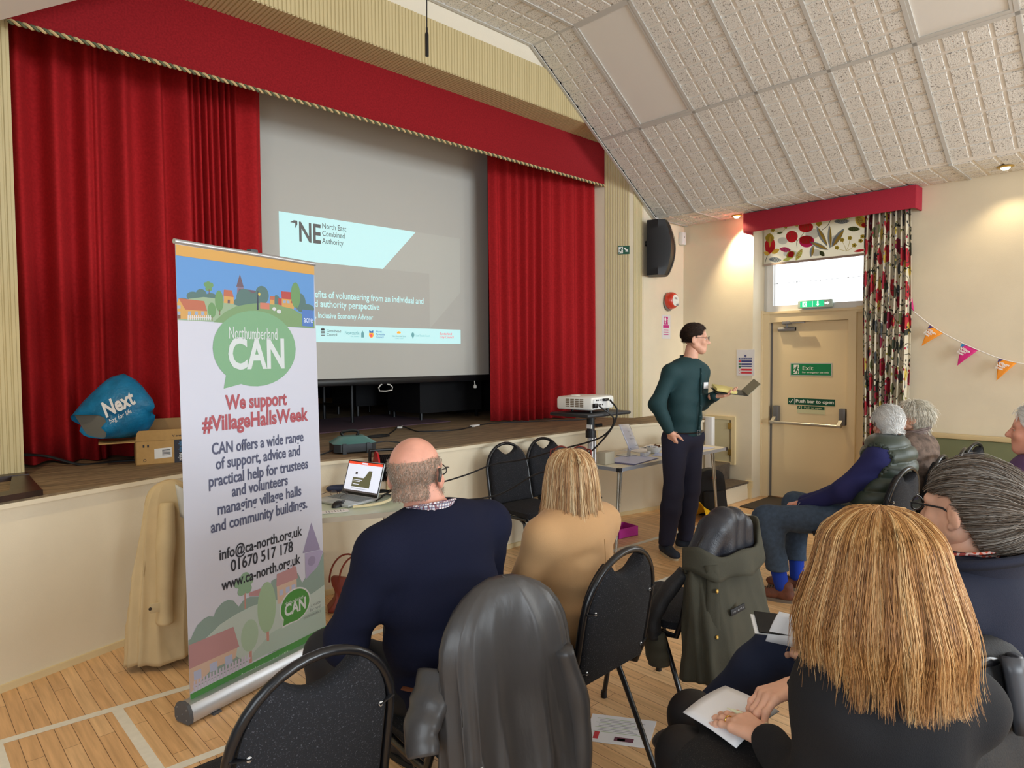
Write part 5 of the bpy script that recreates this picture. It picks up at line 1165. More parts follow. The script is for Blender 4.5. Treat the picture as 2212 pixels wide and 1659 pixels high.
# on the long table
ZT = 0.712
def sheet(label, pts, z=ZT, m=None, name='paper_sheet', cat='paper', group='papers on the long table', th=0.0015):
    mb = MB(); mb.prism(pts, z, z+th); return tag(mb.build(name, [m or paper]), label, cat, group)
def rect(cx, cy, w, h, a):
    c, s_ = math.cos(R(a)), math.sin(R(a)); return [(cx+x*c-y*s_, cy+x*s_+y*c) for x, y in ((-w/2, -h/2), (w/2, -h/2), (w/2, h/2), (-w/2, h/2))]
lilacp = mat('lilac_paper', (196, 204, 236), 0.45)
sheet('large laminated lilac sheet at the near left corner of the long table', rect(4.66, 3.40, 0.42, 0.30, 8), m=lilacp)
sheet('navy folder edge lying under the lilac sheet', rect(4.62, 3.372, 0.46, 0.30, 8), z=ZT-0.0006, m=navy, cat='folder', name='folder', th=0.001)
sheet('white sheet behind the white bowl on the long table', rect(5.20, 3.66, 0.30, 0.21, -10))
sheet('lilac leaflet just left of the standing man on the long table', rect(5.08, 3.36, 0.21, 0.15, 25), m=lilacp)
sheet('lilac sheet right of the standing man on the long table', rect(5.66, 3.36, 0.30, 0.21, -4), m=lilacp)
sheet('second white sheet near the far edge of the long table', rect(5.46, 3.70, 0.30, 0.2, 15))
t = thing('display_sign', 'white sign in a bent plastic stand on the long table', 'sign', (4.86, 3.56, ZT))
Ms_ = plane_M((4.775, 3.50, ZT+0.055), (0.96, 0.27, -0.07), (-0.30, 0.20, 0.93))
mb = MB(); P = np.array([[(x, y, 0.012*math.sin(PI*x/0.26)-0.01*(y/0.24)) for y in np.linspace(0, 0.25, 5)] for x in np.linspace(0, 0.26, 9)]); mb.grid(P, M=Ms_); mb.build('card', [mat('display_card', (216, 220, 240), 0.12, coat=0.6)], t, solid=0.002)
mb = MB()
for i, (w_, f_) in enumerate((('We are', 0.05), ('about', 0.04), ('Volunteering', 0.12))): put_text(mb, w_, 0.13, 0.17-0.035*i, 0.022, Ms_, 0, 0.0125, fit=f_, align='CENTER')
mb.flat([(0.17, 0.035), (0.24, 0.035), (0.24, 0.040), (0.17, 0.040)], 0.0105, 1, Ms_); mb.build('print', [mat('grey_print', (120, 122, 140), 0.5), ngreen], t)
mb = MB(); mb.box(4.74, 4.90, 3.50, 3.62, ZT, ZT+0.006); mb.tube([(4.80, 3.53, ZT+0.005), (4.80, 3.52, ZT+0.075)], 0.02, 10, flat=0.3); mb.build('stand', [mat('clear_acrylic', (220, 222, 226), 0.1, trans=0.7)], t)
t = thing('bowl', 'small white bowl of wrapped sweets on the long table', 'bowl', (5.12, 3.48, ZT))
mb = MB(); mb.lathe([(0.04, 0), (0.062, 0.02), (0.075, 0.055), (0.071, 0.056), (0.058, 0.022), (0, 0.012)], 26, 0, Matrix.Translation((5.12, 3.48, ZT))); mb.build('dish', [mat('white_china', (228, 226, 218), 0.2)], t)
swc = [mat('sweet_blue', (70, 110, 170), 0.3), mat('sweet_white', (226, 228, 230), 0.3), mat('sweet_brown', (110, 70, 40), 0.4)]
for k in range(9):
    a = k*2.4; rr = 0.045*math.sqrt(k/9); mb = MB(); c = Matrix.Translation((5.12+rr*math.cos(a), 3.48+rr*math.sin(a), ZT+0.05+0.006*(k % 3))) @ Matrix.Rotation(a, 4, 'Z')
    mb.lathe([(0.0, -0.022), (0.012, -0.02), (0.004, -0.012), (0.011, 0), (0.004, 0.012), (0.012, 0.02), (0, 0.022)], 8, 0, c @ Matrix.Rotation(R(90), 4, 'Y')); o = tag(mb.build('wrapped_sweet', [swc[k % 3]]), ('blue', 'white', 'brown')[k % 3]+' wrapped sweet in the white bowl on the long table', 'sweet', 'wrapped sweets in the bowl')
t = thing('card_holder', 'small beige card box at the left end of the long table', 'box', (4.33, 3.42, ZT)); mb = MB(); mb.box(4.27, 4.39, 3.37, 3.46, ZT, ZT+0.10, 0, 0.002); mb.build('box_body', [mat('beige_card', (186, 178, 158), 0.6)], t)
mb = MB(); mb.tube([(5.22, 3.32, ZT+0.006), (5.36, 3.33, ZT+0.006)], 0.005, 8); tag(mb.build('pen', [navy]), 'dark blue pen on the long table beside the standing man', 'pen')
mb = MB(); mb.lathe([(0.0, 0), (0.018, 0.002), (0.018, 0.03), (0.008, 0.04), (0.008, 0.055), (0, 0.056)], 12, 0, Matrix.Translation((5.43, 3.36, ZT))); tag(mb.build('highlighter', [mat('lime_plastic', (180, 230, 60), 0.4)]), 'lime green highlighter beside the standing man', 'pen')
mb = MB(); mb.box(4.86, 4.93, 3.40, 3.45, ZT+0.002, ZT+0.03, 0, 0.004); mb.tube([(4.93, 3.42, ZT+0.02), (4.99, 3.44, ZT+0.02)], 0.016, 10); tag(mb.build('name_badge', [mat('clear_plastic', (232, 236, 246), 0.08, trans=0.5)]), 'clear plastic badge holder lying on the lilac sheet', 'badge')
t = thing('tub', 'white tub with a black lid behind the standing man, right end of the long table', 'tub', (5.72, 3.52, ZT)); mb = MB(); mb.box(5.66, 5.80, 3.46, 3.58, ZT, ZT+0.085, 0, 0.01); mb.build('tub_body', [upvc], t); mb = MB(); mb.box(5.64, 5.82, 3.45, 3.59, ZT+0.085, ZT+0.11, 0, 0.008); mb.build('tub_lid', [blackm], t)

# laptop and things on the small table
ZL = 0.702
t = thing('laptop', 'open silver laptop with a slide on its screen on the small table', 'laptop', (2.08, 3.68, ZL), R(-75))
MLp = Matrix.Translation((2.205, 3.735, ZL)) @ Matrix.Rotation(R(-78), 4, 'Z')      # local x along the hinge, -y towards the user
lapm = mat('laptop_silver', (186, 192, 196), 0.35, 0.4)
mb = MB(); mb.box(-0.165, 0.165, -0.24, 0, 0, 0.014, 0, 0.004, MLp); bs = mb.build('laptop_base', [lapm], t)
mb = MB()
for r_ in range(5):
    for c_ in range(13): mb.box(-0.145+0.0223*c_, -0.145+0.0223*c_+0.019, -0.03-0.022*r_-0.018, -0.03-0.022*r_, 0.014, 0.016, 0, 0, MLp)
kb = mb.build('keyboard', [mat('key_grey', (120, 128, 130), 0.5)], bs); kb['kind'] = 'stuff'
mb = MB(); mb.flat([(-0.05, -0.225), (0.05, -0.225), (0.05, -0.16), (-0.05, -0.16)], 0.0145, 0, MLp); mb.build('touchpad', [mat('touchpad_grey', (160, 168, 172), 0.4)], bs)
MSc = MLp @ Matrix.Translation((0, -0.004, 0.012)) @ Matrix.Rotation(R(-18), 4, 'X') @ Matrix.Rotation(R(90), 4, 'X')
mb = MB(); mb.box(-0.165, 0.165, 0, 0.225, -0.008, 0, 0, 0.003, MSc); mb.build('laptop_lid', [lapm], t); ld = t.children[-1]
def em(name, c, s=0.75): return mat(name, c, 0.4, emit=c, estr=s)
mb = MB(); q = lambda a, b, c, d, mi, z: mb.flat([(a, c), (b, c), (b, d), (a, d)], z, mi, MSc)
q(-0.161, 0.161, 0.004, 0.221, 0, 0.0006); q(-0.155, 0.155, 0.03, 0.216, 1, 0.001); q(-0.155, 0.155, 0.20, 0.216, 2, 0.0014); q(-0.03, 0.02, 0.203, 0.213, 1, 0.0018); q(-0.155, 0.155, 0.02, 0.032, 3, 0.0014)
mb.flat([(-0.09, 0.055), (0.075, 0.055), (0.075, 0.165), (0.045, 0.165), (0.01, 0.115), (-0.09, 0.115)], 0.0014, 4, MSc)
for y in (0.098, 0.088, 0.070): q(-0.08, 0.0 if y > 0.09 else -0.02, y, y+0.004, 1, 0.0018)
q(-0.075, -0.055, 0.135, 0.15, 3, 0.0014); q(-0.085, 0.06, 0.042, 0.046, 5, 0.0014)
mb.build('screen_display', [blackm, em('screen_white', (214, 220, 236)), em('screen_red', (226, 76, 50)), em('screen_dark', (90, 84, 84), 0.3), em('screen_olive', (98, 98, 72), 0.5), em('screen_grey', (170, 176, 190), 0.6)], ld, ang=180)
t = thing('computer_mouse', 'black computer mouse beside the laptop', 'mouse', (1.96, 3.58, ZL)); bm = bmesh.new(); bmesh.ops.create_uvsphere(bm, u_segments=20, v_segments=12, radius=1)
for v in bm.verts: v.co = (v.co.x*0.032*(1+0.1*v.co.y), v.co.y*0.055, max(0, v.co.z)*0.034)
mb = MB(); mb.bm(bm, 0, Matrix.Translation((1.985, 3.615, ZL)) @ Matrix.Rotation(R(-60), 4, 'Z')); mb.build('shell', [mat('mouse_black', (24, 26, 28), 0.4)], t)
mb = MB(); mb.tube([(2.005, 3.605, ZL+0.033), (2.022, 3.598, ZL+0.028)], 0.005, 8); mb.build('scroll_wheel', [mat('grey_rubber', (90, 92, 96), 0.6)], t)
navycase = mat('navy_case', (38, 50, 80), 0.45)
bm = bmesh.new(); bmesh.ops.create_uvsphere(bm, u_segments=24, v_segments=12, radius=1)
for v in bm.verts: v.co = (math.copysign(abs(v.co.x)**0.6, v.co.x)*0.085, v.co.y*0.032, v.co.z*0.026)
mb = MB(); mb.bm(bm, 0, Matrix.Translation((2.20, 3.985, ZL+0.026)) @ Matrix.Rotation(R(-30), 4, 'Z')); tag(mb.build('glasses_case', [navycase]), 'navy spectacle case at the back of the laptop table', 'case')
def spectacles(name, label, M, m, lens, sc=1.0, top=True, rimr=0.0018):
    t = thing(name, label, 'glasses', M.translation) if top is True else None
    par = t if t else top
    mb = MB()
    for sx in (1, -1):
        P = [(sx*(0.034+0.026*math.cos(a)*sc), 0, 0.0+0.019*math.sin(a)*sc-0.002*math.cos(2*a)) for a in np.linspace(0, 2*PI, 20, endpoint=False)]; mb.tube([M @ Vector(p) for p in P], rimr, 6, closed=True)
    mb.tube([M @ Vector(p) for p in ((0.009, 0, 0.004), (0, 0.002, 0.008), (-0.009, 0, 0.004))], rimr, 6)
    rim = mb.build('glasses_frame' if t is None else 'rim', [m], par)
    for sx in (1, -1):
        mb = MB(); mb.tube([M @ Vector(p) for p in ((sx*0.060, 0, 0.008), (sx*0.071, -0.006, 0.008), (sx*0.074, -0.09, 0.006), (sx*0.072, -0.12, -0.012))], rimr, 6); mb.build('temple', [m], rim if t is None else t)
    for sx in (1, -1): mb = MB(); mb.flat([(sx*0.034+0.024*math.cos(a)*sc, 0.018*math.sin(a)*sc) for a in np.linspace(0, 2*PI, 20, endpoint=False)], 0, 0, M @ plane_M((0, 0, 0), (1, 0, 0), (0, 0, 1))); mb.build('lens', [lens], rim if t is None else t)
    return rim
lensm = mat('spectacle_lens', (236, 240, 240), 0.03, trans=0.92, ior=1.08)
spectacles('spectacles', 'folded clear spectacles in front of the navy case on the laptop table', Matrix.Translation((2.13, 3.87, ZL+0.02)) @ Matrix.Rotation(R(-60), 4, 'Z'), mat('brown_rim', (70, 52, 44), 0.3), lensm)
sheet('white paper strip with printed lines on the near edge of the laptop table', rect(1.90, 3.50, 0.16, 0.07, -22), z=ZL, group=None)
mb = MB()
for k, a in enumerate(np.linspace(-0.05, 0.05, 7)): mb.add([(ML0.x, ML0.y, ZL+0.0022) for ML0 in [Vector((1.90+a*0.927+dx*0.375+e*0.927, 3.50-a*0.375+dx*0.927-e*0.375)) for dx, e in ((-0.02, 0), (0.015+0.01*(k % 2), 0), (0.015+0.01*(k % 2), 0.004), (-0.02, 0.004))]], [(0, 1, 2, 3)])
lastp = [o for o in COL.objects if o.name.startswith('paper_sheet')][-1]; mb.build('print_lines', [mat('grey_print', (120, 122, 140), 0.5)], lastp)
# cable drum
t = thing('cable_reel', 'red and black cable drum behind the laptop', 'cable reel', (2.44, 3.86, ZL), R(-22))
MR_ = Matrix.Translation((2.47, 3.83, ZL)) @ Matrix.Rotation(R(-22), 4, 'Z')
Mxx = MR_ @ Matrix.Translation((0, 0, 0.15)) @ Matrix.Rotation(R(90), 4, 'Y')
redp = mat('red_plastic', (186, 32, 40), 0.4)
for x in (-0.07, 0.06): mb = MB(); mb.lathe([(0.03, x), (0.115, x), (0.115, x+0.012), (0.03, x+0.012)], 28, 0, Mxx); mb.build('drum_flange', [redp], t)
mb = MB()
for k in range(9): mb.lathe([(0.085, -0.055+0.0125*k), (0.093, -0.049+0.0125*k), (0.085, -0.043+0.0125*k)], 20, 0, Mxx)
mb.lathe([(0.03, -0.058), (0.085, -0.058), (0.085, 0.06), (0.03, 0.06)], 20, 0, Mxx); mb.build('wound_cable', [cab], t)
mb = MB(); P = [(-0.10, 0.05, 0.0), (-0.10, 0.05, 0.24), (-0.08, 0.05, 0.265), (0.08, 0.05, 0.265), (0.10, 0.05, 0.24), (0.10, 0.05, 0.0)]; mb.tube([MR_ @ Vector(p) for p in smooth_path(P, 4)], 0.011, 8); mb.tube([MR_ @ Vector(p) for p in ((-0.10, 0.05, 0.01), (-0.10, -0.10, 0.01), (0.10, -0.10, 0.01), (0.10, 0.05, 0.01))], 0.01, 8); mb.tube([MR_ @ Vector((-0.10, 0.05, 0.15)), MR_ @ Vector((0.10, 0.03, 0.15))], 0.012, 8)
mb.build('stand_frame', [blackm], t)
wobble = [(2.22, 3.56, ZL+0.006), (2.30, 3.62, ZL+0.008), (2.38, 3.66, ZL+0.03), (2.34, 3.72, ZL+0.03), (2.40, 3.75, ZL+0.02), (2.45, 3.68, ZL+0.006), (2.40, 3.60, ZL+0.006), (2.33, 3.64, ZL+0.02)]
cable('tangle of black leads between the laptop and the cable drum', wobble, 0.005)
cable('second black lead behind the laptop on the small table', [(2.28, 3.60, ZL+0.02), (2.36, 3.62, ZL+0.03), (2.42, 3.70, ZL+0.02), (2.36, 3.78, ZL+0.02), (2.30, 3.72, ZL+0.02)], 0.004)
cable('thick cream cable curling over the front of the laptop table', [(2.02, 3.50, ZL+0.008), (2.10, 3.46, ZL+0.01), (2.19, 3.44, ZL+0.016), (2.27, 3.46, ZL+0.03), (2.34, 3.55, ZL+0.05), (2.40, 3.62, ZL+0.05)], 0.009, mat('cream_cable', (224, 210, 170), 0.5))

# ================================================================== projector on its stand
PX, PY, PZ = 3.325, 2.745, 1.245
t = thing('projector_stand', 'tall projector stand with a black tray and steel column', 'stand', (PX, PY, 0))
Mt = Matrix.Translation((PX, PY, PZ)) @ Matrix.Rotation(R(0), 4, 'Z')
mb = MB(); mb.box(-0.22, 0.22, -0.16, 0.16, -0.022, 0.0, 0, 0.008, Mt); mb.build('tray', [mat('black_tray', (30, 31, 34), 0.45)], t)
mb = MB(); mb.tube([(PX, PY, PZ-0.02), (PX, PY, 1.115)], 0.026, 14); mb.tube([(PX, PY, 1.12), (PX, PY, 1.075)], 0.034, 14); cl = mb.build('collar', [blackm], t)
mb = MB(); mb.box(PX-0.030, PX-0.022, PY-0.03, PY+0.01, 1.135, 1.16); mb.build('maker_label', [upvc], cl)
mb = MB(); mb.tube([(PX+0.02, PY-0.02, 1.15), (PX+0.055, PY-0.05, 1.155)], 0.011, 8); mb.build('clamp_knob', [blackm], cl)
mb = MB(); mb.tube([(PX, PY, 1.09), (PX, PY, 0.12)], 0.022, 14); mb.tube([(PX+0.018, PY-0.018, 1.09), (PX+0.018, PY-0.018, 0.4)], 0.012, 10); mb.build('column', [mat('bright_chrome', (196, 196, 198), 0.22, 0.85)], t)
for k in range(3):
    a = R(120*k+75); mb = MB(); mb.tube([(PX+0.02*math.cos(a), PY+0.02*math.sin(a), 0.15), (PX+0.15*math.cos(a), PY+0.15*math.sin(a), 0.07), (PX+0.26*math.cos(a), PY+0.26*math.sin(a), 0.012)], 0.012, 8); mb.build('leg', [blackm], t)
pw = mat('projector_white', (222, 220, 212), 0.4); 
t = thing('projector', 'white projector on the black tray with cables plugged in its back', 'projector', (PX-0.02, PY, PZ))
Mpj = Matrix.Translation((PX-0.025, PY+0.01, PZ+0.018)) @ Matrix.Rotation(R(10), 4, 'Z')   # back face towards -y
mb = MB(); mb.box(-0.15, 0.15, -0.12, 0.14, 0, 0.085, 0, 0.018, Mpj); body_ = mb.build('casing', [pw], t)
mb = MB(); mb.box(-0.135, 0.05, -0.1225, -0.119, 0.012, 0.07, 0, 0, Mpj); 
pn = mb.build('connector_panel', [mat('panel_grey', (206, 206, 204), 0.5)], body_)
mb = MB()
for x, z in ((-0.10, 0.058), (-0.08, 0.058), (-0.045, 0.058), (-0.02, 0.058)): mb.box(x, x+0.014, -0.1235, -0.122, z, z+0.008, 0, 0, Mpj)
for x in (-0.075, -0.06, -0.045, -0.02): mb.lathe([(0.005, 0), (0.005, 0.002), (0, 0.002)], 10, 0, Mpj @ plane_M((x, -0.1225, 0.033), (1, 0, 0), (0, 0, 1)))
mb.build('sockets', [blackm], pn)
mb = MB()
for k in range(4):
    for j in range(5): mb.box(-0.1515, -0.149, -0.06+0.034*k, -0.06+0.034*k+0.026, 0.02+0.011*j, 0.027+0.011*j, 0, 0, Mpj)
mb.build('vent_grille', [mat('vent_brown', (120, 104, 84), 0.6)], body_)
mb = MB(); mb.lathe([(0.028, 0), (0.026, 0.002), (0, 0.002)], 20, 0, Mpj @ plane_M((0.105, -0.1195, 0.042), (1, 0, 0), (0, 0, 1))); mb.build('speaker_grille', [mat('panel_grey', (206, 206, 204), 0.5)], body_)
mb = MB(); mb.lathe([(0.03, 0), (0.032, 0.03), (0.026, 0.03), (0.022, 0.02), (0, 0.018)], 20, 0, Mpj @ plane_M((-0.06, 0.135, 0.045), (-1, 0, 0), (0, 0, 1))); mb.lathe([(0.04, 0), (0.03, 0.006), (0, 0.008)], 18, 0, Mpj @ Matrix.Translation((-0.05, 0.06, 0.084))); mb.build('lens_barrel', [pw], body_)
for x, y in ((-0.11, -0.09), (0.11, -0.09), (0.0, 0.11)): mb = MB(); mb.tube([Mpj @ Vector((x, y, -0.018)), Mpj @ Vector((x, y, 0.003))], 0.01, 8); mb.build('foot', [blackm], body_)
mb = MB(); mb.box(-0.145, -0.105, -0.142, -0.1225, 0.018, 0.045, 0, 0.004, Mpj); mb.box(-0.02, 0.04, -0.142, -0.1225, 0.054, 0.07, 0, 0.004, Mpj); mb.build('plugs', [blackm], body_)
p1_ = Mpj @ Vector((-0.11, -0.15, 0.03)); p2_ = Mpj @ Vector((0.03, -0.15, 0.06))
cable('upper black cable sagging from the projector across the stage front chairs', [p1_, (3.33, 2.56, 1.20), (3.31, 2.66, 1.08), (3.20, 2.95, 0.98), (3.16, 3.2, 0.90), (3.05, 3.38, 0.86), (2.90, 3.5, 0.79), (2.70, 3.6, 0.74), (2.5, 3.66, ZL+0.03)], 0.0055)
cable('lower black cable looping from the projector across the stage front chairs', [p2_, (3.35, 2.55, 1.25), (3.33, 2.6, 1.12), (3.28, 2.75, 0.96), (3.25, 2.95, 0.86), (3.18, 3.12, 0.80), (3.05, 3.32, 0.66), (2.88, 3.5, 0.62), (2.70, 3.58, 0.66), (2.52, 3.62, ZL+0.02)], 0.006)

# ================================================================== things on the floor
t = thing('handbag', 'red-brown leather handbag on the floor by the stage behind the banner', 'handbag', (2.16, 3.74, 0))
leather = mat('red_leather', (140, 62, 48), 0.45, var=0.15, vscale=12)
bm = bmesh.new(); bmesh.ops.create_cube(bm, size=1); bmesh.ops.subdivide_edges(bm, edges=bm.edges[:], cuts=5, use_grid_fill=True)
for v in bm.verts:
    x, y, z = v.co; w = 0.34*(1-0.35*(z+0.5)); d = 0.15*(1-0.75*(z+0.5)); v.co = (x*w+0.03*math.sin(z*6+x*8), y*d+0.02*math.sin(x*12+z*5), 0.004+(z+0.5)*0.20*(1-0.12*math.cos(x*5)))
mb = MB(); mb.bm(bm, 0, Matrix.Translation((2.16, 3.74, 0)) @ Matrix.Rotation(R(-25), 4, 'Z')); mb.build('bag_body', [leather], t, ang=180, sub=1)
for k, o in enumerate((-0.03, 0.03)):
    Mh = Matrix.Translation((2.16, 3.74+o, 0.17)) @ Matrix.Rotation(R(-25), 4, 'Z'); mb = MB(); mb.tube([Mh @ Vector((0.11*math.cos(a)-0.03*k, 0.0, 0.17*math.sin(a))) for a in np.linspace(0, PI, 16)], 0.006, 7); mb.build('handle', [leather], t)
t = thing('backpack', 'black backpack standing on the floor under the right end of the long table', 'backpack', (6.0, 3.46, 0))
bm = bmesh.new(); bmesh.ops.create_cube(bm, size=1); bmesh.ops.subdivide_edges(bm, edges=bm.edges[:], cuts=6, use_grid_fill=True)
for v in bm.verts:
    x, y, z = v.co; f = z+0.5; w = 0.30*(1-0.25*f*f); d = 0.20*(1-0.35*f); v.co = (x*w, y*d+0.01*math.sin(9*z+4*x), 0.01+f*0.46-0.04*(x*2)**2*f)
MBp = Matrix.Translation((6.02, 3.42, 0)) @ Matrix.Rotation(R(-40), 4, 'Z')
mb = MB(); mb.bm(bm, 0, MBp); mb.build('bag_body', [mat('black_nylon', (20, 20, 23), 0.7, bump=0.2, bscale=400)], t, ang=180, sub=1)
mb = MB(); mb.box(-0.11, 0.11, -0.125, -0.08, 0.04, 0.26, 0, 0.02, MBp); mb.build('front_pocket', [mat('black_nylon', (20, 20, 23), 0.7)], t)
mb = MB(); mb.tube([MBp @ Vector(p) for p in smooth_path([(0.10, -0.10, 0.05), (0.16, -0.16, 0.015), (0.22, -0.14, 0.03), (0.26, -0.20, 0.012)], 5)], 0.014, 8, flat=0.3); mb.build('strap', [mat('black_nylon', (20, 20, 23), 0.7)], t)
mb = MB(); mb.box(-0.02, 0.02, -0.112, -0.10, 0.38, 0.40, 0, 0, MBp); mb.build('logo_tab', [redp], t)
mb = MB(); P = np.array([[(5.66+0.30*u+0.02*math.sin(5*v+3*u), 3.25+0.18*v+0.03*math.sin(4*u), 0.01+0.20*max(0, (1-u)*0.9)*(1-abs(2*v-1))**0.7+0.015*math.sin(9*u+7*v)+0.012) for v in np.linspace(0, 1, 9)] for u in np.linspace(0, 1, 9)]); mb.grid(P)
tag(mb.build('carrier_bag', [mat('yellow_plastic', (240, 190, 30), 0.4)], solid=0.003, ang=180), 'crumpled yellow plastic bag on the floor in front of the backpack', 'bag')
t = thing('pink_box', 'open magenta cardboard tray on the floor beside the standing man', 'box', (4.72, 3.45, 0)); magc = mat('magenta_card', (196, 50, 160), 0.5)
Mk = Matrix.Translation((4.62, 3.50, 0)) @ Matrix.Rotation(R(-8), 4, 'Z'); mb = MB()
for a in ((0, 0.24, 0, 0.006), (0, 0.24, 0.17, 0.176), (0, 0.006, 0, 0.176), (0.234, 0.24, 0, 0.176)): mb.box(*a, 0, 0.085, 0, 0, Mk)
mb.box(0, 0.24, 0, 0.176, 0, 0.006, 1, 0, Mk); mb.build('tray', [magc, kraft_in], t)
t = thing('handout', 'printed handout lying on the floor beside the leg of the bare-backed chair', 'paper', (2.24, 1.69, 0))
Q = [Vector((2.073, 1.749)), Vector((2.214, 1.529)), Vector((2.407, 1.619)), Vector((2.257, 1.855))]
mb = MB(); mb.prism([tuple(p) for p in Q], 0.0014, 0.004); mb.build('sheet', [paper], t)
def hq(u, v): p = (Q[0].lerp(Q[1], u)).lerp(Q[3].lerp(Q[2], u), v); return (p.x, p.y)
mb = MB(); hb = lambda u0, u1, v0, v1, mi: mb.flat([hq(u0, v0), hq(u1, v0), hq(u1, v1), hq(u0, v1)], 0.0044, mi)
hb(0.45, 0.75, 0.10, 0.24, 1); hb(0.50, 0.62, 0.12, 0.2, 3); hb(0.12, 0.2, 0.1, 0.35, 2)
for k in range(10): hb(0.15 if k % 3 else 0.10, 0.85-0.07*(k % 4), 0.36+0.055*k, 0.372+0.055*k, 0 if k % 3 else 4)
mb.build('print', [mat('grey_print', (120, 122, 140), 0.5), mat('photo_plum', (110, 60, 80), 0.5), nred, mat('photo_yellow', (230, 200, 110), 0.5), mat('print_green', (150, 180, 110), 0.5)], t)
glassm = mat('tumbler_glass', (255, 255, 255), 0.02, trans=1.0, ior=1.3)
mb = MB(); mb.lathe([(0, 0.0), (0.028, 0.0), (0.034, 0.10), (0.031, 0.10), (0.026, 0.008), (0, 0.008)], 20, 0, Matrix.Translation((4.32, 1.68, 0.001))); tag(mb.build('drinking_glass', [glassm]), 'clear tumbler on the floor beside the chair leg of the man in the gilet', 'glass')

# ================================================================== organic modelling: signed distance fields -> one smooth surface
def smin(a, b, k):
    h = np.clip(0.5+0.5*(b-a)/k, 0, 1); return b*(1-h)+a*h-k*h*(1-h)
def sd_cone(P, a, b, ra, rb):
    a = np.array(a, float); b = np.array(b, float); ba = b-a; L2 = ba@ba+1e-12
    h = np.clip(((P-a)@ba)/L2, 0, 1); d = P-a-h[..., None]*ba
    return np.sqrt((d*d).sum(-1))-(ra+(rb-ra)*h)
def sd_ell(P, c, r, Rm=None):
    q = P-np.array(c, float)
    if Rm is not None: q = q@Rm
    r = np.array(r, float); k0 = np.sqrt(((q/r)**2).sum(-1)); k1 = np.sqrt(((q/(r*r))**2).sum(-1))+1e-9
    return k0*(k0-1)/k1
def sdf(P, prims):
    f = None
    for p in prims:
        k = p[-1]
        if p[0] == 'c': d = sd_cone(P, *p[1:5])
        elif p[0] == 'e': d = sd_ell(P, *p[1:4])
        elif p[0] == '-e': d = sd_ell(P, *p[1:4]); f = -smin(-f, d, k); continue
        elif p[0] == '-c': d = sd_cone(P, *p[1:5]); f = -smin(-f, d, k); continue
        f = d if f is None else smin(f, d, k)
    return f
def nets(fn, lo, hi, h):
    lo = np.array(lo, float); n = np.ceil((np.array(hi)-lo)/h).astype(int)+1
    g = np.stack(np.meshgrid(*[lo[i]+h*np.arange(n[i]) for i in range(3)], indexing='ij'), -1)
    f = fn(g); s = f < 0
    m = n-1; acc = np.zeros(tuple(m)+(3,)); cnt = np.zeros(tuple(m))
    sl = lambda a, o, L: slice(o, o+L)
    edges = []
    for ax in range(3):
        A = [slice(None)]*3; B = [slice(None)]*3; A[ax] = slice(0, -1); B[ax] = slice(1, None); A = tuple(A); B = tuple(B)
        x = s[A] != s[B]; idx = np.argwhere(x)
        if not len(idx): continue
        fa = f[A][x]; fb = f[B][x]; t = fa/(fa-fb); pos = idx.astype(float); pos[:, ax] += t
        edges.append((ax, idx, s[A][x])); u, v = [i for i in range(3) if i != ax]
        for du in (0, -1):
            for dv in (0, -1):
                c = idx.copy(); c[:, u] += du; c[:, v] += dv
                ok = (c >= 0).all(1) & (c < m).all(1); c2 = c[ok]
                np.add.at(acc, (c2[:, 0], c2[:, 1], c2[:, 2]), pos[ok]); np.add.at(cnt, (c2[:, 0], c2[:, 1], c2[:, 2]), 1)
    has = cnt > 0; ids = -np.ones(tuple(m), int); ids[has] = np.arange(has.sum()); V = acc[has]/cnt[has][:, None]*h+lo; F = []
    for ax, idx, sa in edges:
        u, v = [i for i in range(3) if i != ax]; q = []
        for du, dv in ((-1, -1), (0, -1), (0, 0), (-1, 0)):
            c = idx.copy(); c[:, u] += du; c[:, v] += dv; q.append(c)
        ok = np.ones(len(idx), bool)
        for c in q: ok &= (c >= 0).all(1) & (c < m).all(1)
        Q = np.stack([ids[c[ok][:, 0], c[ok][:, 1], c[ok][:, 2]] for c in q], 1); fl = sa[ok] if ax != 1 else ~sa[ok]
        Q[~fl] = Q[~fl][:, ::-1]; F.append(Q)
    return V, np.concatenate(F)
def normals(V, F):
    n = np.zeros_like(V); a = V[F[:, 2]]-V[F[:, 0]]; b = V[F[:, 3]]-V[F[:, 1]]; c = np.cross(a, b)
    for i in range(4): np.add.at(n, F[:, i], c)
    return n/(np.linalg.norm(n, axis=1)[:, None]+1e-12)
def waves(V, seed, freq, n=7, stretch=(1, 1, 1), warp=0.4):
    r = np.random.default_rng(seed); X = V*np.array(stretch); o = np.zeros(len(V))
    W = X+warp/freq*np.stack([np.sin(X@(r.normal(size=3)*freq*0.6)+r.uniform(0, 6)) for _ in range(3)], -1)
    for i in range(n): d = r.normal(size=3); d /= np.linalg.norm(d); o += np.sin(W@(d*freq*r.uniform(0.7, 1.5))+r.uniform(0, 6.28))
    return o/math.sqrt(n)
def pbounds(prims, m):
    lo, hi = [], []
    for p in prims:
        if p[0] == 'c': r = max(p[3], p[4]); lo += [np.array(p[1])-r, np.array(p[2])-r]; hi += [np.array(p[1])+r, np.array(p[2])+r]
        elif p[0] == 'e': r = max(p[2]) if p[3] is not None else np.array(p[2]); lo.append(np.array(p[1])-r); hi.append(np.array(p[1])+r)
    return np.min(lo, 0)-m, np.max(hi, 0)+m
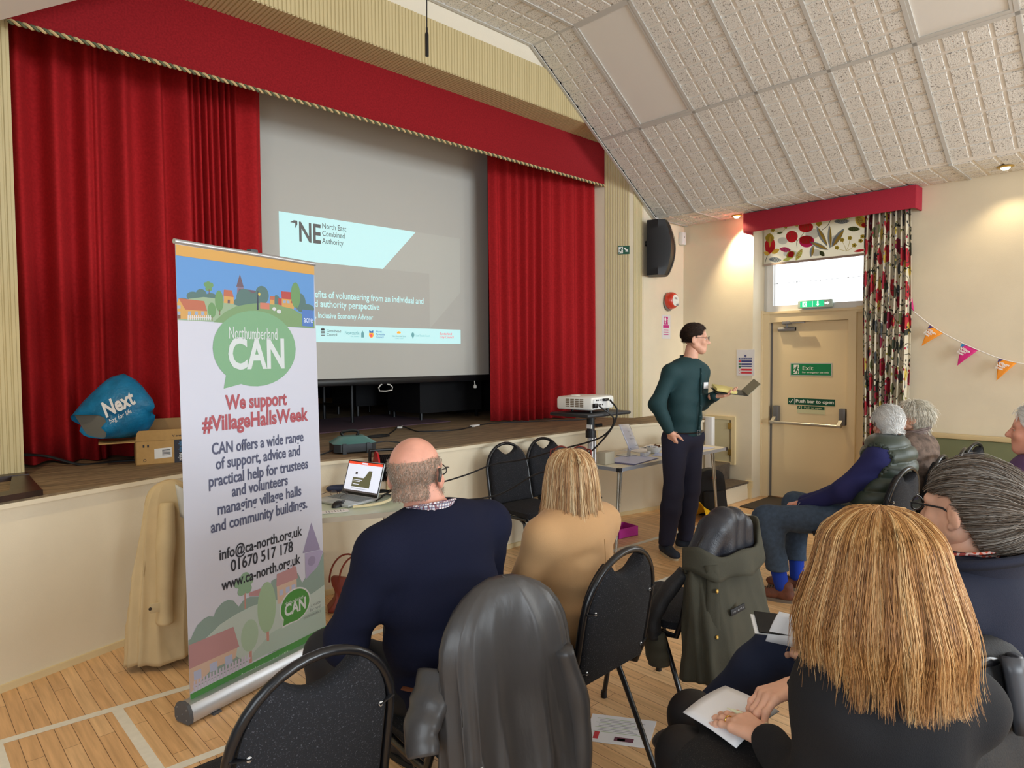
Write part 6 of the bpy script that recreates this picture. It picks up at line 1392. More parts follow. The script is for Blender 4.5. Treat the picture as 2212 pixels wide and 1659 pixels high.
def organic(prims, h, folds=(), cut=None, extra=None):
    """mesh of the smooth union; folds = [(seed, freq, amp, stretch, mask or None)]; cut(P, f) edits the field"""
    lo, hi = pbounds(prims, h*3)
    V, F = nets(lambda P: (cut(P, sdf(P, prims)) if cut else sdf(P, prims)), lo, hi, h)
    if len(folds):
        N = normals(V, F); d = np.zeros(len(V))
        for sd, fr, am, st, mk in folds:
            w = waves(V, sd, fr, stretch=st); w = np.sign(w)*np.abs(w)**1.0
            d += am*w*(1 if mk is None else mk(V))
        V = V+N*d[:, None]
    return V, F
def rotz(a): return np.array(Matrix.Rotation(a, 3, 'Z'))

skin = mat('skin', (222, 168, 142), 0.5, var=0.05, vscale=30, sss=0.15, bump=0.05, bscale=500)
skin_pink = mat('skin_pink', (222, 160, 138), 0.45, var=0.08, vscale=18, sss=0.15, bump=0.05, bscale=500)
skin_w = mat('skin_fair', (228, 176, 148), 0.5, var=0.05, vscale=30, sss=0.15)

def head_prims(s=1.0, male=True, ears=True):
    p = [('e', (0, -0.014, 0.035), (0.076, 0.097, 0.088), None, 0.02), ('e', (0, 0.028, -0.035), (0.062, 0.066, 0.072), None, 0.035), ('e', (0, 0.052, -0.088), (0.034, 0.032, 0.026), None, 0.03),
         ('c', (0.05, 0.0, -0.05), (0.018, 0.062, -0.092), 0.026, 0.02, 0.025), ('c', (-0.05, 0.0, -0.05), (-0.018, 0.062, -0.092), 0.026, 0.02, 0.025),
         ('c', (0.045, 0.066, 0.028), (-0.045, 0.066, 0.028), 0.016, 0.016, 0.02),                                       # brow
         ('e', (0.042, 0.062, -0.022), (0.024, 0.02, 0.022), None, 0.02), ('e', (-0.042, 0.062, -0.022), (0.024, 0.02, 0.022), None, 0.02),   # cheeks
         ('-e', (0.031, 0.096, 0.006), (0.019, 0.018, 0.013), None, 0.012), ('-e', (-0.031, 0.096, 0.006), (0.019, 0.018, 0.013), None, 0.012),   # sockets
         ('c', (0, 0.084, 0.014), (0, 0.108, -0.026), 0.008, 0.0125, 0.01), ('c', (-0.012, 0.094, -0.03), (0.012, 0.094, -0.03), 0.008, 0.008, 0.008),  # nose
         ('e', (0, 0.084, -0.056), (0.023, 0.010, 0.0065), None, 0.006), ('e', (0, 0.083, -0.066), (0.019, 0.010, 0.0065), None, 0.006), ('-c', (-0.02, 0.096, -0.0605), (0.02, 0.096, -0.0605), 0.003, 0.003, 0.004)]
    if ears:
        for sx in (1, -1):
            Rm = np.array(Matrix.Rotation(R(sx*22), 3, 'Z') @ Matrix.Rotation(R(-12), 3, 'X'))
            p += [('e', (sx*0.080, -0.012, -0.004), (0.009, 0.020, 0.033), Rm, 0.006), ('-e', (sx*0.092, -0.002, 0.004), (0.008, 0.010, 0.016), Rm, 0.004), ('e', (sx*0.079, -0.004, -0.032), (0.007, 0.009, 0.009), None, 0.006)]
    return p
HP = head_prims()
def head_sdf(P): return sdf(P, HP)
_hc = {}
def head_geo(h=0.0042):
    if h not in _hc: _hc[h] = nets(head_sdf, (-0.11, -0.135, -0.135), (0.11, 0.135, 0.14), h)
    return _hc[h]
def head_M(pos, yaw=0, pitch=0, roll=0, s=1.0):
    return Matrix.Translation(pos) @ Matrix.Rotation(R(-yaw), 4, 'Z') @ Matrix.Rotation(R(pitch), 4, 'X') @ Matrix.Rotation(R(roll), 4, 'Y') @ Matrix.Scale(s, 4)
def eyes(par, HM, col, skinm):
    mb = MB()
    for sx in (1, -1):
        bm = bmesh.new(); bmesh.ops.create_uvsphere(bm, u_segments=14, v_segments=10, radius=0.0118); mb.bm(bm, 0, HM @ Matrix.Translation((sx*0.031, 0.0735, 0.006)))
        mb.lathe([(0.0055, 0), (0.004, 0.0012), (0, 0.0015)], 12, 1, HM @ Matrix.Translation((sx*0.031, 0.0846, 0.006)) @ Matrix.Rotation(R(-90), 4, 'X'))
        lid = [(sx*0.031+0.0165*math.cos(a), 0.0755+0.0105*math.sin(a), 0.0125-0.004*abs(math.cos(a))) for a in np.linspace(0.1, PI-0.1, 9)]; mb.tube(lid, 0.0035, 6, 2, M=HM)
        br = [(sx*(0.014+0.036*t), 0.0835-0.016*t*t, 0.027+0.006*math.sin(PI*t)) for t in np.linspace(0, 1, 7)]; mb.tube(br, [0.002, 0.003, 0.0033, 0.003, 0.0025, 0.002, 0.001], 6, 3, M=HM)
    return mb.build('eyes', [mat('eye_white', (226, 220, 214), 0.2), mat('iris_'+str(col), col, 0.2), skinm, mat('brow_'+str(col), (110, 92, 76), 0.8)], par, world=False)

# hands: palm of five metacarpals, four fingers of three bones, a thumb from the side of the palm
def hand_prims(curl=(20, 25, 15), spread=4, thumb=(35, 20), side=1, fing=None):
    """wrist at origin, fingers along +y, palm down (-z); side=+1: thumb towards -x (right hand seen from above)"""
    p = [('c', (0, -0.035, 0), (0, 0.0, 0), 0.026, 0.025, 0.012)]; base = [(-0.030, 0.092), (-0.010, 0.098), (0.011, 0.094), (0.030, 0.084)]; Ls = [(0.042, 0.025, 0.020), (0.047, 0.029, 0.021), (0.043, 0.027, 0.020), (0.034, 0.020, 0.018)]; rs = [0.0098, 0.0100, 0.0095, 0.0084]
    tips = []
    for i, (bx, by) in enumerate(base):
        bx *= side; p.append(('c', (bx*0.45, 0.012, 0.0), (bx, by-0.006, 0.002), 0.0165, 0.0125, 0.012))
        c = curl if fing is None else fing[i]; a = 0.0; dx = math.sin(R(spread*(i-1.5)))*side; q = np.array((bx, by-0.004, 0.002)); r = rs[i]
        for k, L_ in enumerate(Ls[i]):
            a += R(c[k]); d = np.array((dx*math.cos(a), math.cos(a), -math.sin(a))); d /= np.linalg.norm(d); q2 = q+d*L_; p.append(('c', tuple(q), tuple(q2), r, r*0.90, 0.005 if k else 0.008)); p.append(('e', tuple(q2), (r*0.98,)*3, None, 0.004)) if k < 2 else None; q = q2; r *= 0.91
        tips.append((q, d))
    q = np.array((-0.026*side, 0.022, -0.006)); a0, a1 = R(thumb[0]), R(thumb[1])
    d = np.array((-math.sin(a0)*side, math.cos(a0), -0.45)); d /= np.linalg.norm(d); q1 = q+d*0.040; p.append(('c', tuple(q*0.5), tuple(q1), 0.0175, 0.0125, 0.012)); d2 = np.array((-math.sin(a0-a1)*side, math.cos(a0-a1), -0.4)); d2 /= np.linalg.norm(d2); q2 = q1+d2*0.032; p.append(('c', tuple(q1), tuple(q2), 0.0122, 0.0105, 0.006)); q3 = q2+d2*0.024; p.append(('c', tuple(q2), tuple(q3), 0.0105, 0.0085, 0.004)); tips.append((q3, d2))
    return p, tips
def basis(o, fwd, palm):
    """matrix for a hand: +y = fwd, -z = palm direction"""
    y = Vector(fwd).normalized(); z = -Vector(palm); z = (z-y*z.dot(y)).normalized(); x = y.cross(z)
    return Matrix(((x.x, y.x, z.x, o[0]), (x.y, y.y, z.y, o[1]), (x.z, y.z, z.z, o[2]), (0, 0, 0, 1)))
def add_hand(mb, M, h=0.0028, **k):
    p, tips = hand_prims(**k); V, F = organic(p, h); mb.add(V, F, 0, M); return tips
def nails(par, M, tips, m):
    mb = MB()
    for q, d in tips:
        d = Vector(d).normalized(); up = Vector((0, 0, 1)); up = (up-d*up.dot(d)).normalized(); x = d.cross(up); c = Vector(q)+up*0.0066-d*0.001
        P = np.array([[tuple(c+x*(0.0052*u)+d*(0.0065*v)+up*(-0.0016*u*u-0.0008*v*v)) for v in np.linspace(-1, 1, 5)] for u in np.linspace(-1, 1, 5)]); mb.grid(P, M=M)
    return mb.build('fingernails', [m], par, world=False, solid=0.0006, ang=180)

# body and clothes share the same skeleton
def lerp(a, b, t): return tuple(np.array(a)*(1-t)+np.array(b)*t)
def torso_prims(J, P, e=0.0):
    hip, ch, nk = np.array(J['hip']), np.array(J['chest']), np.array(J['neck'])
    x = np.array(J['shR'])-np.array(J['shL']); x /= np.linalg.norm(x); out = []
    lv = P.get('lv', [(0.0, 0.175, 0.125, 0.11), (0.3, 0.16, 0.125, 0.11), (0.6, 0.165, 0.12, 0.12), (0.88, 0.18, 0.115, 0.12), (1.0, 0.165, 0.10, 0.09)])
    up = nk-hip; spine = lambda t: hip*(1-t)**2+2*(ch+(ch-(hip+nk)/2)*0.0)*t*(1-t)+nk*t*t if False else (hip+(ch-hip)*(t/0.62) if t < 0.62 else ch+(nk-ch)*((t-0.62)/0.38))
    for t, w, d, hh in lv:
        z = up/np.linalg.norm(up); xx = x-z*(x@z); xx /= np.linalg.norm(xx); yy = np.cross(z, xx); Rm = np.stack([xx, yy, z], 1)
        out.append(('e', tuple(spine(t*0.93)), (w+e, d+e, hh+e*0.6), Rm, 0.07))
    rs = P.get('rs', 0.062); nr = P.get('nr', 0.056); top = tuple(nk-up/np.linalg.norm(up)*0.02)
    for sh in (J['shL'], J['shR']): out.append(('c', top, sh, nr*0.95+e, rs+e, 0.05))
    return out
def neck_prims(J, P, e=0.0):
    nr = P.get('nr', 0.056); return [('c', tuple(np.array(J['neck'])+np.array((0, 0, -0.03))), J['skull'], nr*1.08+e, nr+e, 0.03)]
def arm_prims(J, P, s, e=0.0, k=0.04, to=1.0):
    ru, re, rw = P.get('ru', 0.052), P.get('re', 0.043), P.get('rw', 0.029)
    w = lerp(J['el'+s], J['wr'+s], to); return [('c', J['sh'+s], J['el'+s], ru+e, re+e, k), ('c', J['el'+s], w, re+e, re+(rw-re)*to+e, k)]
def leg_prims(J, P, s, e=0.0, k=0.05):
    rt, rk, ra = P.get('rt', 0.082), P.get('rk', 0.058), P.get('ra', 0.038); m = lerp(J['kn'+s], J['an'+s], 0.3)
    return [('c', J['hp'+s], J['kn'+s], rt+e, rk+e, k), ('c', J['kn'+s], m, rk*0.95+e, rk*0.96+e, k), ('c', m, J['an'+s], rk*0.96+e, ra+e, k)]
def shoe(par, M, m, solem, name='shoe', lace=None):
    """ankle above origin, toe along +y"""
    p = [('c', (0, -0.045, 0.045), (0, 0.05, 0.045), 0.036, 0.040, 0.02), ('e', (0, 0.125, 0.036), (0.046, 0.075, 0.034), None, 0.04), ('c', (0, -0.02, 0.05), (0, -0.03, 0.095), 0.04, 0.042, 0.02)]
    V, F = organic(p, 0.007, cut=lambda P, f: np.maximum(f, 0.012-P[..., 2])); mb = MB(); mb.add(V, F, 0, M); s = mb.build(name, [m], par, world=False)
    out = [(0.044*math.cos(a)*(1+0.12*max(0, math.sin(a))), 0.045+0.142*math.sin(a)*(1.0 if math.sin(a) > 0 else 0.92)) for a in np.linspace(0, 2*PI, 28, endpoint=False)]
    mb = MB(); mb.prism(out, 0.0, 0.02, 0, M); mb.build('sole', [solem], s, world=False)
    if lace:
        mb = MB()
        for k in range(4): mb.tube([M @ Vector((x, 0.055+0.017*k, 0.094-0.006*k-abs(x)*0.4)) for x in (-0.022, 0, 0.022)], 0.003, 6)
        mb.build('laces', [lace], s, world=False)
    return s
def cloth_mesh(par, name, prims, m, h=0.009, folds=(), cut=None, ang=180):
    V, F = organic(prims, h, folds, cut); mb = MB(); mb.add(V, F); return mb.build(name, [m], par, world=False, ang=ang)

# hair strands: thin three-sided fibres
def hair_material(name, cols, rough=0.38):
    m = bpy.data.materials.new(name); m.use_nodes = True; n = m.node_tree.nodes; L = m.node_tree.links; b = n['Principled BSDF']; b.inputs['Roughness'].default_value = rough; b.inputs['Specular IOR Level'].default_value = 0.35
    a = n.new('ShaderNodeAttribute'); a.attribute_name = 'shade'; cr = n.new('ShaderNodeValToRGB')
    while len(cr.color_ramp.elements) < len(cols): cr.color_ramp.elements.new(0.5)
    for i, c in enumerate(cols): cr.color_ramp.elements[i].position = i/(len(cols)-1); cr.color_ramp.elements[i].color = lin(c)
    L.new(a.outputs['Fac'], cr.inputs[0]); L.new(cr.outputs[0], b.inputs['Base Color']); return m
def strands(paths, rad, name, m, par, M=None, shade=None):
    """paths: (n, k, 3)"""
    P = np.asarray(paths, float); n, k, _ = P.shape
    if M is not None: A = np.array(M); P = P@A[:3, :3].T+A[:3, 3]
    T = np.gradient(P, axis=1); T /= np.linalg.norm(T, axis=2)[..., None]+1e-9
    ref = np.tile(np.array((0.31, 0.55, 0.77)), (n, k, 1)); X = np.cross(T, ref); X /= np.linalg.norm(X, axis=2)[..., None]+1e-9; Y = np.cross(T, X)
    r = rad*np.minimum(1.0, 1.25-np.linspace(0, 1, k)**3)[None, :, None]
    V = np.stack([P+r*(X*math.cos(a)+Y*math.sin(a)) for a in (0, 2.094, 4.189)], 2).reshape(-1, 3)
    i = np.arange(n)[:, None, None]*k*3; j = np.arange(k-1)[None, :, None]*3; c = np.arange(3)[None, None, :]; c2 = (c+1) % 3
    F = np.stack([i+j+c, i+j+c2, i+j+3+c2, i+j+3+c], -1).reshape(-1, 4)
    me = bpy.data.meshes.new(name); me.vertices.add(len(V)); me.vertices.foreach_set('co', V.ravel()); me.loops.add(F.size); me.loops.foreach_set('vertex_index', F.ravel().astype(np.int32))
    me.polygons.add(len(F)); me.polygons.foreach_set('loop_start', np.arange(0, F.size, 4, dtype=np.int32)); me.polygons.foreach_set('use_smooth', np.ones(len(F), bool)); me.update(calc_edges=True); me.materials.append(m)
    at = me.attributes.new('shade', 'FLOAT', 'POINT'); sh = rng.random(n) if shade is None else shade; at.data.foreach_set('value', np.repeat(sh, k*3).astype(np.float32))
    o = bpy.data.objects.new(name, me); COL.objects.link(o); o.parent = par; return o
def crom(ctrl, t):
    """Catmull-Rom through control rows at parameter t (0..1 array)"""
    C_ = np.asarray(ctrl, float); n = len(C_)-1; x = np.clip(t, 0, 1)*n; i = np.minimum(x.astype(int), n-1); f = (x-i)[..., None]
    g = lambda k: C_[np.clip(i+k, 0, n)]; a, b, c, d = g(-1), g(0), g(1), g(2)
    return 0.5*((2*b)+(-a+c)*f+(2*a-5*b+4*c-d)*f*f+(-a+3*b-3*c+d)*f**3)
def fall_hair(par, HM, prof, m, core, n=4200, k=16, th=(-2.2, 2.2), rx=0.86, ry=1.0, cy=-0.01, rad=0.0007, length=None, clump=0.007, fly=0.06, seed=3, part=0.0, flick=0.0, name='hair', wavy=0.0, trim=0.86):
    """hair falling from the crown; angle 0 = back of the head; prof = rows (radius, z)"""
    r = np.random.default_rng(seed)
    def surf(a, t, off=0.0, lng=1.0):
        q = crom(prof, t*lng); rr = q[..., 0]+off; return np.stack([rx*rr*np.sin(a)+part*(1-t)**2, cy-ry*rr*np.cos(a), q[..., 1]], -1)
    A = np.linspace(th[0], th[1], 70); Tt = np.linspace(0.0, 0.985, 26); Ag, Tg = np.meshgrid(A, Tt, indexing='ij')
    lng = 1.0 if length is None else length(Ag)
    Pm = surf(Ag, Tg, -0.006+clump*0.6*np.sin(Ag*17+2*np.sin(Ag*5))*Tg, lng); mb = MB(); mb.grid(Pm, M=HM); hair = mb.build(name, [core], par, world=False, ang=180, solid=0.004)
    a = r.uniform(th[0], th[1], n); t0 = np.where(r.random(n) < 0.5, r.uniform(0, 0.12, n), r.uniform(0.05, 0.6, n)); t = t0[:, None]+(1-t0[:, None])*np.linspace(0, 1, k)[None, :]*r.uniform(trim, 1.03, n)[:, None]; t = np.clip(t, 0, 1.0)
    aa = a[:, None]+0.05*np.sin(t*r.uniform(2, 5, n)[:, None]+r.uniform(0, 6, n)[:, None])+0.10*np.sin(a*17)[:, None]*t**2*0.5
    off = (r.normal(0, 0.0035, n))[:, None]+clump*np.sin(a*17+2*np.sin(a*5))[:, None]*t; fl = (r.random(n) < fly)[:, None]; off = off+np.where(fl, r.uniform(0.004, 0.022, n)[:, None]*t**1.5, 0)+flick*t**6*r.uniform(0.5, 1.3, n)[:, None]
    L_ = 1.0 if length is None else length(aa)
    Pp = surf(aa, t, off, L_); Pp += (0.0012*np.sin(t*22*r.uniform(0.6, 1.4, n)[:, None]+r.uniform(0, 6, n)[:, None]))[..., None]*r.normal(size=(n, 1, 3))
    wv_ = wavy*np.sin(t*9+3*np.sin(a*6)[:, None]+2.0*np.sin(a*13)[:, None])*t**1.3; Pp[..., 0] += wv_*np.cos(aa); Pp[..., 1] += wv_*np.sin(aa); Pp[..., 2] += 0.4*wv_
    sh = np.clip(0.5+0.22*np.sin(a*17+1.0)+0.15*np.sin(a*41)+r.normal(0, 0.17, n), 0, 1)
    s = strands(Pp, rad, 'strands', m, hair, HM, sh); s['kind'] = 'stuff'; return hair
def swept_hair(par, HM, G, m, core, n=3000, k=14, infl=0.010, hairline=None, rad=0.0006, frizz=0.0, seed=5, t1=1.0, name='hair', short=None, sink=0.35, mid=None):
    """cap of hair lying on the skull, strands combed from the hairline towards G; short = strand length for cropped hair"""
    r = np.random.default_rng(seed); c0 = np.array((0, -0.014, 0.035)); ax = np.array((0.076, 0.097, 0.088))
    hl = hairline or (lambda P: P[..., 1]*0.75-P[..., 2]-0.005)
    def fn(P): return np.maximum(np.minimum(head_nl(P), sd_ell(P, (0, -0.06, -0.05), (0.055, 0.04, 0.05)))-infl*0.6, hl(P))
    V, F = nets(fn, (-0.12, -0.145, -0.14), (0.12, 0.135, 0.15), 0.005); mb = MB(); mb.add(V, F, 0, HM); hair = mb.build(name, [core], par, world=False, ang=180)
    N = normals(V, F); ok = np.where((hl(V) < -0.002) & (((V-c0)*N).sum(1) > 0))[0]; i = r.choice(ok, n); root = V[i]+r.normal(0, 0.003, (n, 3)); nn = N[i]
    t = np.linspace(0, 1, k)[None, :, None]
    if short:
        g = np.array(G)-root; g -= nn*(g*nn).sum(1)[:, None]; g /= np.linalg.norm(g, axis=1)[:, None]+1e-9; Ls = (short*r.uniform(0.5, 1.2, n))[:, None, None]
        P = root[:, None]+g[:, None]*Ls*t+nn[:, None]*(0.25*Ls*t*(1-0.7*t)+0.001)+r.normal(0, 1, (n, 1, 3))*0.12*Ls*t
    else:
        d0 = (root-c0)/ax; d1 = (np.array(G)-c0)/ax; l1 = np.linalg.norm(d1); l0 = np.linalg.norm(d0, axis=1)[:, None, None]; u0 = d0/np.linalg.norm(d0, axis=1)[:, None]; u1 = d1/l1
        um = np.array(mid)/np.linalg.norm(mid) if mid is not None else None
        tt = t*r.uniform(0.5, t1, n)[:, None, None]; u = u0[:, None]*(1-tt)+u1*tt if um is None else u0[:, None]*(1-tt)**2+2*tt*(1-tt)*um+u1*tt**2; u /= np.linalg.norm(u, axis=2)[..., None]+1e-9
        rr = l0*(1-tt**2)+l1*tt**2+0.05; P = c0+u*ax*np.maximum(rr, 1.0+infl/0.09)+r.normal(0, 0.0022, (n, 1, 3))
        if frizz: fz = (r.random(n) < 0.09)[:, None, None]; P = P+np.where(fz, u*frizz*np.sin(PI*tt)*r.uniform(0.2, 1, n)[:, None, None]+0.004*np.sin(tt*9+r.uniform(0, 6, n)[:, None, None])*r.normal(0, 1, (n, 1, 3)), 0)
    s = strands(P, rad, 'strands', m, hair, HM); s['kind'] = 'stuff'; return hair
HNL = head_prims(ears=False)
def head_nl(P): return sdf(P, HNL)
def collar_ring(par, name, J, m, r0, r1, z0, z1, tilt=0.0, yaw=0.0, gap=0.0, lean=(0, 0), thick=0.004, oval=1.15):
    """stand-and-fall collar round the neck"""
    n = 40; c = np.array(J['neck']); P = np.zeros((n, 7, 3)); ths = np.linspace(gap, 2*PI-gap, n)
    for j in range(7):
        v = j/6; rr = (r0+(r1-r0)*v) if True else 0; z = z0+(z1-z0)*math.sin(v*PI*0.62)
        for i, a in enumerate(ths): P[i, j] = (c[0]+rr*math.sin(a)*oval, c[1]+rr*math.cos(a), c[2]+z+tilt*math.cos(a)*rr)
    mb = MB(); mb.grid(P); return mb.build(name, [m], par, world=False, ang=180, solid=thick)
def check_material(name, base, l1, l2, scale):
    m = bpy.data.materials.new(name); m.use_nodes = True; n = m.node_tree.nodes; L = m.node_tree.links; b = n['Principled BSDF']; b.inputs['Roughness'].default_value = 0.8
    t = n.new('ShaderNodeTexCoord'); sp = n.new('ShaderNodeSeparateXYZ'); L.new(t.outputs['Object'], sp.inputs[0]); prev = None
    rgb = n.new('ShaderNodeRGB'); rgb.outputs[0].default_value = lin(base); prev = rgb.outputs[0]
    for ax, c, w in ((0, l1, 0.35), (2, l2, 0.35), (1, l1, 0.3)):
        mu = n.new('ShaderNodeMath'); mu.operation = 'MULTIPLY'; mu.inputs[1].default_value = scale; L.new(sp.outputs[ax], mu.inputs[0]); fr = n.new('ShaderNodeMath'); fr.operation = 'FRACT'; L.new(mu.outputs[0], fr.inputs[0])
        lt = n.new('ShaderNodeMath'); lt.operation = 'LESS_THAN'; lt.inputs[1].default_value = w; L.new(fr.outputs[0], lt.inputs[0]); ml = n.new('ShaderNodeMath'); ml.operation = 'MULTIPLY'; ml.inputs[1].default_value = 0.75; L.new(lt.outputs[0], ml.inputs[0])
        mi = n.new('ShaderNodeMix'); mi.data_type = 'RGBA'; L.new(ml.outputs[0], mi.inputs[0]); L.new(prev, mi.inputs[6]); mi.inputs[7].default_value = lin(c); prev = mi.outputs[2]
    L.new(prev, b.inputs['Base Color']); return m
def person(label, loc, az): return thing('person', label, 'person', (loc[0], loc[1], 0), R(-az))
def body_mesh(par, J, P, HM, sk, hands=(), legs=True, h=0.011, hh=0.0042):
    pr_ = torso_prims(J, P, -0.006)+neck_prims(J, P)
    for s in 'LR': pr_ += arm_prims(J, P, s, -0.004)
    if legs:
        for s in 'LR': pr_ += leg_prims(J, P, s, -0.006)
    V, F = organic(pr_, h); mb = MB(); mb.add(V, F); V, F = head_geo(hh); mb.add(V, F, 0, HM)
    out = []
    for M, kw in hands: out.append((M, add_hand(mb, M, **kw)))
    b = mb.build('body', [sk], par, world=False, ang=180)
    return b, out

# ================================================================== people
def W2L(o, az):
    c, s_ = math.cos(R(az)), math.sin(R(az))
    return lambda p: ((p[0]-o[0])*c-(p[1]-o[1])*s_, (p[0]-o[0])*s_+(p[1]-o[1])*c, p[2])
def D2L(az):
    c, s_ = math.cos(R(az)), math.sin(R(az)); return lambda p: (p[0]*c-p[1]*s_, p[0]*s_+p[1]*c, p[2])
knit_navy = mat('navy_knit', (25, 28, 48), 0.95, bump=0.25, bscale=700, spec=0.2)
dark_trs = mat('dark_trousers', (30, 31, 36), 0.85, bump=0.15, bscale=500)
shoe_dark = mat('dark_shoe', (30, 34, 44), 0.5); sole_pale = mat('pale_sole', (196, 180, 150), 0.7); sole_dark = mat('dark_sole', (40, 38, 36), 0.8)

# --- balding man in a navy jumper, seen from behind
o = (1.311, 1.70); p = person('seated balding man in a navy jumper and checked collar, left of the front row', o, 0)
J = dict(hip=(0, 0, 0.58), chest=(-0.01, 0.0, 0.86), neck=(-0.03, 0.03, 1.075), skull=(-0.042, 0.062, 1.17), shL=(-0.215, 0.03, 1.0), shR=(0.205, 0.02, 1.015), elL=(-0.305, 0.10, 0.73), elR=(0.285, 0.12, 0.75), wrL=(-0.16, 0.36, 0.66), wrR=(0.16, 0.36, 0.66),
         hpL=(-0.10, 0.02, 0.555), hpR=(0.10, 0.02, 0.555), knL=(-0.17, 0.46, 0.53), knR=(0.16, 0.46, 0.53), anL=(-0.17, 0.44, 0.10), anR=(0.16, 0.44, 0.10))
P = dict(lv=[(0.0, 0.195, 0.15, 0.12), (0.3, 0.19, 0.155, 0.12), (0.6, 0.20, 0.145, 0.13), (0.88, 0.205, 0.125, 0.12), (1.0, 0.17, 0.10, 0.08)], nr=0.064, ru=0.062, re=0.050, rs=0.072)
HM = head_M((-0.045, 0.080, 1.21), yaw=58, pitch=-4, roll=-5, s=1.04)
hands = [(basis(J['wrL'], (0.25, 0.9, -0.25), (0, 0, -1)), dict(side=-1)), (basis(J['wrR'], (-0.25, 0.9, -0.25), (0, 0, -1)), dict(side=1))]
body_mesh(p, J, P, HM, skin_pink, hands)
fold_dn = lambda V: np.clip((1.0-V[:, 2])/0.35, 0, 1)
cut_neck = lambda c, r: (lambda Pt, f: np.maximum(f, r-np.sqrt((Pt[..., 0]-c[0])**2+(Pt[..., 1]-c[1])**2)-10*np.maximum(0, c[2]-Pt[..., 2])))
pr_ = torso_prims(J, P, 0.010)+arm_prims(J, P, 'L', 0.014, to=0.92)+arm_prims(J, P, 'R', 0.014, to=0.92)
jm = cloth_mesh(p, 'jumper', pr_, knit_navy, 0.009, [(3, 22, 0.007, (0.7, 0.7, 1.8), fold_dn), (5, 50, 0.0028, (0.5, 0.8, 2.0), fold_dn)], cut_neck((-0.03, 0.035, 1.10), 0.072))
collar_ring(p, 'shirt_collar', J, check_material('check_shirt', (226, 224, 228), (120, 50, 60), (60, 66, 110), 95), 0.067, 0.082, -0.005, 0.052, tilt=-0.25, thick=0.005, oval=1.05)
cloth_mesh(p, 'trousers', [('e', (0, 0, 0.555), (0.19, 0.15, 0.105), None, 0.05)]+leg_prims(J, P, 'L', 0.02)+leg_prims(J, P, 'R', 0.02), dark_trs, 0.012, [(9, 22, 0.004, (1, 1, 1), None)])
mb = MB(); mb.tube([(0.20*math.sin(a), -0.0-0.163*math.cos(a), 0.60) for a in np.linspace(-1.3, 1.3, 24)], 0.016, 8, flat=0.3); mb.build('belt', [mat('brown_belt', (120, 70, 44), 0.5)], p, world=False)
for s_ in 'LR': shoe(p, Matrix.Translation((J['an'+s_][0], J['an'+s_][1], 0)), shoe_dark, sole_dark)
stub = hair_material('grey_stubble_hair', ((126, 108, 92), (160, 142, 124), (206, 196, 184)))
stubcore = mat('stubble_scalp', (190, 150, 128), 0.6, var=0.15, vscale=160)
swept_hair(p, HM, (0, -0.10, -0.12), stub, stubcore, n=15000, k=3, infl=0.0016, hairline=lambda Pt: np.maximum(np.maximum(Pt[..., 1]-0.02-0.12*(np.abs(Pt[..., 0])-0.06), Pt[..., 2]-0.052-0.25*np.maximum(0, np.abs(Pt[..., 0])-0.05)*1.5), -0.066-Pt[..., 2]), rad=0.00034, seed=11, short=0.0065)
Ml = p.matrix_basis @ HM @ Matrix.Translation((0, 0.108, 0.008)); spectacles('glasses', '', Ml, mat('dark_rim', (40, 42, 46), 0.3, 0.4), lensm, top=p)
mb = MB(); mb.tube(smooth_path([(0.089, -0.030, 0.022), (0.094, -0.042, 0.006), (0.089, -0.042, -0.016)], 5), 0.0055, 8, M=HM); mb.build('hearing_aid', [mat('hearing_aid_grey', (70, 66, 62), 0.4)], p, world=False)

# --- woman in a tan blazer with straight blonde hair
o = (1.925, 1.675); p = person('seated woman with straight blonde hair and a tan blazer, glasses on her head', o, 0)
J = dict(hip=(0, 0, 0.57), chest=(0, -0.01, 0.80), neck=(0.01, 0.01, 0.985), skull=(0.02, 0.03, 1.06), shL=(-0.165, 0.01, 0.935), shR=(0.17, 0.0, 0.935), elL=(-0.215, 0.08, 0.70), elR=(0.215, 0.08, 0.70), wrL=(-0.10, 0.33, 0.63), wrR=(0.10, 0.33, 0.63),
         hpL=(-0.09, 0.02, 0.55), hpR=(0.09, 0.02, 0.55), knL=(-0.10, 0.46, 0.52), knR=(0.10, 0.46, 0.52), anL=(-0.10, 0.42, 0.10), anR=(0.12, 0.44, 0.10))
P = dict(lv=[(0.0, 0.165, 0.125, 0.11), (0.3, 0.145, 0.11, 0.11), (0.6, 0.15, 0.115, 0.12), (0.88, 0.165, 0.105, 0.11), (1.0, 0.14, 0.085, 0.07)], nr=0.048, ru=0.046, re=0.040, rs=0.056, rw=0.026, rt=0.075)
HM = head_M((0.025, 0.035, 1.105), yaw=48, pitch=0)
hands = [(basis(J['wrL'], (0.5, 0.8, -0.2), (0, 0, -1)), dict(side=-1)), (basis(J['wrR'], (-0.5, 0.8, -0.2), (0, 0, -1)), dict(side=1))]
body_mesh(p, J, P, HM, skin_w, hands)
camel = mat('camel_blazer', (192, 150, 104), 0.85, bump=0.15, bscale=500, sheen=0.1)
pr_ = torso_prims(J, P, 0.016)+arm_prims(J, P, 'L', 0.016, to=0.95)+arm_prims(J, P, 'R', 0.016, to=0.95)
waist = lambda V: np.exp(-((V[:, 2]-0.68)/0.07)**2)
bl_ = cloth_mesh(p, 'blazer', pr_, camel, 0.008, [(21, 30, 0.006, (0.35, 0.5, 2.2), waist), (22, 20, 0.004, (1, 1, 1.3), None)], cut_neck((0.01, 0.015, 1.0), 0.058))
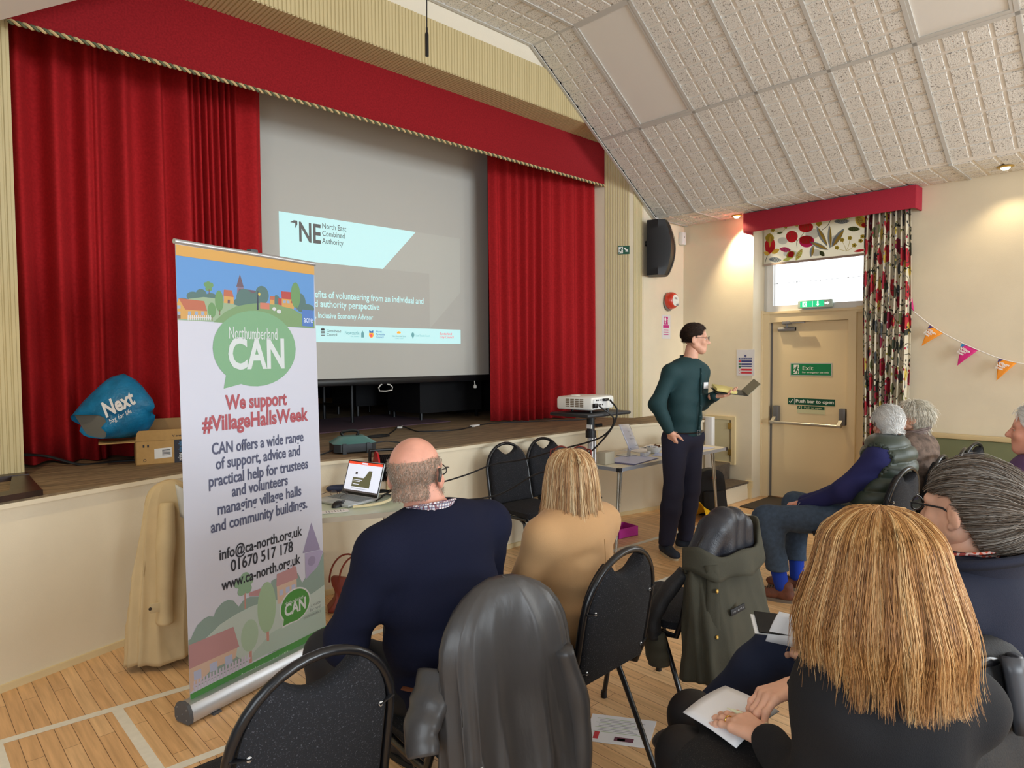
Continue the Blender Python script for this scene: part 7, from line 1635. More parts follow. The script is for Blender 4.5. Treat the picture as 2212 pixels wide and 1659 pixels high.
mb = MB(); mb.tube([(0.0+0.004*math.sin(8*z), -0.155+0.02*abs((z-0.8)/0.2)**2+0.0*z, z) for z in np.linspace(0.62, 0.92, 14)], 0.0012, 6); mb.build('back_seam', [mat('camel_seam', (150, 112, 66), 0.9)], bl_, world=False)
collar_ring(p, 'lapel_collar', J, camel, 0.062, 0.088, -0.02, 0.03, tilt=-0.2)
cloth_mesh(p, 'trousers', [('e', (0, 0, 0.55), (0.17, 0.13, 0.10), None, 0.05)]+leg_prims(J, P, 'L', 0.012)+leg_prims(J, P, 'R', 0.012), dark_trs, 0.012, [(9, 22, 0.003, (1, 1, 1), None)])
for s_ in 'LR': shoe(p, Matrix.Translation((J['an'+s_][0], J['an'+s_][1], 0)), shoe_dark, sole_dark)
blond = hair_material('blonde_hair', ((126, 88, 56), (188, 142, 96), (216, 180, 132), (240, 220, 180)))
bl_core = mat('blonde_hair_core', (128, 90, 54), 0.7)
fall_hair(p, HM, [(0.0, 0.134), (0.05, 0.126), (0.088, 0.088), (0.104, 0.02), (0.112, -0.06), (0.122, -0.14), (0.124, -0.225)], blond, bl_core, n=4200, th=(-2.35, 2.35), rx=0.93, ry=1.05, clump=0.006, fly=0.03, rad=0.0011, seed=4, wavy=0.003, trim=0.8)
Ml = p.matrix_basis @ HM @ Matrix.Translation((0, 0.062, 0.118)) @ Matrix.Rotation(R(35), 4, 'X') @ Matrix.Scale(1.12, 4); spectacles('glasses', '', Ml, mat('tortoise_rim', (110, 40, 34), 0.25), lensm, top=p, rimr=0.0032)

# --- standing speaker in a green shirt with an open notebook
o = (4.65, 2.96); AZ = 187; p = person('standing man in a dark green shirt and navy trousers holding an open notebook', o, AZ)
J = dict(hip=(-0.08, 0.025, 0.97), chest=(-0.10, 0.025, 1.29), neck=(-0.14, 0.03, 1.545), skull=(-0.165, 0.042, 1.66), shL=(-0.285, 0.03, 1.465), shR=(0.075, 0.02, 1.465), elL=(-0.315, 0.02, 1.205), elR=(0.205, -0.015, 1.22), wrL=(-0.215, 0.23, 1.275), wrR=(0.135, 0.062, 1.0),
         hpL=(-0.17, 0.03, 0.93), hpR=(0.025, 0.015, 0.93), knL=(-0.140, 0.04, 0.50), knR=(0.055, 0.03, 0.50), anL=(-0.138, -0.005, 0.095), anR=(0.105, 0.0, 0.095))
P = dict(lv=[(0.0, 0.155, 0.115, 0.11), (0.3, 0.15, 0.115, 0.11), (0.6, 0.165, 0.115, 0.12), (0.88, 0.175, 0.108, 0.12), (1.0, 0.15, 0.09, 0.07)], nr=0.054, ru=0.050, re=0.042, rs=0.058, rw=0.028, rt=0.085, rk=0.058, ra=0.042)
HM = head_M((-0.180, 0.058, 1.735), yaw=-40, pitch=-3)
hLM = basis(J['wrL'], (-0.25, 0.62, 0.10), (0.0, 0.1, 1)); hRM = basis(J['wrR'], (-0.42, 0.02, -0.9), (-0.9, -0.1, 0.4))
b_, ht = body_mesh(p, J, P, HM, skin, [(hLM, dict(side=-1, curl=(18, 22, 14), thumb=(40, 10), spread=6)), (hRM, dict(side=1, curl=(20, 30, 20)))], hh=0.004)
eyes(p, HM, (70, 60, 50), skin)
tealsh = mat('dark_teal_shirt', (21, 56, 60), 0.75, var=0.15, vscale=200, bump=0.1, bscale=500)
pr_ = torso_prims(J, P, 0.012)+arm_prims(J, P, 'L', 0.014, to=0.95)+arm_prims(J, P, 'R', 0.014, to=0.93)
loose = lambda V: np.clip((1.45-V[:, 2])/0.2, 0.15, 1)
sh = cloth_mesh(p, 'shirt', pr_, tealsh, 0.0085, [(31, 14, 0.005, (1, 1, 1.2), loose), (33, 38, 0.0022, (1, 1, 1.5), loose)], lambda Pt, f: np.maximum(cut_neck((-0.14, 0.032, 1.56), 0.062)(Pt, f), 0.955-Pt[..., 2]))
collar_ring(p, 'shirt_collar', J, mat('shirt_collar_teal', (18, 56, 60), 0.75), 0.060, 0.074, -0.004, 0.036, tilt=-0.35, yaw=0, gap=0.22, thick=0.004, oval=1.05)
fx = lambda z: -0.098-0.16*(z-1.29)*0.55
mb = MB(); mb.tube([(-0.085-0.19*(z-0.97)*0.45, 0.155+0.012*math.sin((z-0.9)*6), z) for z in np.linspace(0.98, 1.50, 16)], 0.012, 8, flat=0.25); mb.build('button_placket', [tealsh], sh, world=False)
mb = MB()
for z in np.linspace(1.03, 1.46, 6): mb.lathe([(0.006, 0), (0.005, 0.003), (0, 0.003)], 10, 0, Matrix.Translation((-0.085-0.19*(z-0.97)*0.45, 0.162+0.012*math.sin((z-0.9)*6), z)) @ Matrix.Rotation(R(-90), 4, 'X'))
mb.build('buttons', [mat('shirt_button', (70, 96, 98), 0.4)], sh, world=False)
mb = MB(); mb.box(-0.225, -0.17, 0.150, 0.153, 1.335, 1.385, 0, 0, Matrix.Rotation(R(0), 4, 'Z')); mb.build('name_sticker', [paper], sh, world=False)
navyt = mat('navy_chinos', (28, 29, 50), 0.85, bump=0.1, bscale=400)
pr_ = [('e', (-0.08, 0.025, 0.94), (0.165, 0.13, 0.11), None, 0.05)]+leg_prims(J, P, 'L', 0.020)+leg_prims(J, P, 'R', 0.020)
cloth_mesh(p, 'trousers', pr_, navyt, 0.009, [(41, 16, 0.004, (1, 1, 1.0), None), (44, 40, 0.003, (0.5, 0.5, 1.8), lambda V: np.exp(-((V[:, 2]-0.13)/0.09)**2))], lambda Pt, f: np.maximum(f, np.maximum(Pt[..., 2]-0.985, 0.075-Pt[..., 2])))
mb = MB(); mb.tube([(-0.08+0.168*math.sin(a), 0.025+0.133*math.cos(a), 0.985) for a in np.linspace(0, 2*PI, 40, endpoint=False)], 0.018, 8, closed=True, flat=0.28); bt = mb.build('belt', [mat('dark_brown_belt', (44, 34, 30), 0.4)], p, world=False)
mb = MB(); mb.tube([(-0.105, 0.166, 0.968), (-0.07, 0.168, 0.968), (-0.07, 0.168, 1.003), (-0.105, 0.166, 1.003)], 0.003, 6, closed=True); mb.build('buckle', [steel], bt, world=False)
navs = mat('navy_suede', (38, 46, 60), 0.8)
shoe(p, Matrix.Translation((0.105, 0.0, 0)) @ Matrix.Rotation(R(-22), 4, 'Z'), navs, sole_pale, lace=cab); shoe(p, Matrix.Translation((-0.138, -0.005, 0)) @ Matrix.Rotation(R(24), 4, 'Z'), navs, sole_pale, lace=cab)
dbrown = hair_material('dark_brown_hair', ((36, 26, 22), (58, 42, 34), (82, 60, 48))); dcore = mat('dark_hair_core', (44, 32, 26), 0.7)
swept_hair(p, HM, (0.02, 0.10, 0.10), dbrown, dcore, n=6000, k=5, infl=0.009, hairline=lambda Pt: np.maximum(np.maximum(Pt[..., 1]-0.055-0.45*(Pt[..., 2]-0.06), 0.03-Pt[..., 2]-1.6*np.maximum(0, 0.012-Pt[..., 1])), -0.030-Pt[..., 2]), rad=0.0008, seed=21, short=0.022)
Ml = p.matrix_basis @ HM @ Matrix.Translation((0, 0.106, 0.006)); spectacles('glasses', '', Ml, mat('grey_rim', (70, 84, 90), 0.3, 0.4), lensm, top=p)
# the notebook on his palm
nb_c = p.matrix_basis @ (hLM @ Vector((0.01, 0.075, 0.0))); t = thing('notebook', 'open notebook with yellow pages lying on the hand of the standing man', 'notebook', nb_c)
ru_ = Vector((0.72, -0.69, -0.10)).normalized(); rv_ = Vector((0.66, 0.70, 0.22)); Mn = plane_M(nb_c+Vector((0.05, -0.03, 0.026)), ru_, (rv_-ru_*rv_.dot(ru_)))
mb = MB(); mb.box(-0.15, 0.11, -0.08, 0.08, -0.004, 0.0, 0, 0, Mn); mb.build('cover', [mat('black_cover', (40, 42, 38), 0.5)], t)
mb = MB(); mb.box(-0.145, 0.02, -0.075, 0.075, 0.0, 0.022, 0, 0.003, Mn @ Matrix.Rotation(R(4), 4, 'Y')); mb.build('page_block', [mat('yellow_pages', (222, 206, 130), 0.7)], t)
mb = MB(); mb.box(0.0, 0.13, -0.08, 0.08, -0.002, 0.002, 0, 0, Mn @ Matrix.Translation((0.105, 0, 0)) @ Matrix.Rotation(R(-52), 4, 'Y')); mb.build('raised_cover', [mat('grey_endpaper', (150, 150, 130), 0.7)], t)

# --- white-haired man in a padded gilet
o = (4.6, 1.44); p = person('seated white-haired man in a green padded gilet with blue sleeves and jeans', o, 0)
J = dict(hip=(-0.02, 0.02, 0.57), chest=(0.08, -0.05, 0.83), neck=(0.11, -0.04, 1.015), skull=(0.12, -0.03, 1.09), shL=(-0.075, -0.03, 0.945), shR=(0.275, -0.06, 0.95), elL=(-0.205, 0.13, 0.735), elR=(0.27, 0.16, 0.72), wrL=(-0.185, 0.385, 0.60), wrR=(-0.10, 0.42, 0.60),
         hpL=(-0.10, 0.05, 0.55), hpR=(0.10, 0.05, 0.55), knL=(-0.37, 0.55, 0.515), knR=(0.03, 0.53, 0.55), anL=(-0.395, 0.43, 0.10), anR=(-0.12, 0.45, 0.10))
P = dict(lv=[(0.0, 0.175, 0.14, 0.11), (0.3, 0.18, 0.15, 0.12), (0.6, 0.185, 0.14, 0.13), (0.88, 0.185, 0.12, 0.12), (1.0, 0.15, 0.095, 0.07)], nr=0.058, ru=0.058, re=0.048, rs=0.062, rt=0.082, rk=0.064, ra=0.046)
HM = head_M((0.125, -0.025, 1.14), yaw=52, pitch=-10, s=1.0)
hands = [(basis(J['wrL'], (0.35, 0.75, -0.15), (0.5, 0, -1)), dict(side=-1, curl=(35, 40, 25))), (basis(J['wrR'], (-0.5, 0.5, -0.1), (-0.4, 0, -1)), dict(side=1, curl=(35, 40, 25)))]
body_mesh(p, J, P, HM, skin_pink, hands)
gil = mat('green_gilet', (46, 56, 46), 0.42, bump=0.12, bscale=300, sheen=0.1)
def quilt(V):
    z = V[:, 2]+0.10*np.abs(V[:, 0]-0.08)*0.8; return np.abs(np.sin(PI*z/0.085))**0.5
gp = torso_prims(J, P, 0.016)
V, F = organic(gp, 0.008, (), lambda Pt, f: np.maximum(np.maximum(cut_neck((0.11, -0.035, 1.03), 0.064)(Pt, f), -sdf(Pt, arm_prims(J, P, 'L', 0.026)[:1])), -sdf(Pt, arm_prims(J, P, 'R', 0.026)[:1]))); N = normals(V, F); V = V+N*(0.022*quilt(V)-0.004+0.002*waves(V, 8, 40))[:, None]
mb = MB(); mb.add(V, F); g_ = mb.build('gilet', [gil], p, world=False, ang=180)
collar_ring(p, 'gilet_collar', J, gil, 0.078, 0.082, -0.03, 0.055, tilt=-0.2, thick=0.014)
cob = mat('blue_knit', (30, 32, 84), 0.9, bump=0.25, bscale=600)
cloth_mesh(p, 'jumper', torso_prims(J, P, 0.006)+arm_prims(J, P, 'L', 0.016, to=0.97)+arm_prims(J, P, 'R', 0.016, to=0.97), cob, 0.010, [(51, 24, 0.0035, (1, 1, 1), None)], cut_neck((0.11, -0.035, 1.03), 0.062))
jean = mat('blue_jeans', (58, 74, 94), 0.85, var=0.2, vscale=40, bump=0.2, bscale=700)
cloth_mesh(p, 'jeans', [('e', (0, 0.03, 0.55), (0.185, 0.15, 0.10), None, 0.05)]+leg_prims(J, P, 'L', 0.018)+leg_prims(J, P, 'R', 0.018), jean, 0.010, [(53, 20, 0.004, (1, 1, 1), None), (54, 45, 0.0025, (1, 1, 1), None)], lambda Pt, f: np.maximum(f, 0.20-Pt[..., 2]))
sock = mat('cobalt_sock', (24, 60, 170), 0.9)
for s_, az_ in (('L', 12), ('R', 14)):
    a = J['an'+s_]; m_ = lerp(J['kn'+s_], a, 0.6); cloth_mesh(p, 'sock', [('c', a, m_, 0.045, 0.052, 0.01)], sock, 0.008)
    shoe(p, Matrix.Translation((a[0], a[1], 0)) @ Matrix.Rotation(R(az_), 4, 'Z'), mat('brown_shoe', (110, 66, 50), 0.6, var=0.2, vscale=40), mat('grey_sole', (120, 108, 96), 0.8), lace=mat('brown_lace', (70, 60, 50), 0.8))
whiteh = hair_material('white_hair', ((226, 224, 220), (242, 241, 238), (252, 252, 250))); wcore = mat('white_hair_core', (238, 236, 232), 0.7)
swept_hair(p, HM, (0, -0.16, -0.06), whiteh, wcore, n=4500, k=5, infl=0.016, hairline=lambda Pt: np.maximum(np.maximum(Pt[..., 1]-0.06-0.4*(Pt[..., 2]-0.06), 0.03-Pt[..., 2]-1.5*np.maximum(0, 0.0-Pt[..., 1])), -0.06-Pt[..., 2]), rad=0.0012, seed=31, short=0.028)
mb = MB(); mb.tube([(J['wrL'][0]+0.034*math.cos(a), J['wrL'][1]-0.004+0.012*math.sin(a), J['wrL'][2]+0.032*math.sin(a)) for a in np.linspace(0, 2*PI, 20, endpoint=False)], 0.006, 6, closed=True); mb.lathe([(0.018, 0), (0.016, 0.008), (0, 0.009)], 16, 0, Matrix.Translation((J['wrL'][0]-0.034, J['wrL'][1], J['wrL'][2]+0.01)) @ Matrix.Rotation(R(-90), 4, 'Y')); mb.build('wristwatch', [steel], p, world=False)
mb = MB(); mb.tube(smooth_path([(0.047, -0.02, 0.02), (0.088, -0.03, 0.02), (0.094, -0.04, -0.01)], 4), 0.004, 6, M=HM @ Matrix.Scale(-1, 4, (1, 0, 0))); mb.build('hearing_aid', [mat('hearing_aid_grey', (70, 66, 62), 0.4)], p, world=False)
mb = MB(); mb.tube([(-0.19, 0.02, 0.62), (-0.215, 0.08, 0.575), (-0.225, 0.12, 0.545)], 0.004, 6); mb.build('blue_zip', [mat('zip_blue', (40, 120, 190), 0.4)], p, world=False)

# --- woman in a brown coat, in profile
o = (5.24, 1.41); p = person('seated woman with short grey hair and a mottled brown coat, in profile', o, 0)
J = dict(hip=(0, 0, 0.57), chest=(0.0, -0.02, 0.82), neck=(0.0, -0.01, 1.01), skull=(0.0, 0.0, 1.09), shL=(-0.17, -0.01, 0.945), shR=(0.17, -0.01, 0.945), elL=(-0.20, 0.08, 0.70), elR=(0.20, 0.08, 0.70), wrL=(-0.08, 0.34, 0.62), wrR=(0.08, 0.34, 0.62),
         hpL=(-0.09, 0.02, 0.55), hpR=(0.09, 0.02, 0.55), knL=(-0.10, 0.46, 0.52), knR=(0.10, 0.46, 0.52), anL=(-0.10, 0.44, 0.10), anR=(0.12, 0.44, 0.10))
P = dict(lv=[(0.0, 0.17, 0.135, 0.11), (0.3, 0.155, 0.13, 0.11), (0.6, 0.155, 0.125, 0.12), (0.88, 0.165, 0.115, 0.11), (1.0, 0.14, 0.09, 0.07)], nr=0.05, rs=0.058, ru=0.05)
HM = head_M((0.0, 0.005, 1.152), yaw=-10, pitch=12)
body_mesh(p, J, P, HM, skin_w, [(basis(J['wrL'], (0.4, 0.8, -0.1), (0, 0, -1)), dict(side=-1, curl=(30, 35, 25))), (basis(J['wrR'], (-0.4, 0.8, -0.1), (0, 0, -1)), dict(side=1, curl=(30, 35, 25)))])
eyes(p, HM, (80, 90, 96), skin_w)
bcoat = mat('brown_coat', (96, 80, 70), 0.95, var=0.5, vscale=24, bump=0.4, bscale=90)
cloth_mesh(p, 'coat', torso_prims(J, P, 0.028)+arm_prims(J, P, 'L', 0.026, to=0.95)+arm_prims(J, P, 'R', 0.026, to=0.95), bcoat, 0.010, [(61, 18, 0.004, (1, 1, 1), None)], cut_neck((0.0, 0.0, 1.02), 0.07))
collar_ring(p, 'scarf', J, mat('brown_scarf', (110, 96, 92), 0.95, var=0.3, vscale=30), 0.075, 0.10, -0.03, 0.055, tilt=-0.3, thick=0.016)
cloth_mesh(p, 'trousers', [('e', (0, 0, 0.55), (0.18, 0.14, 0.10), None, 0.05)]+leg_prims(J, P, 'L', 0.015)+leg_prims(J, P, 'R', 0.015), dark_trs, 0.013)
for s_ in 'LR': shoe(p, Matrix.Translation((J['an'+s_][0], J['an'+s_][1], 0)), shoe_dark, sole_dark)
greyh = hair_material('silver_hair', ((196, 188, 172), (226, 220, 204), (246, 240, 226))); gcore = mat('silver_hair_core', (216, 208, 192), 0.7)
swept_hair(p, HM, (0, -0.05, -0.09), greyh, gcore, n=4200, k=7, infl=0.012, hairline=lambda Pt: np.maximum(np.maximum(Pt[..., 1]-0.050-0.35*(Pt[..., 2]-0.06), 0.04-Pt[..., 2]-2.0*np.maximum(0, 0.012-Pt[..., 1])), -0.075-Pt[..., 2]), rad=0.0013, seed=41, short=0.06)

# --- person at the right edge of the picture
o = (4.04, 0.55); p = person('seated person with white hair and purple top, cut off by the right edge', o, 0)
J = dict(hip=(0, 0, 0.58), chest=(0.0, -0.02, 0.86), neck=(0.0, -0.01, 1.07), skull=(0.0, 0.0, 1.16), shL=(-0.18, 0.0, 0.985), shR=(0.18, 0.0, 0.985), elL=(-0.22, 0.07, 0.72), elR=(0.22, 0.07, 0.72), wrL=(-0.08, 0.34, 0.64), wrR=(0.08, 0.34, 0.64),
         hpL=(-0.09, 0.02, 0.55), hpR=(0.09, 0.02, 0.55), knL=(-0.10, 0.46, 0.52), knR=(0.10, 0.46, 0.52), anL=(-0.10, 0.44, 0.10), anR=(0.12, 0.44, 0.10))
HM = head_M((0.0, 0.01, 1.225), yaw=-4)
body_mesh(p, J, P, HM, skin_pink, [(basis(J['wrL'], (0.4, 0.8, -0.1), (0, 0, -1)), dict(side=-1)), (basis(J['wrR'], (-0.4, 0.8, -0.1), (0, 0, -1)), dict(side=1))])
eyes(p, HM, (80, 90, 96), skin_pink)
cloth_mesh(p, 'jumper', torso_prims(J, P, 0.018)+arm_prims(J, P, 'L', 0.018, to=0.95)+arm_prims(J, P, 'R', 0.018, to=0.95), mat('purple_knit', (88, 62, 104), 0.9, bump=0.2, bscale=500), 0.011, [(71, 18, 0.004, (1, 1, 1), None)], cut_neck((0.0, 0.0, 1.08), 0.06))
cloth_mesh(p, 'trousers', [('e', (0, 0, 0.55), (0.18, 0.14, 0.10), None, 0.05)]+leg_prims(J, P, 'L', 0.015)+leg_prims(J, P, 'R', 0.015), dark_trs, 0.013)
for s_ in 'LR': shoe(p, Matrix.Translation((J['an'+s_][0], J['an'+s_][1], 0)), shoe_dark, sole_dark)
swept_hair(p, HM, (0, -0.12, -0.04), whiteh, wcore, n=3000, k=6, infl=0.018, hairline=lambda Pt: np.maximum(np.maximum(Pt[..., 1]-0.06-0.4*(Pt[..., 2]-0.06), 0.03-Pt[..., 2]-1.5*np.maximum(0, 0.03-Pt[..., 1])), -0.06-Pt[..., 2]), rad=0.0011, seed=51, short=0.04)
c = copy_tree(chair0); c.location = (4.04, 0.53, 0); c['label'] = 'charcoal banquet chair under the person at the right edge'; c['group'] = G1

# --- woman with a grey plait
o = (2.065, 0.42); AZ = 10; p = person('seated woman with grey hair in a plait, glasses and a navy hooded top', o, AZ); w = W2L(o, AZ)
J = dict(hip=(0, 0, 0.58), chest=(0.0, -0.01, 0.84), neck=(0.0, 0.0, 1.045), skull=(0.01, 0.01, 1.13), shL=(-0.165, 0.0, 0.965), shR=(0.175, 0.0, 0.965), elL=(-0.22, 0.08, 0.72), elR=(0.22, 0.08, 0.72), wrL=(-0.15, 0.32, 0.70), wrR=(0.10, 0.34, 0.70),
         hpL=(-0.09, 0.02, 0.56), hpR=(0.09, 0.02, 0.56), knL=(-0.06, 0.50, 0.655), knR=(0.08, 0.46, 0.56), anL=(-0.20, 0.72, 0.36), anR=(0.10, 0.44, 0.10))
P = dict(lv=[(0.0, 0.18, 0.14, 0.11), (0.3, 0.17, 0.14, 0.11), (0.6, 0.17, 0.135, 0.12), (0.88, 0.18, 0.115, 0.11), (1.0, 0.15, 0.095, 0.07)], nr=0.05, ru=0.055, rs=0.06)
HM = head_M((0.012, 0.012, 1.182), yaw=6, pitch=-2)
body_mesh(p, J, P, HM, skin_w, [(basis(J['wrL'], (0.3, 0.9, 0.0), (0.4, 0, -1)), dict(side=-1, curl=(30, 30, 20))), (basis(J['wrR'], (-0.5, 0.8, 0.0), (-0.4, 0, -1)), dict(side=1, curl=(30, 30, 20)))], hh=0.0038)
eyes(p, HM, (90, 100, 104), skin_w)
hood = mat('navy_hoodie', (26, 30, 48), 0.9, bump=0.25, bscale=500)
cloth_mesh(p, 'hooded_top', torso_prims(J, P, 0.018)+arm_prims(J, P, 'L', 0.02, to=0.95)+arm_prims(J, P, 'R', 0.02, to=0.95), hood, 0.009, [(81, 16, 0.005, (1, 1, 1.3), None), (82, 40, 0.002, (1, 1, 1), None)], cut_neck((0.0, 0.0, 1.06), 0.072))
collar_ring(p, 'hood', J, hood, 0.10, 0.155, -0.055, 0.03, tilt=-0.2, gap=0.45, thick=0.022)
collar_ring(p, 'shirt_collar', J, check_material('red_check_shirt', (206, 84, 60), (226, 206, 200), (120, 50, 60), 55), 0.062, 0.088, -0.02, 0.045, tilt=-0.2, gap=0.2, thick=0.004)
dj = mat('dark_jeans', (30, 38, 62), 0.85, bump=0.15, bscale=600)
cloth_mesh(p, 'jeans', [('e', (0, 0.0, 0.56), (0.18, 0.15, 0.10), None, 0.05)]+leg_prims(J, P, 'L', 0.016)+leg_prims(J, P, 'R', 0.016), dj, 0.010, [(83, 20, 0.004, (1, 1, 1), None)])
shoe(p, Matrix.Translation((0.10, 0.44, 0)), shoe_dark, sole_dark)
shoe(p, Matrix.Translation((-0.215, 0.73, 0.27)) @ Matrix.Rotation(R(-35), 4, 'X'), shoe_dark, sole_dark)
pepper = hair_material('grey_brown_hair', ((74, 60, 48), (112, 96, 82), (150, 138, 126), (196, 190, 182))); pcore = mat('grey_brown_core', (88, 74, 62), 0.7)
swept_hair(p, HM, (0.05, -0.105, -0.075), pepper, pcore, n=6500, k=16, infl=0.016, mid=(0.25, -1.0, 0.25), hairline=lambda Pt: np.maximum(np.maximum(Pt[..., 1]-0.070-0.25*(Pt[..., 2]-0.06), 0.046-Pt[..., 2]-2.4*np.maximum(0, -0.002-Pt[..., 1])), -0.09-Pt[..., 2]), rad=0.0007, frizz=0.028, seed=61)
# plait of three woven strands
br_ = []
cl_ = smooth_path([(0.045, -0.095, -0.07), (0.075, -0.115, -0.095), (0.105, -0.12, -0.13), (0.115, -0.115, -0.19), (0.115, -0.10, -0.26)], 8); cl_ = np.array(cl_); nB = len(cl_)
mb = MB(); SP = []
for ph in (0, 2.094, 4.189):
    pts = [cl_[i]+np.array((0.012*math.sin(i*0.9+ph), 0.010*math.sin(2*(i*0.9+ph)), 0.008*math.sin(i*0.9+ph))) for i in range(nB)]; mb.tube(pts, [0.017*(1-0.35*i/nB) for i in range(nB)], 9, 0, M=HM)
    for q in range(150):
        a = rng.uniform(0, 6.28); rr = 0.017; SP.append([pts[i]+np.array((rr*math.cos(a+i*0.25), rr*math.sin(a+i*0.25), 0.004*math.sin(i)))*(1-0.3*i/nB)+rng.normal(0, 0.001, 3) for i in range(nB)])
pl = mb.build('plait', [pcore], p, world=False, ang=180); s_ = strands(SP, 0.0007, 'strands', pepper, pl, HM); s_['kind'] = 'stuff'
Ml = p.matrix_basis @ HM @ Matrix.Translation((0, 0.110, 0.008)); spectacles('glasses', '', Ml, mat('dark_rim', (40, 42, 46), 0.3, 0.4), lensm, top=p, rimr=0.0026)
wl = W2L((0, 0), 0)
t = thing('notepaper', 'white folded paper on the lap of the woman with the plait, beside the ginger hair', 'paper', (1.98, 0.83, 0.74))
A_, B_, C_, D_ = Vector((1.915, 0.90, 0.735)), Vector((1.945, 0.872, 0.825)), Vector((2.10, 0.72, 0.775)), Vector((2.07, 0.74, 0.69))
mb = MB(); mb.grid(np.array([[tuple(A_.lerp(D_, u).lerp(B_.lerp(C_, u), v)+Vector((0, -0.006*math.sin(PI*u), 0.008*math.sin(PI*v)))) for v in np.linspace(0, 1, 6)] for u in np.linspace(0, 1, 8)])); mb.build('sheet', [paper], t, solid=0.003, ang=180)
t = thing('tablet', 'black tablet with white edge showing behind the folded paper', 'tablet', (1.98, 0.86, 0.8)); Mq = plane_M((1.965, 0.905, 0.80), (0.70, -0.70, -0.12), (0.5, 0.45, 0.5))
mb = MB(); mb.box(-0.05, 0.17, -0.06, 0.012, -0.012, -0.006, 0, 0.002, Mq); mb.build('tablet_body', [blackm], t); mb = MB(); mb.box(-0.06, 0.0, -0.06, 0.004, -0.02, -0.014, 0, 0.001, Mq); mb.build('white_case', [upvc], t)

# --- woman with long ginger hair, nearest the camera
o = (1.36, 0.41); AZ = 25; p = person('seated woman with long ginger hair and black top, hands on a sheet of paper', o, AZ); w = W2L(o, AZ); dv = D2L(AZ)
J = dict(hip=(0, 0, 0.57), chest=(0.0, -0.01, 0.83), neck=(0.0, 0.0, 1.04), skull=(0.005, 0.01, 1.12), shL=(-0.118, -0.01, 0.955), shR=(0.150, -0.05, 0.935), elL=(-0.120, 0.045, 0.735), elR=(0.215, 0.10, 0.74), wrL=w((1.474, 0.690, 0.705)), wrR=w((1.672, 0.712, 0.748)),
         hpL=(-0.09, 0.02, 0.56), hpR=(0.09, 0.02, 0.56), knL=w((1.46, 0.90, 0.575)), knR=w((1.615, 0.965, 0.59)), anL=w((1.46, 0.93, 0.11)), anR=w((1.66, 0.93, 0.11)))
P = dict(lv=[(0.0, 0.155, 0.12, 0.11), (0.3, 0.135, 0.115, 0.11), (0.6, 0.135, 0.11, 0.12), (0.88, 0.145, 0.10, 0.11), (1.0, 0.12, 0.085, 0.07)], nr=0.046, ru=0.040, re=0.036, rs=0.046, rw=0.025, rt=0.076, rk=0.058)
HM = head_M((0.006, 0.015, 1.175), yaw=33, pitch=-4)
lM = basis(J['wrL'], dv((0.33, 0.93, -0.10)), dv((0.15, 0, -1))); rM = basis(J['wrR'], dv((-0.90, 0.36, -0.10)), dv((-0.2, -0.1, -1)))
b_, ht = body_mesh(p, J, P, HM, skin_w, [(lM, dict(side=-1, fing=[(14, 18, 10), (10, 14, 8), (8, 12, 8), (8, 10, 6)], spread=3, thumb=(34, -14), h=0.0022)), (rM, dict(side=1, fing=[(26, 34, 18), (34, 32, 18), (38, 34, 20), (30, 30, 20)], spread=6, thumb=(62, 18), h=0.0022))], hh=0.005)
for (M_, tips) in ht: nails(p, M_, tips, mat('fingernail', (232, 190, 176), 0.3))
q0 = None
mb = MB(); c_ = Vector((-0.030*-1*0+0.0105, 0.118, 0.0)); ringc = lM @ Vector((-0.0105, 0.112, -0.001)); yv = (lM.to_3x3() @ Vector((0, 1, -0.15))).normalized(); xa, ya, _ = frame_from(yv)
mb.tube([ringc+xa*(0.0108*math.cos(a))+ya*(0.0108*math.sin(a)) for a in np.linspace(0, 2*PI, 20, endpoint=False)], 0.0016, 6, closed=True); mb.build('ring', [mat('gold_ring', (220, 180, 90), 0.25, 0.9)], p, world=False)
btop = mat('black_knit_top', (18, 18, 22), 0.9, bump=0.2, bscale=500)
tp_ = cloth_mesh(p, 'top', torso_prims(J, P, 0.018)+arm_prims(J, P, 'L', 0.013, to=0.88)+arm_prims(J, P, 'R', 0.018, to=0.90), btop, 0.008, [(91, 15, 0.004, (1, 1, 1), None), (92, 40, 0.002, (1, 1, 1), None)], cut_neck((0.0, 0.0, 1.05), 0.06))
mb = MB()
el, wr = Vector(J['elL']), Vector(J['wrL']); sh_ = Vector(J['shL'])
for k, (t_, a_, L_, w_) in enumerate(((0.30, 2.6, 0.05, 0.011), (0.55, 2.3, 0.022, 0.010), (0.66, 2.75, 0.055, 0.012), (0.12, 2.4, 0.03, 0.013), (0.85, 2.9, 0.024, 0.012))):
    c = el.lerp(wr, t_); d = (wr-el).normalized(); xx, yy, _ = frame_from(d); rad_ = 0.064-0.010*t_
    P_ = np.array([[tuple(c+d*(L_*(u-0.5))+(xx*math.cos(a_+w_/rad_*(v-0.5)*2*math.sin(PI*u)**0.5)+yy*math.sin(a_+w_/rad_*(v-0.5)*2*math.sin(PI*u)**0.5))*rad_) for v in np.linspace(0, 1, 4)] for u in np.linspace(0.02, 0.98, 7)]); mb.grid(P_)
mb.build('teal_pattern', [mat('teal_print', (40, 130, 136), 0.7)], tp_, world=False, solid=0.002, ang=180)
tights = speckle('black_sparkle_skirt', (15, 14, 16), (84, 80, 76), 0.8, 420); nylon = mat('black_tights', (15, 12, 14), 0.55)
cloth_mesh(p, 'tights', leg_prims(J, P, 'L', 0.004)+leg_prims(J, P, 'R', 0.004), nylon, 0.010)
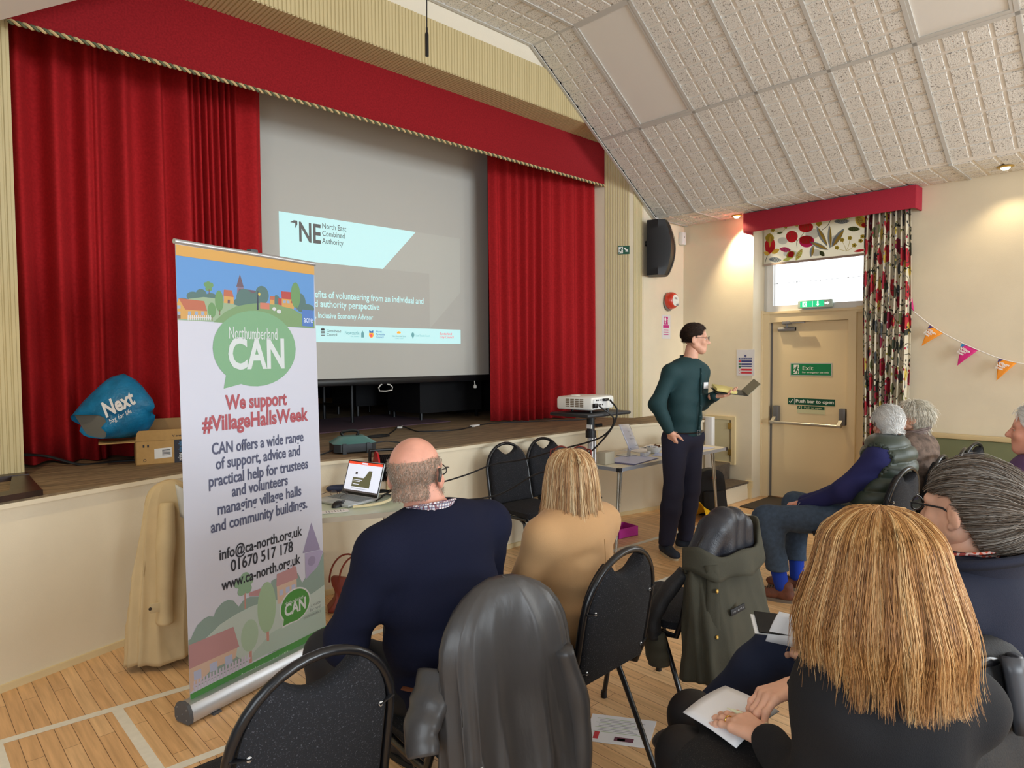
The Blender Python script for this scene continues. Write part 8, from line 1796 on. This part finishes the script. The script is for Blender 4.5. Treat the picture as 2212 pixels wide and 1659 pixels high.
cloth_mesh(p, 'skirt', [('e', (0, 0.0, 0.56), (0.175, 0.145, 0.10), None, 0.05), ('c', J['hpL'], lerp(J['hpL'], J['knL'], 0.86), 0.10, 0.074, 0.10), ('c', J['hpR'], lerp(J['hpR'], J['knR'], 0.86), 0.10, 0.074, 0.10)], tights, 0.009, [(93, 16, 0.003, (1, 1, 1), None)])
for s_ in 'LR': shoe(p, Matrix.Translation((J['an'+s_][0], J['an'+s_][1], 0)) @ Matrix.Rotation(R(10), 4, 'Z'), shoe_dark, sole_dark)
ginger = hair_material('ginger_hair', ((112, 74, 42), (168, 118, 68), (202, 152, 94), (236, 202, 148))); gic = mat('ginger_core', (140, 92, 48), 0.7)
fall_hair(p, HM, [(0.0, 0.136), (0.055, 0.126), (0.098, 0.086), (0.118, 0.02), (0.138, -0.050), (0.142, -0.10), (0.130, -0.150), (0.124, -0.205)], ginger, gic, n=8500, k=18, th=(-2.4, 2.4), rx=0.96, ry=1.02, clump=0.006, fly=0.10, rad=0.00062, seed=7, flick=0.022, wavy=0.006, trim=0.74, length=lambda a: 0.93+0.07*np.cos(a-0.35)+0.02*np.sin(a*9))
# paper and pencil under her hands
t = thing('notepaper', 'white sheet of paper under the hands of the woman with ginger hair', 'paper', (1.58, 0.85, 0.67))
A_, B_, C_, D_ = Vector((1.497, 0.925, 0.664)), Vector((1.705, 0.918, 0.664)), Vector((1.668, 0.745, 0.672)), Vector((1.452, 0.752, 0.662))
mb = MB(); mb.grid(np.array([[tuple(A_.lerp(B_, u).lerp(D_.lerp(C_, u), v)+Vector((0, 0, 0.008*math.sin(PI*u)+0.004*math.sin(PI*v)))) for v in np.linspace(0, 1, 8)] for u in np.linspace(0, 1, 8)])); mb.build('sheet', [paper], t, solid=0.002, ang=180)
pm = mat('cream_pencil', (214, 212, 176), 0.5); a_ = p.matrix_basis @ (lM @ Vector((0.030, 0.075, 0.004))); 
mb = MB(); d_ = Vector((-0.01, 0.99, 0.03)).normalized(); mb.tube([a_-d_*0.07, a_+d_*0.03, a_+d_*0.052, a_+d_*0.065], [0.0055, 0.0055, 0.003, 0.0005], 8); tag(mb.build('pencil', [pm]), 'cream pencil held between thumb and finger over the white sheet', 'pencil')

# ================================================================== coats over chairs
def drape_coat(par, name, m, y0, prof, z_hem, wf, df, nfold=11, amp=0.014, seed=1, yslope=0.0, n=150, nz=46, core=None, ph=0.0, asym=0.0, crease=0.008):
    """closed coat shell hanging from the arched chair back: prof(z) -> half width at the top, then wf/df widen it downwards"""
    r = np.random.default_rng(seed); a = np.linspace(0, 2*PI, n, endpoint=False); zt = prof['top']; P = np.zeros((nz, n, 3)); fr = r.uniform(0, 6.28, 6)
    for j in range(nz):
        v = j/(nz-1); z = zt-(zt-z_hem)*(1-(1-v)**1.0)*1.0 if j else zt
        if v < 0.18: q = v/0.18; z = zt-prof['cap']*(1-math.sqrt(max(0, 1-q*q))) if q < 1 else z
        z = zt-prof['cap']*(1-math.cos(min(1, v/0.16)*PI/2)) if v < 0.16 else zt-prof['cap']-(zt-prof['cap']-z_hem)*((v-0.16)/0.84)
        s = math.sin(min(1, v/0.16)*PI/2); dn = max(0, (v-0.12)/0.88)
        W = (prof['w']+wf*dn)*max(s, 0.03); D = (prof['d']+df*dn)*max(s, 0.25)
        c, sn = np.cos(a), np.sin(a); e = 2/2.6; x = np.sign(c)*np.abs(c)**e*W; y = np.sign(sn)*np.abs(sn)**e*D
        q1 = np.sin(nfold*0.5*a+ph+1.1*np.sin(2*a+fr[0])+0.8*dn); q2 = np.sin((nfold+4)*a*0.5+fr[1]-1.2*dn+0.9*np.sin(3*a+fr[3])); pl = ((1-2*np.abs(q1)**0.7)*0.7*(0.35+0.65*np.sin(1.5*a+fr[4])**2)+0.3*(1-2*np.abs(q2)**0.7))*amp*(0.2+dn**0.7)*(s**2)
        P[j, :, 0] = x*(1+pl/max(W, 0.05))+asym*dn; P[j, :, 1] = y0+yslope*(zt-z)+y+pl*np.sign(sn)*np.abs(sn); P[j, :, 2] = z+0.006*np.sin(5*a+fr[2])*(v > 0.95)
    P[0, :, 0] = 0; P[0, :, 1] = y0
    Vv = P.reshape(-1, 3); Fq = np.array([(i*n+j, i*n+(j+1) % n, (i+1)*n+(j+1) % n, (i+1)*n+j) for i in range(nz-1) for j in range(n)]); N = normals(Vv, Fq)
    P = (Vv+N*(crease*(0.75*waves(Vv, seed, 15, stretch=(1, 1, 0.4))+0.35*waves(Vv, seed+50, 34, stretch=(1, 1, 0.6), warp=1.2)))[:, None]).reshape(nz, n, 3)
    mb = MB(); mb.grid(P, cv=True, flip=True); return mb.build(name, [m], par, world=False, ang=180, solid=0.004)
def sleeve(par, name, m, pts, r, seed=0, amp=0.006, n=18):
    r_ = np.random.default_rng(seed); S_ = smooth_path(pts, 8); k = len(S_); mb = MB()
    rr = np.interp(np.linspace(0, 1, k), np.linspace(0, 1, len(r)), r); mb.tube(S_, list(rr*(1+amp/0.05*0.35*np.sin(np.arange(k)*0.9+seed))), n, flat=0.62); return mb.build(name, [m], par, world=False, ang=180)
# grey rain jacket
t = thing('rain_jacket', 'dark grey rain jacket draped over the chair behind the balding man', 'jacket', (1.311, 1.672, 0), R(-3))
greyj = mat('grey_nylon', (66, 64, 64), 0.36, bump=0.25, bscale=14, stretch=(1.4, 1.4, 0.5), var=0.1, vscale=10)
js = drape_coat(t, 'jacket_shell', greyj, -0.262, dict(top=0.955, cap=0.20, w=0.228, d=0.062), 0.10, 0.04, 0.065, 9, 0.034, 2, -0.10, ph=0.7)
sleeve(t, 'sleeve', greyj, [(-0.20, -0.22, 0.72), (-0.245, -0.25, 0.66), (-0.285, -0.27, 0.61), (-0.30, -0.30, 0.555)], [0.055, 0.058, 0.05, 0.044], 1)
sleeve(t, 'sleeve', greyj, [(0.17, -0.33, 0.72), (0.20, -0.36, 0.55), (0.19, -0.38, 0.36), (0.17, -0.37, 0.2)], [0.05, 0.062, 0.055, 0.045], 2)
mb = MB(); put_text(mb, 'TANI', 0, 0, 0.018, plane_M((-0.205, -0.372, 0.50), (0.98, -0.2, 0), (0, 0.12, 1)), 0, 0.004, bold=0.02); mb.build('chest_print', [mat('white_print', (232, 232, 232), 0.5)], js, world=False)
# olive coat with padded hood
t = thing('olive_coat', 'olive coat with black padded hood draped over the fourth chair of the row', 'coat', (2.60, 1.665, 0), R(-4))
olive = mat('olive_cotton', (62, 60, 48), 0.85, bump=0.15, bscale=300, var=0.12, vscale=8); liner = mat('black_quilted_lining', (34, 35, 42), 0.4, bump=0.15, bscale=150)
cs = drape_coat(t, 'coat_shell', olive, -0.24, dict(top=0.86, cap=0.12, w=0.225, d=0.06), 0.30, 0.065, 0.07, 7, 0.022, 5, -0.10, ph=2.1)
pr_ = [('c', (-0.14, -0.245, 0.74), (-0.080, -0.262, 0.868), 0.066, 0.068, 0.03), ('c', (-0.04, -0.265, 0.74), (-0.015, -0.268, 0.90), 0.066, 0.064, 0.016), ('c', (0.05, -0.265, 0.74), (0.055, -0.268, 0.895), 0.060, 0.058, 0.016), ('c', (0.135, -0.25, 0.74), (0.12, -0.262, 0.86), 0.060, 0.056, 0.02)]
hd = cloth_mesh(t, 'hood_lining', pr_, liner, 0.008, [(5, 30, 0.004, (1.5, 1, 0.6), None)])
P = np.zeros((44, 6, 3))
for i, a in enumerate(np.linspace(-0.35, PI+0.35, 44)):
    for j in range(6): v = j/5; P[i, j] = (-0.228*math.cos(a)*(1.0+0.05*v), -0.225-0.125*max(0, math.sin(a))**0.6*(1+0.15*v)+0.012*math.sin(a*7)*v, 0.800-0.10*v+0.02*math.cos(2*a)+0.055*(math.cos(a) < -0.75)*(1-v)+0.012*math.sin(a*5+v))
mb = MB(); mb.grid(P); mb.build('hood_edge', [olive], hd, world=False, solid=0.012, ang=180)
sleeve(t, 'sleeve', mat('dark_sleeve', (36, 37, 40), 0.7, bump=0.2, bscale=200), [(-0.19, -0.20, 0.70), (-0.235, -0.14, 0.60), (-0.265, -0.10, 0.50), (-0.26, -0.10, 0.42)], [0.045, 0.055, 0.056, 0.054], 3)
sleeve(t, 'sleeve_cuff', olive, [(-0.262, -0.10, 0.43), (-0.258, -0.11, 0.36), (-0.25, -0.12, 0.30)], [0.057, 0.056, 0.054], 4)
P = np.array([[(-0.215+0.045*u+0.008*math.sin(9*v), -0.318-0.06*v*0.4-0.03*u, 0.76-0.40*v) for u in np.linspace(0, 1, 4)] for v in np.linspace(0, 1, 12)]); mb = MB(); mb.grid(P); pk = mb.build('front_placket', [olive], cs, world=False, solid=0.008, ang=180)
mb = MB()
for x, z in ((-0.185, 0.66), (-0.20, 0.48)): mb.lathe([(0.009, 0), (0.008, 0.004), (0.004, 0.005), (0, 0.003)], 14, 0, plane_M((x, -0.353-(0.66-z)*0.06, z), (1, 0, 0), (0, 0, 1)))
mb.build('press_studs', [brass], pk, world=False)
Mlab = plane_M((-0.115, -0.372, 0.545), (0.97, -0.10, 0.12), (-0.10, 0.10, 1)); mb = MB(); mb.box(0, 0.09, 0, 0.026, 0, 0.004, 0, 0.001, Mlab); lb = mb.build('name_label', [mat('black_label', (14, 15, 20), 0.6)], cs, world=False)
mb = MB(); put_text(mb, 'I D I G O S', 0.012, 0.009, 0.010, Mlab, 0, 0.0046, fit=0.066); mb.build('label_print', [mat('label_grey', (170, 172, 176), 0.5)], lb, world=False)
# black coat on the ginger-haired woman's chair
t = thing('black_coat', 'black padded coat hanging over the chair back at the bottom right corner', 'coat', (1.80, 0.60, 0), R(-14))
bc_ = mat('black_coat_cloth', (24, 24, 26), 0.7, bump=0.2, bscale=200, var=0.1, vscale=10)
drape_coat(t, 'coat_shell', bc_, -0.245, dict(top=0.95, cap=0.12, w=0.215, d=0.055), 0.10, 0.09, 0.06, 7, 0.02, 8, -0.08)
P = np.array([[(0.05+0.16*u, -0.30-0.02*math.sin(9*u)-0.03*v, 0.93-0.16*v-0.06*u*u) for v in np.linspace(0, 1, 6)] for u in np.linspace(0, 1, 16)]); mb = MB(); mb.grid(P); mb.build('collar', [mat('grey_sheen_cloth', (60, 62, 68), 0.4)], t, world=False, solid=0.02, ang=180)
# beige trench coat behind the banner
t = thing('trench_coat', 'beige trench coat hanging against the stage front behind the banner', 'coat', (1.08, 3.74, 0), R(-10))
beige = mat('beige_gabardine', (206, 184, 142), 0.75, bump=0.1, bscale=300, var=0.05, vscale=8); lining = mat('pale_lining', (206, 206, 198), 0.6)
tc_ = drape_coat(t, 'coat_shell', beige, 0.02, dict(top=0.965, cap=0.16, w=0.125, d=0.075), 0.035, 0.075, 0.045, 6, 0.034, 12, 0.0, ph=1.0, asym=-0.03)
sv = sleeve(t, 'sleeve', beige, [(-0.02, -0.075, 0.86), (-0.035, -0.115, 0.68), (-0.045, -0.13, 0.50), (-0.05, -0.125, 0.36), (-0.05, -0.125, 0.265)], [0.055, 0.074, 0.062, 0.060, 0.066], 5, 0.003)
mb = MB(); mb.box(-0.118, -0.045, -0.172, -0.158, 0.335, 0.385, 0, 0.004); ctab = mb.build('cuff_tab', [beige], sv, world=False)
mb = MB(); mb.lathe([(0.008, 0), (0.007, 0.004), (0, 0.004)], 12, 0, plane_M((-0.118, -0.172, 0.36), (1, 0, 0), (0, 0, 1))); mb.build('button', [mat('dark_button', (50, 40, 34), 0.4)], ctab, world=False)
P = np.array([[(0.02+0.07*u+0.02*v, -0.085-0.02*math.sin(PI*u), 0.955-0.17*v-0.05*u) for v in np.linspace(0, 1, 8)] for u in np.linspace(0, 1, 6)]); mb = MB(); mb.grid(P); mb.build('lining', [lining], t, world=False, solid=0.008, ang=180)
